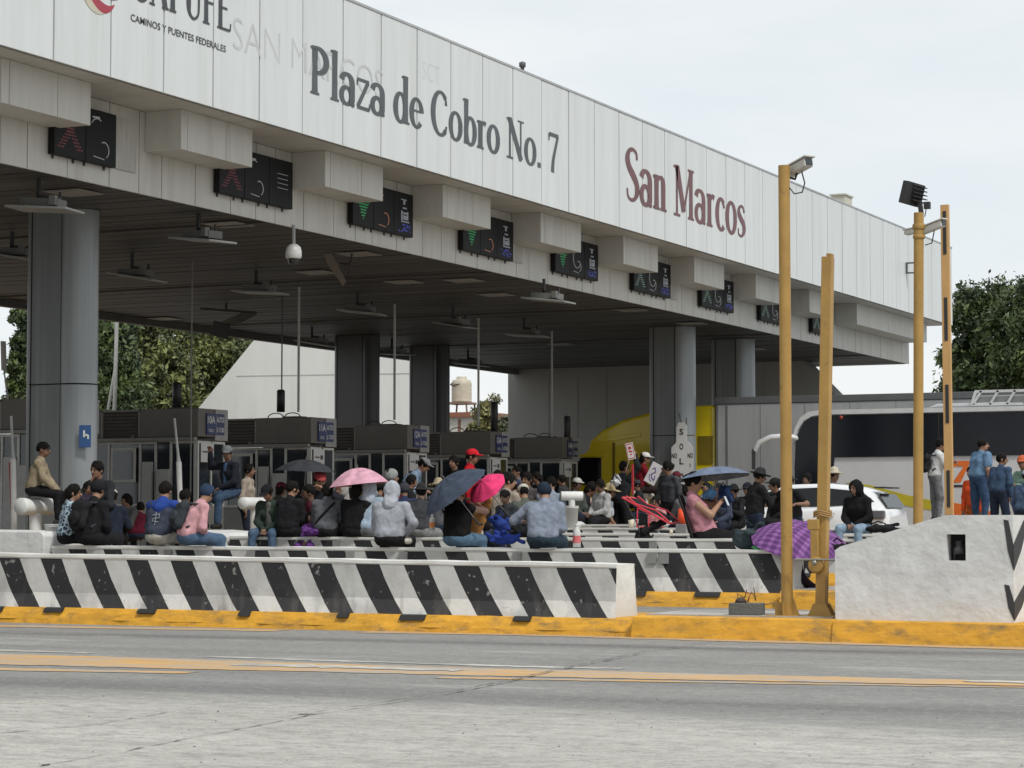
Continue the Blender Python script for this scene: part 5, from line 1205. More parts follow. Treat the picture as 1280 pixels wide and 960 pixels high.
    # ---- hair and headwear
    if hair:
        b = SDF(); b.ell(hc+Hd@np.array([0,-.018,.034]), (.093,.109,.109), Hd, .02)
        if hair in ('long','pony','bob'): b.ell(hc+Hd@np.array([0,-.055,-.03]), (.085,.065,.09), Hd, .03)
        if hair == 'long': b.cone(hc+Hd@np.array([0,-.075,-.02]), hc+Hd@np.array([0,-.09,-.20])+np.array([0,-.02,-.03]), .062, .05, .03)
        if hair == 'pony': b.cone(hc+Hd@np.array([0,-.11,.02]), hc+Hd@np.array([0,-.16,-.16]), .035, .025, .02)
        if hair == 'bun': b.ell(hc+Hd@np.array([0,-.115,.04]), (.04,.04,.04), Hd)
        b.ell(hc+Hd@np.array([0,.105,-.045]), (.078,.085,.105), Hd, cut=True); b.ell(hc+Hd@np.array([0,.03,-.13]), (.12,.075,.085), Hd, cut=True)
        V, Q = b.mesh(vox*.8, .0075, int(px)); np_obj('hair', V, Q, [hairm], t)
    if hat:
        kind, hcx = hat; hm = cloth(hcx, 'hat')
        if kind == 'hood':
            b = SDF(); b.ell(hc+Hd@np.array([0,-.022,.022]), (.112,.128,.128), Hd, .03); b.cone(hc+Hd@np.array([0,-.05,-.05]), neck+st@np.array([0,-.05,-.02]), .098, .105, .05)
            b.ell(hc+Hd@np.array([0,.13,-.015]), (.075,.11,.098), Hd, cut=True); V, Q = b.mesh(vox*.85, .006, 4); np_obj('hood', V, Q, [hm], t)
        else:
            b = SDF(); b.ell(hc+Hd@np.array([0,-.014,.056]), (.094,.110,.088), Hd, .01)
            if kind == 'cap': b.ell(hc+Hd@np.array([0,.105,.048]), (.068,.085,.012), Hd, .02)
            if kind == 'beanie': b.ell(hc+Hd@np.array([0,-.03,.02]), (.098,.104,.085), Hd, .02)
            if kind == 'brim': b.ell(hc+Hd@np.array([0,-.0,.050]), (.185,.205,.014), Hd, .015); b.ell(hc+Hd@np.array([0,-.01,.12]), (.07,.08,.05), Hd, .02)
            if kind != 'beanie': b.ell(hc+Hd@np.array([0,.02,-.05]), (.16,.2,.085), Hd, cut=True)
            else: b.ell(hc+Hd@np.array([0,.11,-.05]), (.08,.09,.085), Hd, cut=True)
            V, Q = b.mesh(vox*.7); np_obj('hat' if kind == 'brim' else 'cap', V, Q, [hm], t)
    if glasses:
        b = MB()
        for sx in (-1,1): 
            v_, f_, _m = ball(hc+Hd@np.array([sx*.034,.096,.010]), (.026,.007,.018), Hd, 0); b.add(v_, f_, 0, True)
            a_ = hc+Hd@np.array([sx*.058,.088,.014]); c_ = hc+Hd@np.array([sx*.084,.0,.008]); b.bar(a_, c_, .006)
        b.build('sunglasses', eye_m, t)
    t['_j'] = [float(x) for x in np.concatenate([hc, neck, C_, pel, ha[0], ha[1]])]
    return t
def joints(t):
    v = list(t['_j']); M_ = Matrix.Translation(t.location)@Matrix.Rotation(t.rotation_euler[2],4,'Z')@Matrix.Scale(t.scale[0],4)
    return [M_@Vector(v[i:i+3]) for i in range(0, len(v), 3)]

I_ = IY; T_ = TOP
blk_ = (.016,.016,.018); navy = (.022,.03,.05); jean = (.075,.12,.19); jean2 = (.045,.075,.125); grey = (.13,.135,.14); lgrey = (.33,.345,.38)
GS, GB, GT = 'people sitting on the striped barriers', 'people sitting further back among the islands', 'people standing around the plaza'
pp = {}
def add(key, *a, **k): pp[key] = person(*a, **k)
b2 = (I_[1]+.24, T_[1]); b3 = (I_[2]+.28, T_[2]); b4 = (I_[3]+.26, T_[3])
# row on the second barrier (backs to us)
add('ponytail', 'woman with dark tied hair in a blue patterned top, first in the seated row', 93, 606, b2[0], b2[1]+.02, -35, shirt=(.16,.25,.30), pattern=True, legs_c=blk_, hair='pony', head=(-25,5), arms='lap', build=.92, group=GS)
add('backpack', 'person in a black jacket wearing a black backpack, back turned, seated beside the patterned top', 123, 601, b2[0]+.04, b2[1]+.02, -12, shirt=blk_, legs_c=blk_, hair='short', hat=('beanie',blk_), head=(10,12), arms='lap', group=GS, lean=14)
add('jersey', 'man in a blue jersey and pale trousers, back turned, seated on the barrier', 207, 603, b2[0]+.02, b2[1]+.03, 4, shirt=(.05,.058,.085), yoke=(.025,.06,.26), legs_c=(.42,.40,.35), hair='short', head=(5,12), arms='lap', group=GS, lean=14)
add('pink', 'woman in a pale pink hoodie, jeans and dark blue cap, wearing a grey backpack', 259, 606, b2[0], b2[1]+.02, -40, shirt=(.60,.33,.36), legs_c=jean, hair='short', hat=('beanie',(.03,.05,.09)), head=(35,20), arms='lap', group=GS, lean=16, stoop=12, build=1.05)
add('hoodie', 'person in a light grey hoodie with the hood up, back turned, seated on the barrier', 490, 603, b2[0], b2[1]+.02, 12, shirt=lgrey, legs_c=blk_, hair=None, hat=('hood',(.40,.42,.46)), arms=('lap','pocket'), group=GS, lean=10, build=1.1, head=(15,8))
add('jeans', 'person in a black top and wide blue jeans, head hidden under the dark umbrella', 575, 606, b2[0], b2[1]+.03, -6, shirt=(.012,.011,.011), legs_c=(.10,.17,.25), arms=('lap','hold'), group=GS, lean=6, sleeve='none', build=1.12, sk='light')
add('orange', 'man in an orange T-shirt under the bright pink umbrella with one arm raised', 600, 608, b2[0]+.55, b2[1]+.0, -25, shirt=(.40,.20,.07), legs_c=navy, arms=('lap','head'), sleeve='short', group=GS, lean=18, sk='tan')
add('greyshirt', 'broad person in a blue-grey shirt and dark navy cap, back turned, seated', 680, 604, b2[0], b2[1]+.02, 14, shirt=(.22,.25,.31), legs_c=(.03,.05,.07), hair='short', hat=('beanie',(.02,.03,.05)), head=(35,18), arms=('out','lap'), group=GS, lean=12, stoop=6, build=1.14)
# row on the third barrier
add('capman', 'young man in a black and green jacket and black cap, facing us with clasped hands', 334, 607, b3[0]-.05, b3[1]-.02, 186, shirt=(.03,.045,.035), legs_c=jean, hat=('cap',blk_), hair='short', head=(-8,28), arms='clasp', group=GS, lean=14, inner=(.12,.12,.11), sk='brown')
add('blackback', 'person in a plain black top, back turned, seated under the dark grey umbrella', 366, 602, b3[0], b3[1], -8, shirt=blk_, legs_c=blk_, hair='short', arms='lap', group=GS, head=(-20,5), build=1.04)
add('strap', 'woman in a dark grey top with a black strap crossing her back', 410, 604, b3[0], b3[1], 12, shirt=(.10,.105,.115), legs_c=blk_, hair='bob', arms='lap', group=GS, head=(20,10), build=1.08)
add('underpink', 'person in a plain black top sitting directly under the pale pink umbrella', 447, 604, b3[0], b3[1], 0, shirt=(.012,.012,.013), legs_c=blk_, hair='bob', arms='lap', group=GS, build=1.1)
add('bluegrey', 'person in a pale blue hooded top, leaning beside the grey hoodie', 462, 600, b3[0]+.1, b3[1], 20, shirt=(.30,.38,.46), legs_c=grey, hair=None, hat=('hood',(.40,.44,.50)), arms='lap', group=GS, lean=12)
add('darkgrey', 'broad person in a charcoal top, back turned, half covered by the tilted dark umbrella', 527, 606, b3[0], b3[1], 5, shirt=(.055,.057,.062), legs_c=(.2,.2,.2), hair='short', hat=('brim',(.03,.03,.03)), arms='lap', group=GS, build=1.04)
add('kid1', 'small child in purple clothes held in front of the black top, left of the strap', 388, 640, b3[0]-.05, b3[1], 175, shirt=(.13,.05,.20), legs_c=(.12,.04,.2), hair='short', arms='lap', sk='dark', group=GS, size=.62, head=(20,10))
# men on the pipes
add('tan', 'man in a tan shirt and sunglasses sitting on a white pipe beside the grey column', 55, 553, I_[2]+.35, P(50,620,Y=I_[2]+.35).z, -62, shirt=(.33,.27,.18), legs_c=blk_, arms=('knee','knee'), glasses=True, lean=12, head=(-12,2), shoes=(.05,.05,.05), group=GB, sk='brown', sleeve='long', knee_drop=.05)
add('wave', 'man in a grey cap and dark jacket raising his hand, sitting on a pipe', 284, 558, I_[3]+.55, P(290,622,Y=I_[3]+.55).z, 158, shirt=(.018,.021,.03), inner=(.06,.10,.19), legs_c=jean2, arms=('lap','raise'), hat=('cap',(.18,.19,.20)), lean=8, head=(48,12), group=GB, sk='brown', knee_drop=.1)
add('beige', 'man in a beige sweater seen from the side, behind the waving man', 312, 580, I_[3]+1.5, .48, -75, pose='stand', shirt=(.34,.29,.23), legs_c=navy, arms='side', lean=3, group=GT, sk='brown')
add('smile', 'smiling person in a dark hooded top facing us, against the nearest grey column', 121, 577, I_[2]+.75, T_[2]+.18, 178, shirt=(.03,.033,.038), legs_c=blk_, arms=('lap','chin'), head=(0,8), group=GB, sk='brown')
add('face2', 'child facing right, peeping out between the patterned top and the black backpack', 110, 603, I_[2]+.3, T_[2]-.05, -110, shirt=(.04,.03,.05), legs_c=blk_, arms='lap', hair='bob', group=GB, sk='brown', size=.72)
add('red1', 'person in a dark red top bending low behind the blue jersey', 176, 628, I_[3]+.5, T_[3]-.25, 20, shirt=(.12,.015,.03), legs_c=navy, arms='lap', lean=30, group=GB, size=.8)
add('umbhold', 'man in a dark jacket with a red and white cap under the dark grey umbrella', 400, 590, I_[3]+.3, T_[3]-.05, -160, shirt=(.02,.022,.028), legs_c=navy, arms=('hold','lap'), hat=('cap',(.3,.05,.05)), group=GB, head=(20,15))
add('olive', 'person in a grey-brown jacket partly behind the pale pink umbrella, right side', 474, 601, I_[3]+.3, T_[3]-.05, 10, shirt=(.10,.095,.085), legs_c=grey, arms='lap', hair='short', group=GB, build=1.06)
add('redjk', 'person in a red jacket and pale grey cap behind the pink umbrella', 490, 577, I_[4]+.4, T_[4]+.0, -30, shirt=(.18,.015,.02), legs_c=navy, hat=('beanie',(.30,.31,.30)), arms='lap', group=GB, lean=4)
add('plaid', 'man in a pale blue shirt and cap bending forward by booth 12A', 530, 573, I_[5]+.2, .5, -70, pose='stand', shirt=(.26,.34,.46), legs_c=grey, hat=('cap',(.25,.25,.26)), arms='phone', lean=22, stoop=15, head=(0,25), group=GT)
add('redcap', 'man in a bright red cap and red shirt standing above the dark umbrella', 591, 562, I_[4]+.5, .52, -72, pose='stand', shirt=(.42,.012,.02), legs_c=navy, hat=('cap',(.55,.02,.03)), arms='side', lean=4, group=GT, sk='brown', head=(-8,6))
add('shade', 'person in black standing in the shade left of the red cap', 567, 570, I_[5]+.3, .5, 170, pose='stand', shirt=(.015,.014,.014), legs_c=blk_, arms='phone', lean=4, group=GT, sk='brown')
add('beigeback', 'person in a beige T-shirt, back turned, right of the bright pink umbrella', 636, 591, I_[3]+.4, T_[3]-.02, -15, shirt=(.32,.27,.22), legs_c=navy, hair='short', arms='lap', sleeve='short', group=GB, head=(-40,5))
add('boy', 'child with short dark hair sitting low between the pink umbrella and the grey shirt', 631, 613, I_[2]+.25, T_[2]-.10, 165, shirt=(.04,.045,.05), legs_c=navy, arms='lap', group=GB, sk='dark', size=.78, head=(0,12))
add('brownwoman', 'woman in a grey top facing us, long dark hair, before booth 14A', 658, 585, I_[5]+.3, T_[5]-.02, 185, shirt=(.09,.08,.08), legs_c=blk_, hair='long', arms='phone', group=GB, sk='brown', head=(-10,6))
add('capback', 'person in an olive jacket and pale cap leaning left beside the grey shirt', 654, 606, I_[2]+.9, T_[2], 45, shirt=(.10,.11,.09), legs_c=navy, hat=('cap',(.45,.43,.36)), arms='lap', group=GB, head=(10,15))
add('hood3', 'person in a light blue-grey hooded jacket, back turned, by the white pipe', 688, 588, I_[5]+.4, T_[5]-.12, 15, shirt=(.26,.30,.36), legs_c=navy, hair='short', arms='lap', group=GB, head=(30,15))
add('far1', 'person in a striped grey top in the shade of booth 13A', 645, 583, I_[6]+.3, .45, 150, pose='stand', shirt=(.16,.14,.15), legs_c=navy, hair='short', arms='phone', group=GT, sk='brown')
# right-hand group
add('phonewoman', 'woman in a black jacket looking down at her phone, seated left of the straw hat', 739, 590, I_[6]-.6, .88, -72, shirt=(.02,.018,.02), legs_c=blk_, inner=(.42,.32,.28), hair='bob', arms='phone', head=(0,28), group=GB, sk='brown', lean=8)
add('strawman', 'man in a straw hat and white T-shirt with grey trousers, seated', 762, 592, I_[6]-.7, .82, -85, shirt=(.52,.55,.58), legs_c=(.13,.13,.14), hat=('brim',(.42,.34,.2)), hair='short', sleeve='short', arms='lap', head=(-5,12), group=GB, sk='brown', lean=14, legpose='down')
add('signman', 'person in black holding up a small placard', 781, 577, I_[6]+.1, .47, -20, pose='stand', shirt=(.018,.019,.022), legs_c=blk_, arms=('side','up'), head=(-30,5), group=GT, sk='brown')
add('whitecap', 'woman in a white cap and dark red top on a white pipe, holding a poster', 807, 566, I_[7]+.3, P(800,617,Y=I_[7]+.3).z, -60, shirt=(.17,.012,.02), legs_c=(.03,.02,.02), hat=('cap',(.62,.6,.58)), hair='long', arms='phone', head=(-10,8), group=GB, sk='brown')
add('standgrey', 'man in a dark grey shirt and black trousers standing against the SOLO column', 834, 577, I_[6]+.6, .46, 160, pose='stand', shirt=(.06,.062,.07), legs_c=blk_, arms='side', head=(-50,0), group=GT, sk='brown')
add('pinkscarf', 'woman in sunglasses and a pink scarf reclining low behind the folded red chair', 820, 620, I_[4]+.3, T_[4]-.38, 160, shirt=(.55,.24,.25), legs_c=blk_, hair='bob', arms='lap', glasses=True, head=(20,5), group=GB, sk='brown', lean=-8, size=.88)
add('pinktank', 'large woman in a pink sleeveless top using a phone in a black camping chair', 868, 591, I_[2]+.55, .80, -74, shirt=(.48,.22,.26), legs_c=(.014,.013,.014), hair='bun', sleeve='none', arms=('hold','phone'), head=(0,10), lean=-16, group=GB, sk='tan', build=1.16, knee_drop=.02)
add('bluebag', 'man in a black cap facing us beside the woman in the camping chair', 898, 605, I_[4]-.5, .55, 175, shirt=(.05,.06,.09), legs_c=navy, hat=('cap',blk_), arms='lap', group=GB, sk='brown', size=.9)
add('child2', 'person in a black bucket hat sitting low beyond the blue bag', 917, 607, I_[4]+.1, .6, 160, shirt=(.02,.02,.022), legs_c=blk_, hat=('brim',(.02,.02,.02)), arms='phone', group=GB, sk='brown', size=.85)
add('blackhat', 'man in a wide black hat and black jacket standing before the white car', 950, 587, I_[3]+.3, .36, -45, pose='stand', shirt=(.016,.016,.017), legs_c=navy, hat=('brim',(.03,.03,.032)), arms=('side','phone'), head=(-10,14), group=GT, sk='brown', lean=5, build=1.06)
add('blacktee', 'man in a black T-shirt with hands on hips, mostly behind the tallest ochre pole', 985, 594, I_[3]+.5, .36, 160, pose='stand', shirt=(.016,.016,.018), legs_c=navy, hat=('brim',(.04,.04,.04)), sleeve='short', arms='out', group=GT, sk='brown', build=1.06)
add('beyondcar', 'dark-haired person looking over the roof of the white car', 1008, 592, I_[5]+.1, .36, 175, pose='stand', shirt=(.1,.1,.12), legs_c=navy, arms='side', group=GT, sk='dark', size=.98)
add('straw2', 'person in a cream sun hat beyond the white car, beside the leaning ochre pole', 1043, 586, I_[5]+.2, .36, -120, pose='stand', shirt=(.2,.2,.22), legs_c=navy, hat=('brim',(.48,.43,.33)), arms='side', group=GT, sk='brown')
add('hoodkid', 'young person in a black hoodie and light jeans sitting on the barrier before the car', 1069, 601, I_[2]+.35, T_[2]+.07, 168, shirt=(.012,.012,.013), legs_c=(.24,.33,.42), hair=None, hat=('hood',(.012,.012,.012)), arms='lap', group=GB, sk='brown', head=(-8,10), lean=12)
# men standing high at the right
add('whitetee', 'man in a white T-shirt and grey trousers with a black backpack, standing behind the boom', 1176, 549, I_[6]-.2, P(1176,652,Y=I_[6]-.2).z, -60, pose='stand', shirt=(.62,.62,.62), legs_c=(.17,.17,.18), sleeve='short', arms='phone', head=(0,10), group=GT, sk='brown')
add('polo', 'heavy man in a blue polo shirt and jeans, looking right, standing above the white block', 1229, 549, I_[5]+.0, P(1229,654,Y=I_[5]).z, -45, pose='stand', shirt=(.13,.22,.34), legs_c=(.04,.075,.14), sleeve='short', arms='side', head=(-40,0), group=GT, sk='tan', build=1.28)
add('denim', 'man in a dark denim shirt, back turned and looking right, near the right edge', 1253, 567, I_[4]+.3, P(1253,672,Y=I_[4]+.3).z, -30, pose='stand', shirt=(.045,.075,.13), legs_c=navy, arms='side', head=(-45,0), group=GT, sk='brown', build=1.1)
add('edgeman', 'person in a blue top cut off by the right edge of the picture', 1284, 588, I_[3]+.5, P(1284,700,Y=I_[3]+.5).z, -20, pose='stand', shirt=(.06,.09,.15), legs_c=navy, hat=('cap',(.3,.35,.45)), arms='side', group=GT, sk='brown')
add('vest', 'worker in a bright orange safety vest behind the blue polo shirt', 1214, 583, I_[7]-.5, .4, 150, pose='stand', shirt=(.75,.10,.03), legs_c=(.4,.1,.03), arms='side', group=GT, sk='brown')
# under the purple umbrella
add('purpleunder', 'person in jeans hidden under the purple plaid umbrella, only legs and shoes in view', 1000, 664, I_[1]+.75, .50, -70, shirt=(.03,.02,.03), legs_c=(.06,.10,.17), arms='lap', group=GB, size=.9, legpose='down')

# more of the crowd, packed between the rows
FILL = [
 (140,612,2,.9,'person in a navy jacket behind the black backpack, head bowed',(.02,.025,.04),'tan' and 'brown',30,None,'short'),
 (158,618,3,.3,'person in a grey sweater low between the black backpack and the blue jersey',(.09,.09,.09),'brown',160,None,'bob'),
 (232,612,2,.5,'dark-haired person in brown squeezed between the blue jersey and the pink hoodie',(.08,.05,.04),'brown',20,None,'short'),
 (352,604,3,.2,'person in a dark olive top left of the plain black top',(.05,.055,.04),'brown',-20,None,'bob'),
 (385,606,2,.6,'child in a maroon top under the rim of the dark grey umbrella',(.10,.02,.03),'dark',150,None,'short'),
 (426,604,3,.3,'person in a cream hooded top beside the dark jacket, under the pale pink umbrella',(.35,.33,.30),'brown',170,('hood',(.35,.33,.30)),None),
 (466,612,3,.1,'person in a brown jacket tucked under the pale pink umbrella',(.10,.07,.05),'brown',-10,None,'short'),
 (505,604,3,.4,'person in a dark blue top right behind the light grey hoodie',(.03,.04,.08),'brown',30,('beanie',(.05,.05,.06)),'short'),
 (515,594,4,.3,'person in a black top behind the charcoal top, near booth 12A',(.02,.02,.022),'brown',-60,None,'short'),
 (548,600,3,.6,'person in grey under the tilted slate umbrella',(.08,.08,.09),'brown',60,None,'short'),
 (612,604,4,.3,'person in a black shirt just behind the bright pink umbrella',(.02,.02,.02),'dark',10,None,'short'),
 (622,588,5,.2,'person in a purple-grey top in front of booth 13A',(.12,.09,.13),'brown',170,None,'long'),
 (645,600,4,.2,'person in a dark red top right of the beige T-shirt',(.13,.03,.03),'brown',-30,None,'short'),
 (670,590,5,.9,'person in black with long hair beside the woman in the grey top',(.02,.02,.02),'brown',150,None,'long'),
 (702,594,6,.2,'person in a charcoal top beyond the lone white pipe',(.05,.05,.055),'brown',100,None,'short'),
 (722,598,5,.8,'person in a grey-green jacket facing the woman with the phone',(.08,.09,.08),'brown',-110,None,'short'),
 (750,600,5,.7,'child in a white shirt between the phone woman and the straw hat',(.4,.4,.4),'dark',150,None,'short'),
 (795,600,6,.5,'person in a dark top behind the red pole',(.03,.03,.035),'brown',120,('cap',(.05,.05,.06)),'short'),
 (846,590,7,.2,'person in a black jacket right of the SOLO column man',(.02,.02,.025),'brown',-120,None,'short'),
 (858,606,4,.6,'person in a grey shirt behind the pink sleeveless top',(.12,.12,.13),'brown',40,None,'bob'),
 (882,603,5,.3,'person in a white shirt beyond the camping chair',(.35,.35,.36),'brown',-140,None,'short'),
 (934,604,5,.2,'person in a dark cap between the bucket hat and the wide black hat',(.03,.03,.03),'brown',170,('cap',(.02,.02,.03)),'short'),
 (968,598,4,.4,'person in a black sweater beside the wide black hat',(.02,.02,.02),'brown',140,('cap',(.02,.02,.02)),'short'),
 (1278,570,6,.2,'person with a bright cap beyond the denim shirt',(.2,.3,.25),'brown',150,('cap',(.5,.12,.05)),'short')]
for i, (px_, yt_, k_, dy_, l_, c_, s_, f_, h_, hr_) in enumerate(FILL):
    if h_ is None and i % 3 == 0 and 'hair' not in l_: h_ = [('cap',(.45,.44,.40)),('cap',(.12,.02,.03)),('beanie',(.2,.2,.21)),('brim',(.35,.3,.2)),('cap',(.03,.04,.08))][(i//3) % 5]; l_ = l_+', wearing a hat'
    zz_ = T_[k_]-.05; p_ = P(px_, yt_, Y=I_[k_]+dy_); stand = p_.z-zz_ > 1.12
    pp['fill%d' % i] = person(l_, px_, yt_, I_[k_]+dy_, gz(I_[k_])+.1 if stand else p_.z-.86, f_, pose='stand' if stand else 'sit', shirt=c_, legs_c=navy if i % 2 else blk_, sk=s_, head=(rnd.uniform(-30,30), rnd.uniform(0,18)), lean=rnd.uniform(0,16), arms=rnd.choice(['lap','phone','clasp','knee']), hat=h_, hair=hr_, group=GT if stand else GB, vox=.02, size=rnd.uniform(.93,1.02) if not stand else None)
# ============================================================ umbrellas
umb_rod = mat('umbrella_steel', (.25,.25,.25), .35, metal=.8); umb_grip = mat('umbrella_grip', (.02,.02,.02), .6)
def umbrella(label, c, r_, rise, tilt, az, col, n=8, inner=None, plaid=False, hand=None, sag=.05, squash=1):
    """c: centre of the rim disc; tilt degrees from vertical toward azimuth az (world, 0=+x)"""
    t = thing('umbrella', label, 'umbrella', c, 0, 'umbrellas shading the seated people')
    ax = Vector((math.sin(R(tilt))*math.cos(R(az)), math.sin(R(tilt))*math.sin(R(az)), math.cos(R(tilt)))); q = Vector((0,0,1)).rotation_difference(ax)
    m = cloth(col, 'umbrella') if not plaid else plaid_mat()
    b = MB(); K = 7; pts = []
    for i in range(n*4):
        a = 2*math.pi*i/(n*4); f = abs(math.sin(n*a/2)); 
        for k in range(K+1):
            u_ = k/K; rr_ = r_*u_*(1-.055*f*u_**2); z_ = rise*(1-u_**2.1)-sag*f*u_*(1-u_)*1.2+.0
            pts.append(q@Vector((rr_*math.cos(a), rr_*math.sin(a)*squash, z_)))
    N_ = n*4; fs = [(i*(K+1)+k, i*(K+1)+k+1, ((i+1)%N_)*(K+1)+k+1, ((i+1)%N_)*(K+1)+k) for i in range(N_) for k in range(K)]
    b.add(pts, fs, 0, True); b.build('canopy', m, t, recalc=True)
    b = MB()
    for i in range(n):
        a = 2*math.pi*i/n; b.tube([q@Vector((r_*u_*math.cos(a)*.99, r_*u_*math.sin(a)*.99*squash, rise*(1-u_**2.1)-.012)) for u_ in (.02,.3,.6,.85,1.02)], .004, 4, cap=False)
        b.bar(q@Vector((r_*.5*math.cos(a), r_*.5*math.sin(a)*squash, rise*.77-.012)), q@Vector((.01*math.cos(a),.01*math.sin(a),-.02)), .005)
    b.build('rib', umb_rod, t)
    b = MB(); b.tube([q@Vector((0,0,rise+.05)), q@Vector((0,0,-.38))], .006, 6); b.build('shaft', umb_rod, t)
    b = MB(); b.tube([q@Vector((0,0,-.38)), q@Vector((0,0,-.48)), q@Vector((.02,0,-.51)), q@Vector((.05,0,-.50))], .013, 6); b.build('handle', umb_grip, t)
    return t
def plaid_mat():
    if 'plaid' in _M: return _M['plaid']
    m = bpy.data.materials.new('purple_plaid'); m.use_nodes = True; _M['plaid'] = m; t = m.node_tree; bs = t.nodes['Principled BSDF']; N = t.nodes.new; lk = t.links.new
    co = N('ShaderNodeTexCoord'); last = None; cols = [((.20,.035,.28,1),(.42,.14,.52,1)),None]
    def wave(rot, sc):
        mp_ = N('ShaderNodeMapping'); mp_.inputs['Rotation'].default_value = rot; lk(co.outputs['Object'], mp_.inputs[0]); w_ = N('ShaderNodeTexWave'); w_.inputs['Scale'].default_value = sc; w_.bands_direction = 'X'; lk(mp_.outputs[0], w_.inputs[0])
        r = N('ShaderNodeValToRGB'); r.color_ramp.elements[0].position = .55; r.color_ramp.elements[1].position = .62; lk(w_.outputs['Fac'], r.inputs[0]); return r.outputs[0]
    a, b_ = wave((0,0,R(20)), 2.6), wave((0,R(40),R(110)), 5.2); ad = N('ShaderNodeMath'); ad.operation = 'ADD'; lk(a, ad.inputs[0]); lk(b_, ad.inputs[1])
    r = N('ShaderNodeValToRGB'); e = r.color_ramp.elements; e[0].color = (.07,.016,.10,1); e[1].color = (.22,.09,.26,1); n_ = e.new(.5); n_.color = (.135,.04,.18,1)
    h_ = N('ShaderNodeMath'); h_.operation = 'MULTIPLY'; h_.inputs[1].default_value = .5; lk(ad.outputs[0], h_.inputs[0]); lk(h_.outputs[0], r.inputs[0]); lk(r.outputs[0], bs.inputs['Base Color']); bs.inputs['Roughness'].default_value = .8
    return m
def at(px, py, Y): return P(px, py, Y=Y)
umbrella('dark grey umbrella with a brown rim over the man in the red cap', at(382,589,I_[3]+.35), .53, .20, 3, 0, (.045,.048,.055), sag=.05)
umbrella('pale pink umbrella over the people in black', at(449,606,I_[2]+.35), .455, .25, 6, 200, (.62,.34,.42))
umbrella('large tilted slate blue umbrella beside the bright pink one', at(569,616,I_[1]+.0), .47, .22, 38, -138, (.055,.07,.10), sag=.08)
umbrella('bright pink umbrella tilted over the orange T-shirt', at(609,610,I_[1]+.35), .26, .12, 46, -110, (.75,.055,.18))
umbrella('pale blue-grey umbrella over the woman in the camping chair', at(893,597,I_[2]+.8), .52, .15, 7, 160, (.15,.185,.26), sag=.04)
umbrella('purple plaid umbrella held low like a tent behind the ochre poles', at(1000,680,I_[1]+.55), .60, .26, 20, -50, (0,0,0), plaid=True, squash=.95)

# ============================================================ ochre poles, boom, cameras
och = mat('ochre_pole_paint', (.35,.205,.05), .5, var=.14, scale=5, dirt=(.17,.09,.03,.7), dscale=9, dpos=(.6,.68), dstretch=(1,1,.8), bump=.15, bscale=20); steel = mat('galvanised', (.28,.27,.24), .4, metal=.5); cream = mat('camera_cream', (.50,.49,.44), .4)
def cctv(t, c, d, L_=.30, s_=1.0):
    d = Vector(d).normalized(); c = Vector(c); x = d.cross(Vector((0,0,1))).normalized(); z = x.cross(d); M_ = Matrix((x,d,z)).transposed()
    b = MB(); b.obox(c, .10*s_, L_, .085*s_, M_); hs_ = b.build('camera_housing', cream, t, bevel=.012)
    b = MB(); b.obox(c+z*.052*s_+d*.02, .125*s_, L_*1.08, .012, M_); b.build('sunshield', cream, hs_)
    b = MB(); b.obox(c+d*(L_/2+.004), .075*s_, .012, .06*s_, M_); b.build('lens_glass', glass, hs_)
Yp = 21.0+.22; zf = .222
# pole 1
p0 = P(984, 768, Y=Yp); p1 = P(980, 207, Y=Yp); t = thing('camera_pole', 'tallest ochre pole with a white camera at its top, on the yellow kerb', 'pole', (p0.x, Yp, zf)); hh = p1.z-zf
rp_ = 7.3/PX(p0)[2]
b = MB(); b.tube([(0,0,.0),((p1.x-p0.x),0,hh)], rp_, 20); b.build('shaft', och, t)
b = MB()
for a_ in range(0,360,90): b.prism([(rp_*.8,.006),(rp_+.07,.006),(rp_+.055,.04),(rp_+.01,.16),(rp_*.8,.16)], 'y', -.005, .005) if a_ == 0 else b.obox((math.cos(R(a_))*(rp_+.03), math.sin(R(a_))*(rp_+.03), .065), .07 if a_==180 else .01, .01 if a_==180 else .07, .12)
b.box(-.17,.17,-.15,.15,-.006,.006); b.build('base_plate', och, t, recalc=True)
cctv(t, (.02+.09, .09, hh-.02), (.75,-.55,.18), .36)
b = MB(); b.tube([(0,rp_,hh-.10),(.07,.12,hh-.12),(.10,.10,hh-.05)], .014, 6); b.tube([(.16,.05,hh-.06),(.20,.02,hh-.18),(.18,.0,hh-.27),(.10,.0,hh-.28),(.04,.0,hh-.20)], .007, 6); b.build('camera_bracket', umb_grip, t)
# pole 2 (barrier arm standing upright, slightly leaning, with hinge)
p0 = P(1027, 768, Y=Yp); p1 = P(1035, 321, Y=Yp); t = thing('barrier_arm', 'shorter ochre arm raised upright beside the tallest pole, leaning slightly, with a hinge and plates', 'barrier arm', (p0.x, Yp, zf)); dx = p1.x-p0.x; hh = p1.z-zf
b = MB(); b.obox((0,0,0),.01,.01,.01); b = MB(); b.bar((0,0,.05),(dx,0,hh),.10,.10,up=(0,1,0)); b.bar((dx+.02,0,hh),(dx+.021,0,hh+.03),.05,.09,up=(0,1,0)); b.build('arm', och, t, bevel=.006)
b = MB(); b.prism([(-.13,.0),(.12,.0),(.11,.03),(.06,.12),(-.06,.12),(-.10,.03)], 'y', -.075, -.055); b.prism([(-.13,.0),(.12,.0),(.11,.03),(.06,.12),(-.06,.12),(-.10,.03)], 'y', .055, .075); b.box(-.2,.17,-.14,.14,-.006,.006); b.build('foot_plate', och, t)
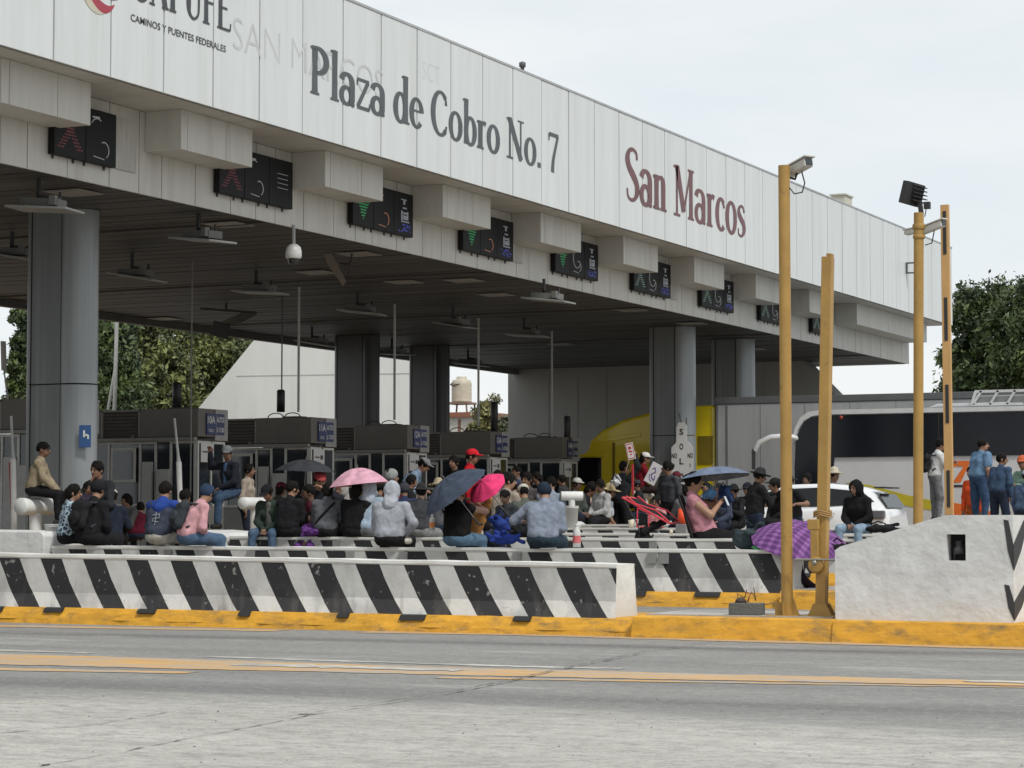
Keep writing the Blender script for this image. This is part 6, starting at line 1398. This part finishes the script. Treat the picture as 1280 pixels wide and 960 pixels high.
zh = P(1027,690,Y=Yp).z-zf; b = MB(); b.lathe((-.02,-.09,zh-.12), [(0,-.03),(.065,-.03),(.078,-.02),(.078,.02),(.065,.03),(0,.03)], 18, ax='y'); b.obox((-.035,-.085,zh+.06),.075,.05,.46); b.obox((-.045,-.085,zh+.26),.11,.06,.10); b.build('hinge_housing', och, t, bevel=.008)
b = MB(); b.tube([(-.22,-.12,zh-.07),(.22,-.12,zh-.07)], .010, 8); b.lathe((-.02,-.15,zh-.1), [(0,-.012),(.025,-.012),(.025,.01)], 8, ax='y'); b.build('bolt', steel, t)
b = MB(); 
for q_ in range(3): b.tube([(dx*.2+.085*math.cos(R(a_)), .085*math.sin(R(a_)), zh+.34+q_*.02+.01*math.sin(R(3*a_))) for a_ in range(0,361,30)], .008, 5)
b.build('rope_tie', mat('rope_brown', (.33,.2,.08), .9), t)
# pole 3
Y3 = I_[1]+.9; p0 = P(1147, 690, Y=Y3); p1 = P(1148.5, 266, Y=Y3); z3 = gz(I_[1])+.18; t = thing('floodlight_pole', 'ochre pole topped by a black floodlight, behind the white rendered block', 'pole', (p0.x, Y3, z3)); hh = p1.z-z3; dx = p1.x-p0.x
r3 = 6.2/PX(p1)[2]; b = MB(); b.tube([(0,0,0),(dx,0,hh)], r3, 18); b.lathe((dx,0,hh-.16),[(r3+.012,-.03),(r3+.02,0),(r3+.012,.03)],18); b.lathe((dx,0,hh-.28),[(r3+.01,-.02),(r3+.016,0),(r3+.01,.02)],18); b.build('shaft', och, t)
b = MB(); b.obox((dx-.07,-.03,hh+.22), .09,.30,.26, Matrix.Rotation(R(14),3,'Y')@Matrix.Rotation(R(-25),3,'Z')); 
for i in range(5): b.obox((dx-.0,.0,hh+.13+i*.045), .08,.24,.012, Matrix.Rotation(R(14),3,'Y')@Matrix.Rotation(R(-25),3,'Z'))
b.bar((dx+.03,0,hh-.01),(dx+.01,0,hh+.14),.05); b.build('floodlight', umb_grip, t, bevel=.006)
cctv(t, (dx+.12, .02, hh-.19), (.9,-.35,.22), .40, .9); cctv(t, (dx-.10,.05,hh-.21), (-.6,.3,-.05), .16, .7)
b = MB(); b.tube([(dx+.07,0,hh-.05),(dx+.09,0,hh+.05)], .006, 6); b.obox((dx+.10,0,hh+.08),.07,.06,.08); b.tube([(dx+.18,0,hh-.22),(dx+.15,0,hh-.36),(dx+.07,0,hh-.38)], .007, 6); b.build('sensor', umb_grip, t)
# pole 4 : raised boom with dark strips
Y4 = I_[2]+.5; t0 = P(1187, 650, Y=Y4); t1 = P(1181, 256, Y=Y4); z4 = t0.z-.4; t = thing('raised_boom', 'pale orange boom standing upright with black strips down its face, rightmost of the tall posts', 'boom', (t0.x, Y4, z4)); hh = t1.z-z4; dx = t1.x-t0.x
pm = PX(t1)[2]; wv = 10.5/pm; bo = mat('boom_orange', (.50,.29,.105), .5, var=.1, dirt=(.3,.18,.09,.4), dscale=2)
b = MB(); b.bar((0,0,0),(dx,0,hh),wv,.06,up=(0,1,0)); b.build('boom', bo, t, bevel=.005)
b = MB()
for (ya_,yb_) in ((264,318),(372,426),(481,529),(588,634)):
    for q_ in (0,):
        za = P(1183,yb_,Y=Y4).z-z4; zb_ = P(1183,ya_,Y=Y4).z-z4; b.bar((dx*za/hh,-.034,za),(dx*zb_/hh,-.034,zb_),wv*.40,.006,up=(0,1,0))
b.build('reflector_strip', umb_grip, t)
zb_ = t0.z-z4-.05; b = MB(); b.box(-.22,.13,-.09,.09,zb_-.08,zb_+.0); b.box(-.13,-.09,-.1,.1,zb_,zb_+.1); b.box(.0,.04,-.1,.1,zb_,zb_+.12); b.tube([(-.25,-.1,zb_-.04),(.15,-.1,zb_-.04)],.014,6); b.box(-.08,.08,-.08,.08,0,zb_-.082); b.build('hinge_bracket', mat('bracket_brown', (.13,.09,.05), .6), t)
# white arms at the left
for (xa,ya_,xb,yb_,Yq,l,r__) in ((228,622,218,523,I_[3]+.6,'thick white gate arm standing upright left of the waving man',.05),(19,618,14,520,I_[2]+.9,'white and red gate arm standing upright at the far left',.05)):
    A, B_ = P(xa,ya_,Y=Yq), P(xb,yb_,Y=Yq); A0 = A.copy(); A.z = gz(Yq)+.12; t = thing('gate_arm', l, 'gate arm', A); d = B_-A; m0 = A0.lerp(B_,.45)-A
    b = MB(); b.tube([(0,0,0), m0], r__, 10); b.build('lower_tube', mat('arm_white', (.6,.6,.58), .45), t); b = MB(); b.tube([m0, m0.lerp(d,.15), d], [r__*.8,r__*.5,r__*.42], 8); b.build('upper_tube', mat('arm_grey', (.4,.4,.39), .45), t)
    if xa < 100: b = MB(); b.bar(Vector((-.055,-.0,.9)), m0+Vector((-.055,0,-.05)), .02,.06); b.build('red_band', mat('band_red', (.35,.02,.03), .5), t)
p0, p1 = P(16,545,Y=I_[4]), P(5,463,Y=I_[4]); b = MB(); b.tube([(0,0,0),p1-p0],[.03,.015],8); b.bar(p1-p0, (p1-p0)+Vector((-.03,0,.6)), .12,.05); o = b.build('leaning_arm', mat('arm_grey', (1,1,1))); o.location = p0; tag(o, 'grey arm with a flat blade end leaning at the far left, against the sky', 'gate arm')
# white T pipes
pw_ = mat('white_pipe_paint', (1,1,1))
def tpipe(label, px, py, Yn, L_=.95, r_=.14, rz=0):
    c = P(px, py, Y=Yn); z0 = gz(Yn)+.12; t = thing('guard_pipe', label, 'guard pipe', (c.x, Yn, z0), R(rz), 'white T-shaped guard pipes'); hz = c.z-z0
    b = MB(); b.lathe((0,0,hz), [(0,0),(r_*.93,0),(r_,.015),(r_,L_-.015),(r_*.93,L_),(0,L_)], 22, ax='y'); b.build('cross_pipe', pw_, t)
    b = MB(); b.tube([(0,L_*.5,0),(0,L_*.5,hz-r_*.8)], r_*.72, 16); b.build('post', pw_, t); return t
tpipe('white T-shaped guard pipe under the man in the tan shirt', 25, 633, I_[2]+.02, .8, .135)
tpipe('white T-shaped guard pipe under the waving man', 303, 629, I_[3]+.05, .8, .105, 0)
tpipe('white T-shaped guard pipe standing alone in the middle, right of the grey shirt', 701, 620, I_[5]+.3, .45, .095, -60)
tpipe('white T-shaped guard pipe under the woman in the white cap', 796, 617, I_[7]+.05, 1.0, .12)
# ============================================================ small things
def P2(px, py, Y): return P(px, py, Y=Y)
# cinder block with broken light on the kerb
c = P2(927, 770, 21.05); t = thing('kerb_light', 'grey concrete block lamp base with broken wiring, on the yellow kerb', 'lamp base', (c.x, 21.2, .222), R(4)); 
b = MB(); b.box(-.155,.155,-.10,.10,0,.115); b.build('block', mat('block_grey', (.11,.11,.10), .9, bump=.5), t, bevel=.008)
b = MB(); b.lathe((-.06,.0,.115),[(0,0),(.06,0),(.05,.03),(.02,.05),(0,.05)],10); b.tube([(-.08,0,.12),(-.10,.02,.20),(-.02,0,.16),(.0,0,.24)],.006,5); b.tube([(.0,0,.12),(.05,0,.22),(.09,0,.13),(.07,0,.26)],.005,5); b.build('broken_lamp', mat('rust_dark', (.05,.035,.025), .8), t)
b = MB(); b.tube([(.02,-.02,.12),(.04,-.03,.19),(-.02,-.02,.22),(.08,-.02,.2)],.005,5); b.build('wire', mat('wire_red', (.25,.06,.03), .6), t)
# bottles, cups
def bottle(label, px, pb, pt, Y, col, cap, cat='bottle', name='drink_bottle'):
    a, c = P2(px,pb,Y), P2(px,pt,Y); h_ = c.z-a.z; t = thing(name, label, cat, a); r_ = h_*.17
    b = MB(); b.lathe((0,0,0), [(0,0),(r_,0),(r_,h_*.62),(r_*.8,h_*.74),(r_*.42,h_*.86),(r_*.42,h_*.92),(0,h_*.92)], 14); b.build('body', mat('bottle_clear', (.5,.5,.48), .15), t)
    b = MB(); b.lathe((0,0,0), [(r_+.002,h_*.18),(r_+.002,h_*.5)], 14); b.build('label_band', col, t); b = MB(); b.lathe((0,0,0),[(0,h_*.921),(r_*.5,h_*.921),(r_*.5,h_),(0,h_)],10); b.build('cap', cap, t)
bottle('plastic bottle with an orange label, on the barrier beside the wide jeans', 540, 663, 643, I_[1]+.3, mat('label_orange', (.6,.2,.06), .4), mat('cap_white', (.6,.6,.6), .4))
bottle('tall white bottle with a red mark, on the barrier right of the grey shirt', 721, 684, 655, I_[1]+.28, mat('label_white_red', (.5,.12,.12), .4), mat('cap_white', (.6,.6,.6), .4))
bottle('small clear bottle at the left, beside the black backpack', 102, 663, 643, I_[1]+.2, mat('label_teal', (.1,.25,.25), .4), mat('cap_white', (.6,.6,.6), .4))
for (px, pb, pt, Yq, l) in ((789,659,650,I_[4]+.3,'cream paper cup on a far barrier, left of the folded red chair'),(839,668,662,I_[2]+.3,'clear cup on the barrier near the black chair')):
    a, c = P2(px,pb,Yq), P2(px,pt,Yq); h_ = c.z-a.z; b = MB(); b.lathe((0,0,0),[(0,0),(h_*.33,0),(h_*.42,h_),(h_*.38,h_),(h_*.3,.01)],14); o = b.build('paper_cup', mat('cup_cream', (.6,.54,.42), .6)); o.location = a; tag(o, l, 'cup')
# buckets
def bucket(label, px, pb, pt, Y, wpx, m):
    a, c = P2(px,pb,Y), P2(px,pt,Y); h_ = c.z-a.z; r_ = wpx/2/PX(a)[2]; t = thing('bucket', label, 'bucket', a)
    b = MB(); b.lathe((0,0,0),[(0,0),(r_*.86,0),(r_,h_),(r_*1.05,h_),(r_*1.05,h_-.02),(r_*.96,h_-.02),(r_*.82,.01)],20); b.build('pail', m, t)
    b = MB(); b.lathe((0,0,0),[(0,h_+.002),(r_*1.07,h_+.002),(r_*1.07,h_+.02),(0,h_+.02)],20); b.build('lid', m, t)
bucket('white bucket beside the feet of the man in the tan shirt', 66, 680, 657, I_[1]+.5, 20, mat('bucket_white', (.5,.5,.48), .5))
bucket('white bucket under the white pipe, right of the grey shirt', 714, 660, 634, I_[3]+.3, 18, mat('bucket_white', (.5,.5,.48), .5))
# orange traffic bollard behind black chair
a = P2(853,667,I_[3]+.2); t = thing('traffic_delineator', 'orange traffic post with a grey base, behind the black camping chair', 'traffic post', a); s_ = 1/PX(a)[2]
b = MB(); b.lathe((0,0,0),[(0,12*s_),(6*s_,12*s_),(5*s_,31*s_),(0,31*s_)],12); b.build('post', mat('traffic_orange', (.75,.07,.015), .5), t); b = MB(); b.box(-7*s_,7*s_,-6*s_,6*s_,0,12*s_); b.build('base', mat('base_grey', (.2,.2,.2), .7), t, bevel=.01)
# placards
def placard(label, px, py, Y, wpx, hpx, rot, stick, red=True):
    c = P2(px,py,Y); s_ = 1/PX(c)[2]; t = thing('placard', label, 'placard', c, R(8)); M_ = Matrix.Rotation(R(-rot),3,'Y')
    b = MB(); b.obox((0,0,0), wpx*s_, .008, hpx*s_, M_); bo_ = b.build('board', mat('paper_white', (.62,.60,.60), .7), t)
    b = MB()
    if red:
        for (x0,x1,z0,z1) in ((-.42,.42,.40,.45),(-.42,.42,-.45,-.40),(-.45,-.39,-.4,.4),(.39,.45,-.4,.4)): 
            b.obox(M_@Vector(((x0+x1)/2*wpx*s_,-.006,(z0+z1)/2*hpx*s_)), (x1-x0)*wpx*s_, .002, (z1-z0)*hpx*s_, M_)
        for (x,z,w_,h_) in ((0,.2,.4,.16),(-.1,.0,.25,.1),(.12,-.04,.2,.12),(0,-.2,.3,.06)): b.obox(M_@Vector((x*wpx*s_,-.007,z*hpx*s_)), w_*wpx*s_, .002, h_*hpx*s_, M_)
        b.build('print', mat('print_red', (.45,.05,.05), .6), bo_)
    else:
        b.tube([M_@Vector((x*wpx*s_,-.008,z*hpx*s_)) for x,z in ((-.25,.2),(-.05,.3),(.1,.1),(-.15,-.05),(.05,-.2),(.28,-.25),(.2,-.05))], .012, 5); b.tube([M_@Vector((x*wpx*s_,-.008,z*hpx*s_)) for x,z in ((-.3,-.1),(-.1,-.3),(.1,-.35))], .008, 5); b.build('print', mat('print_violet', (.18,.1,.3), .6), bo_)
    if stick: b = MB(); b.bar((-.02,.01,-hpx*s_*.45),(-.10,.01,-hpx*s_*.5-stick*s_),.02,.012); b.build('stick', mat('stick_wood', (.4,.3,.18), .7), t)
placard('small white placard with a red border held up on a stick', 788, 564, I_[6]-.1, 10, 21, 12, 14)
placard('white poster with violet drawing held by the woman in the white cap', 817, 592, I_[6]+.9, 15, 27, -28, 0, False)
a = P2(791,618,I_[5]+.2); b = MB(); b.bar((0,0,0),(0,0,38/PX(a)[2]),.035); o = b.build('red_flag_pole', mat('pole_red', (.4,.02,.03), .5)); o.location = a; tag(o, 'thin red pole standing between the placard holder and the white cap', 'pole')
# backpacks
def backpack(label, t_of, col, w_=.30, h_=.42, d_=.16, m2=None):
    j = joints(t_of); n_, pl_ = j[1], j[3]; up = (n_-pl_).normalized(); f = Matrix.Rotation(t_of.rotation_euler[2],3,'Z')@Vector((0,1,0)); x = f.cross(up).normalized(); bk = -(up.cross(-x)).normalized()
    if bk.dot(f) > 0: bk = -bk
    s_ = t_of.scale[0]; c = pl_+(n_-pl_)*.50+bk*.23*s_; M_ = Matrix((x,bk,up)).transposed(); t = thing('backpack', label, 'backpack', c); m = cloth(col, 'bag')
    S = SDF(); MM = np.array(M_); S.ell((0,0,0),(w_/2,d_/2*1.15,h_/2*1.02),MM); 
    for sx in (-1,1):
        for sz in (-1,1): S.cone(MM@np.array([sx*w_*.33,0,sz*h_*.32]), MM@np.array([sx*w_*.33,.02,sz*h_*.30]), .06,.05,.05)
    V,Q = S.mesh(.016,.008,5); V = V*s_; np_obj('pack', V, Q, [m], t)
    S = SDF(); S.ell(MM@np.array([0,d_*.5,-.06]),(w_*.36,.05,h_*.24),MM); V,Q = S.mesh(.014,.006,6); np_obj('pocket', V*s_, Q, [m], t)
    b = MB()
    for sx in (-1,1): b.tube([M_@Vector((sx*.10,-.04,h_*.44))*s_, M_@Vector((sx*.12,-.16,h_*.50))*s_, M_@Vector((sx*.14,-.30,h_*.38))*s_, M_@Vector((sx*.17,-.30,.0))*s_, M_@Vector((sx*.16,-.10,-h_*.36))*s_], .020, 6)
    b.build('strap', cloth((.05,.05,.055),'strap'), t); b = MB(); b.tube([M_@Vector((-.03,0,h_*.48))*s_, M_@Vector((0,.0,h_*.56))*s_, M_@Vector((.03,0,h_*.48))*s_], .01, 5); b.build('grab_loop', umb_grip, t); return t
backpack('black backpack on the person in the black jacket, second in the row', pp['backpack'], (.02,.02,.022))
backpack('dark grey backpack on the woman in the pink hoodie', pp['pink'], (.045,.052,.06))
backpack('small black backpack on the man in the white T-shirt', pp['whitetee'], (.02,.022,.022), .26,.38,.14)
# sports bag / bags
def sack(label, px, py, Y, rx, ry, rz_, col, name='bag', cat='bag', seed=1, folds=.009, rot=0):
    c = P2(px,py,Y); S = SDF(); S.ell((0,0,0),(rx,ry,rz_),rotm('y',R(rot))); r_s = random.Random(seed)
    S.p = []; S.ell((0,0,-rz_*.15),(rx*.8,ry*.8,rz_*.7),rotm('y',R(rot)))
    for _i in range(16):
        a_ = r_s.uniform(0,6.28); e_ = r_s.uniform(.35,.95); p_ = np.array([rx*e_*math.cos(a_), ry*e_*math.sin(a_), rz_*r_s.uniform(-.6,.75)*(1.1-e_*.5)]); d_ = np.array([r_s.uniform(-1,1)*rx*.45, r_s.uniform(-1,1)*ry*.3, r_s.uniform(-1,1)*rz_*.4]); S.cone(p_-d_, p_+d_, rz_*r_s.uniform(.10,.26), rz_*r_s.uniform(.06,.2), .018)
    V,Q = S.mesh(.014,folds,seed); t = thing(name, label, cat, c); np_obj('cloth_body', V, Q, [cloth(col,'bag')], t)
    b = MB(); b.tube([(-rx*.4,0,rz_*.8),(-rx*.1,.0,rz_*1.25),(rx*.3,0,rz_*.8)], .010, 6); b.build('handle', cloth(tuple(q*.6 for q in col),'strap'), t); return t
sack('crumpled bright blue and white jacket on the barrier beside the orange T-shirt', 632, 672, I_[1]+.25, .21,.12,.10, (.03,.06,.30), 'folded_jacket', 'jacket', 2)
sack('blue rucksack lying behind the crumpled jacket', 626, 654, I_[1]+.55, .13,.12,.12, (.025,.05,.22), 'rucksack', 'bag', 7)
sack('blue cloth bag with a hood on the lap beside the camping chair', 905, 622, I_[2]+.9, .15,.12,.17, (.035,.07,.17), 'shoulder_bag', 'bag', 3)
sack('grey-green rucksack slumped on the barrier, right of the black chair', 934, 672, I_[1]+.55, .22,.14,.17, (.04,.055,.06), 'rucksack', 'rucksack', 4)
sack('green plastic bag beside the slumped rucksack', 952, 684, I_[1]+.3, .11,.07,.045, (.10,.42,.16), 'plastic_bag', 'bag', 5)
sack('purple bundle on the barrier in front of the small child', 395, 664, I_[2]+.1, .24,.10,.09, (.14,.05,.22), 'blanket', 'blanket', 6)
sack('dark bag and coats piled on the barrier behind the crumpled jacket', 655, 660, I_[2]+.2, .22,.14,.14, (.025,.027,.03), 'coat_pile', 'bag', 8)
sack('black bag on the barrier near the feet of the hooded youth', 1100, 660, I_[2]+.3, .26,.14,.07, (.015,.015,.016), 'duffel_bag', 'bag', 9)
sack('black jacket bundled at the end of the purple umbrella', 1048, 686, I_[1]+.5, .16,.12,.10, (.015,.014,.015), 'coat_pile', 'coat', 10)
sack('white shopping bag at the feet of the straw hat man', 770, 602, I_[6]-.9, .09,.05,.14, (.55,.56,.58), 'shopping_bag', 'bag', 12)
sack('pale blue garment held by the woman in the camping chair', 888, 616, I_[2]+.62, .12,.08,.10, (.09,.2,.36), 'folded_garment', 'garment', 13)
sack('white cloth under the hand of the grey hoodie', 509, 676, I_[1]+.2, .06,.05,.05, (.55,.52,.45), 'cloth_rag', 'cloth', 14)
# phones
for k_, hx, l in (('pinktank',5,'phone held by the woman in the camping chair'),('phonewoman',5,'phone held by the woman in the black jacket'),('whitetee',5,'phone held by the man in the white T-shirt')):
    j = joints(pp[k_])[hx]; f = Matrix.Rotation(pp[k_].rotation_euler[2],3,'Z')@Vector((0,1,0)); b = MB(); b.obox((0,0,0),.075,.010,.15); b.obox((0,-.0065,0),.066,.002,.138,mi=1); o = b.build('mobile_phone', [umb_grip, mat('phone_screen', (.45,.5,.55), .2)], None); o.location = j+f*.09+Vector((0,0,.03)); o.rotation_euler = (R(-25),0,pp[k_].rotation_euler[2]+R(160)); tag(o, l, 'phone')
# camping chairs
redm = mat('chair_red_tube', (.60,.03,.05), .4); blf = cloth((.018,.018,.02),'chair')
c = P2(812, 684, I_[2]+.2); s_ = 1/PX(c)[2]; t = thing('folding_chair', 'folding chair with bright red frame and black seat, tipped over on the barriers', 'folding chair', c)
def q3(px, py, dy=0.0): v = P2(px,py,I_[2]+.2); return Vector((v.x-c.x, dy, v.z-c.z))
b = MB()
for dy in (0,.42): b.tube([q3(778,622,dy),q3(800,634,dy),q3(836,654,dy)], .013, 8); b.tube([q3(783,620,dy),q3(795,630,dy),q3(820,638,dy),q3(836,652,dy)], .010, 8)
b.tube([q3(778,622,0),q3(778,622,.42)], .013,8); b.tube([q3(836,654,0),q3(836,654,.42)], .013,8); b.tube([q3(797,635),q3(796,659),q3(811,659),q3(812,642),q3(797,635)], .011,8); b.build('frame', redm, t)
b = MB(); b.add([q3(782,623,.01),q3(834,651,.01),q3(834,651,.41),q3(782,623,.41)], [(0,1,2,3)]); b.add([q3(799,641,-.01),q3(798,657,-.01),q3(810,657,-.01),q3(810,643,-.01)], [(0,1,2,3)]); b.build('seat', blf, t)
S = SDF(); a_ = q3(800,672,.1); S.ell(tuple(a_),(.11,.12,.10)); S.cone(tuple(q3(800,664,.1)),tuple(q3(824,652,.2)),.06,.04); S.cone(tuple(q3(805,664,.0)),tuple(q3(815,655,.1)),.05,.05); V,Q = S.mesh(.016,.012,3); np_obj('folded_sling', V,Q,[blf],t)
b = MB(); b.tube([q3(780,625),q3(797,655),q3(800,668)],.009,6); b.tube([q3(800,668),q3(794,686)],.010,6); b.tube([q3(806,668,.3),q3(801,686,.3)],.010,6); b.build('leg', umb_grip, t)
j = joints(pp['pinktank']); pc_ = j[3]; fz = pp['pinktank'].rotation_euler[2]; t = thing('camping_chair', 'black fabric camping chair carrying the woman in the pink top', 'camping chair', (pc_.x, pc_.y, pc_.z), fz)
b = MB(); n = 8; pr = [(-.02-.30, .56),(-.24,.34),(-.17,.10),(-.10,-.06),(.08,-.13),(.30,-.10),(.44,-.04)]; v = []
for (y_, z_) in pr:
    for i in range(n+1): xx = -.30+.6*i/n; v.append((xx, y_-.05*math.sin(math.pi*i/n)*(1 if z_>0 else 0), z_-.05*math.sin(math.pi*i/n)*(1 if z_<=0.1 else .2)))
fs = [(k*(n+1)+i,k*(n+1)+i+1,(k+1)*(n+1)+i+1,(k+1)*(n+1)+i) for k in range(len(pr)-1) for i in range(n)]; b.add(v, fs, 0, True); b.add([(p[0],p[1],p[2]-.012) for p in v], [f[::-1] for f in fs], 0, True); b.build('sling_seat', blf, t)
b = MB(); zl = -.46
for sx in (-1,1): b.tube([(sx*.29,.42,-.04),(sx*.22,-.12,zl)], .011, 6); b.tube([(sx*.30,-.32,.54),(sx*.27,-.12,-.05),(sx*.20,.36,zl)], .011, 6)
b.tube([(-.22,-.12,zl+.02),(.22,-.12,zl+.02)], .01, 6); b.tube([(-.2,.36,zl+.02),(.2,.36,zl+.02)], .01, 6); b.build('frame', umb_grip, t)
S = SDF(); S.ell((.30,-.14,-.30),(.05,.14,.16)); V,Q = S.mesh(.016,.014,3); np_obj('side_pouch', V,Q,[blf],t)
# diagonal strap of the grey top woman; patterned top motif; jersey crest
def on_back(t_of, name, parts, m, off=.145):
    j = joints(t_of)
    s_ = t_of.scale[0]; b = MB()
    v = list(t_of['_j']); nk = Vector(v[3:6]); pl_ = Vector(v[9:12])
    for pts, r_ in parts: b.tube([pl_.lerp(nk, q_[1])+Vector((q_[0], -off-(.0 if len(q_) < 3 else q_[2]), 0)) for q_ in pts], r_, 5)
    return b.build(name, m, t_of)
on_back(pp['strap'], 'bag_strap', [([(.16,.95,-.05),(.06,.7,.01),(-.06,.45,.01),(-.15,.22,-.01)], .018)], cloth((.012,.012,.013),'strap'))
on_back(pp['jersey'], 'crest', [([(-.05,.62,.01),(.05,.66,.01),(.06,.55,.01),(-.04,.52,.01),(-.05,.45,.01),(.05,.42,.01)], .006), ([(0,.72,.01),(.0,.34,.01)], .005)], cloth((.35,.38,.42),'crest'))
tag(MB().box(0,.01,0,.01,0,.01).build('x', seam)) if False else None
for o in list(SC.objects):
    if '_j' in o: del o['_j']
# water puddle dots, scraps on the road
rr = random.Random(11); b = MB()
for i in range(60):
    px_, py_ = rr.uniform(0,1280), rr.uniform(865,958); v = P(px_,py_,Z=0); s_ = rr.uniform(.003,.008); b.lathe((v.x,v.y,0),[(s_,0),(s_*.6,s_*.6),(0,s_*.7)],5)
o = b.build('road_grit', mat('grit_grey', (.12,.115,.11), .9)); tag(o, kind='stuff')
for (px_,py_,l,cc) in ((42,778,'scrap of pink litter against the kerb at the left',(.45,.16,.13)),):
    v = P(px_,py_,Z=0); b = MB(); pts = [(.04*math.cos(a_)*(1+.5*math.sin(3*a_)), .03*math.sin(a_), .012+.012*math.sin(2*a_)) for a_ in [R(30*i) for i in range(12)]]; b.add(pts+[(0,0,.022)], [(i,(i+1)%12,12) for i in range(12)]); o = b.build('litter_scrap', mat('litter_%d' % int(px_), cc, .8)); o.location = (v.x,v.y,.004 if px_ > 100 else .01); tag(o, l, 'litter')
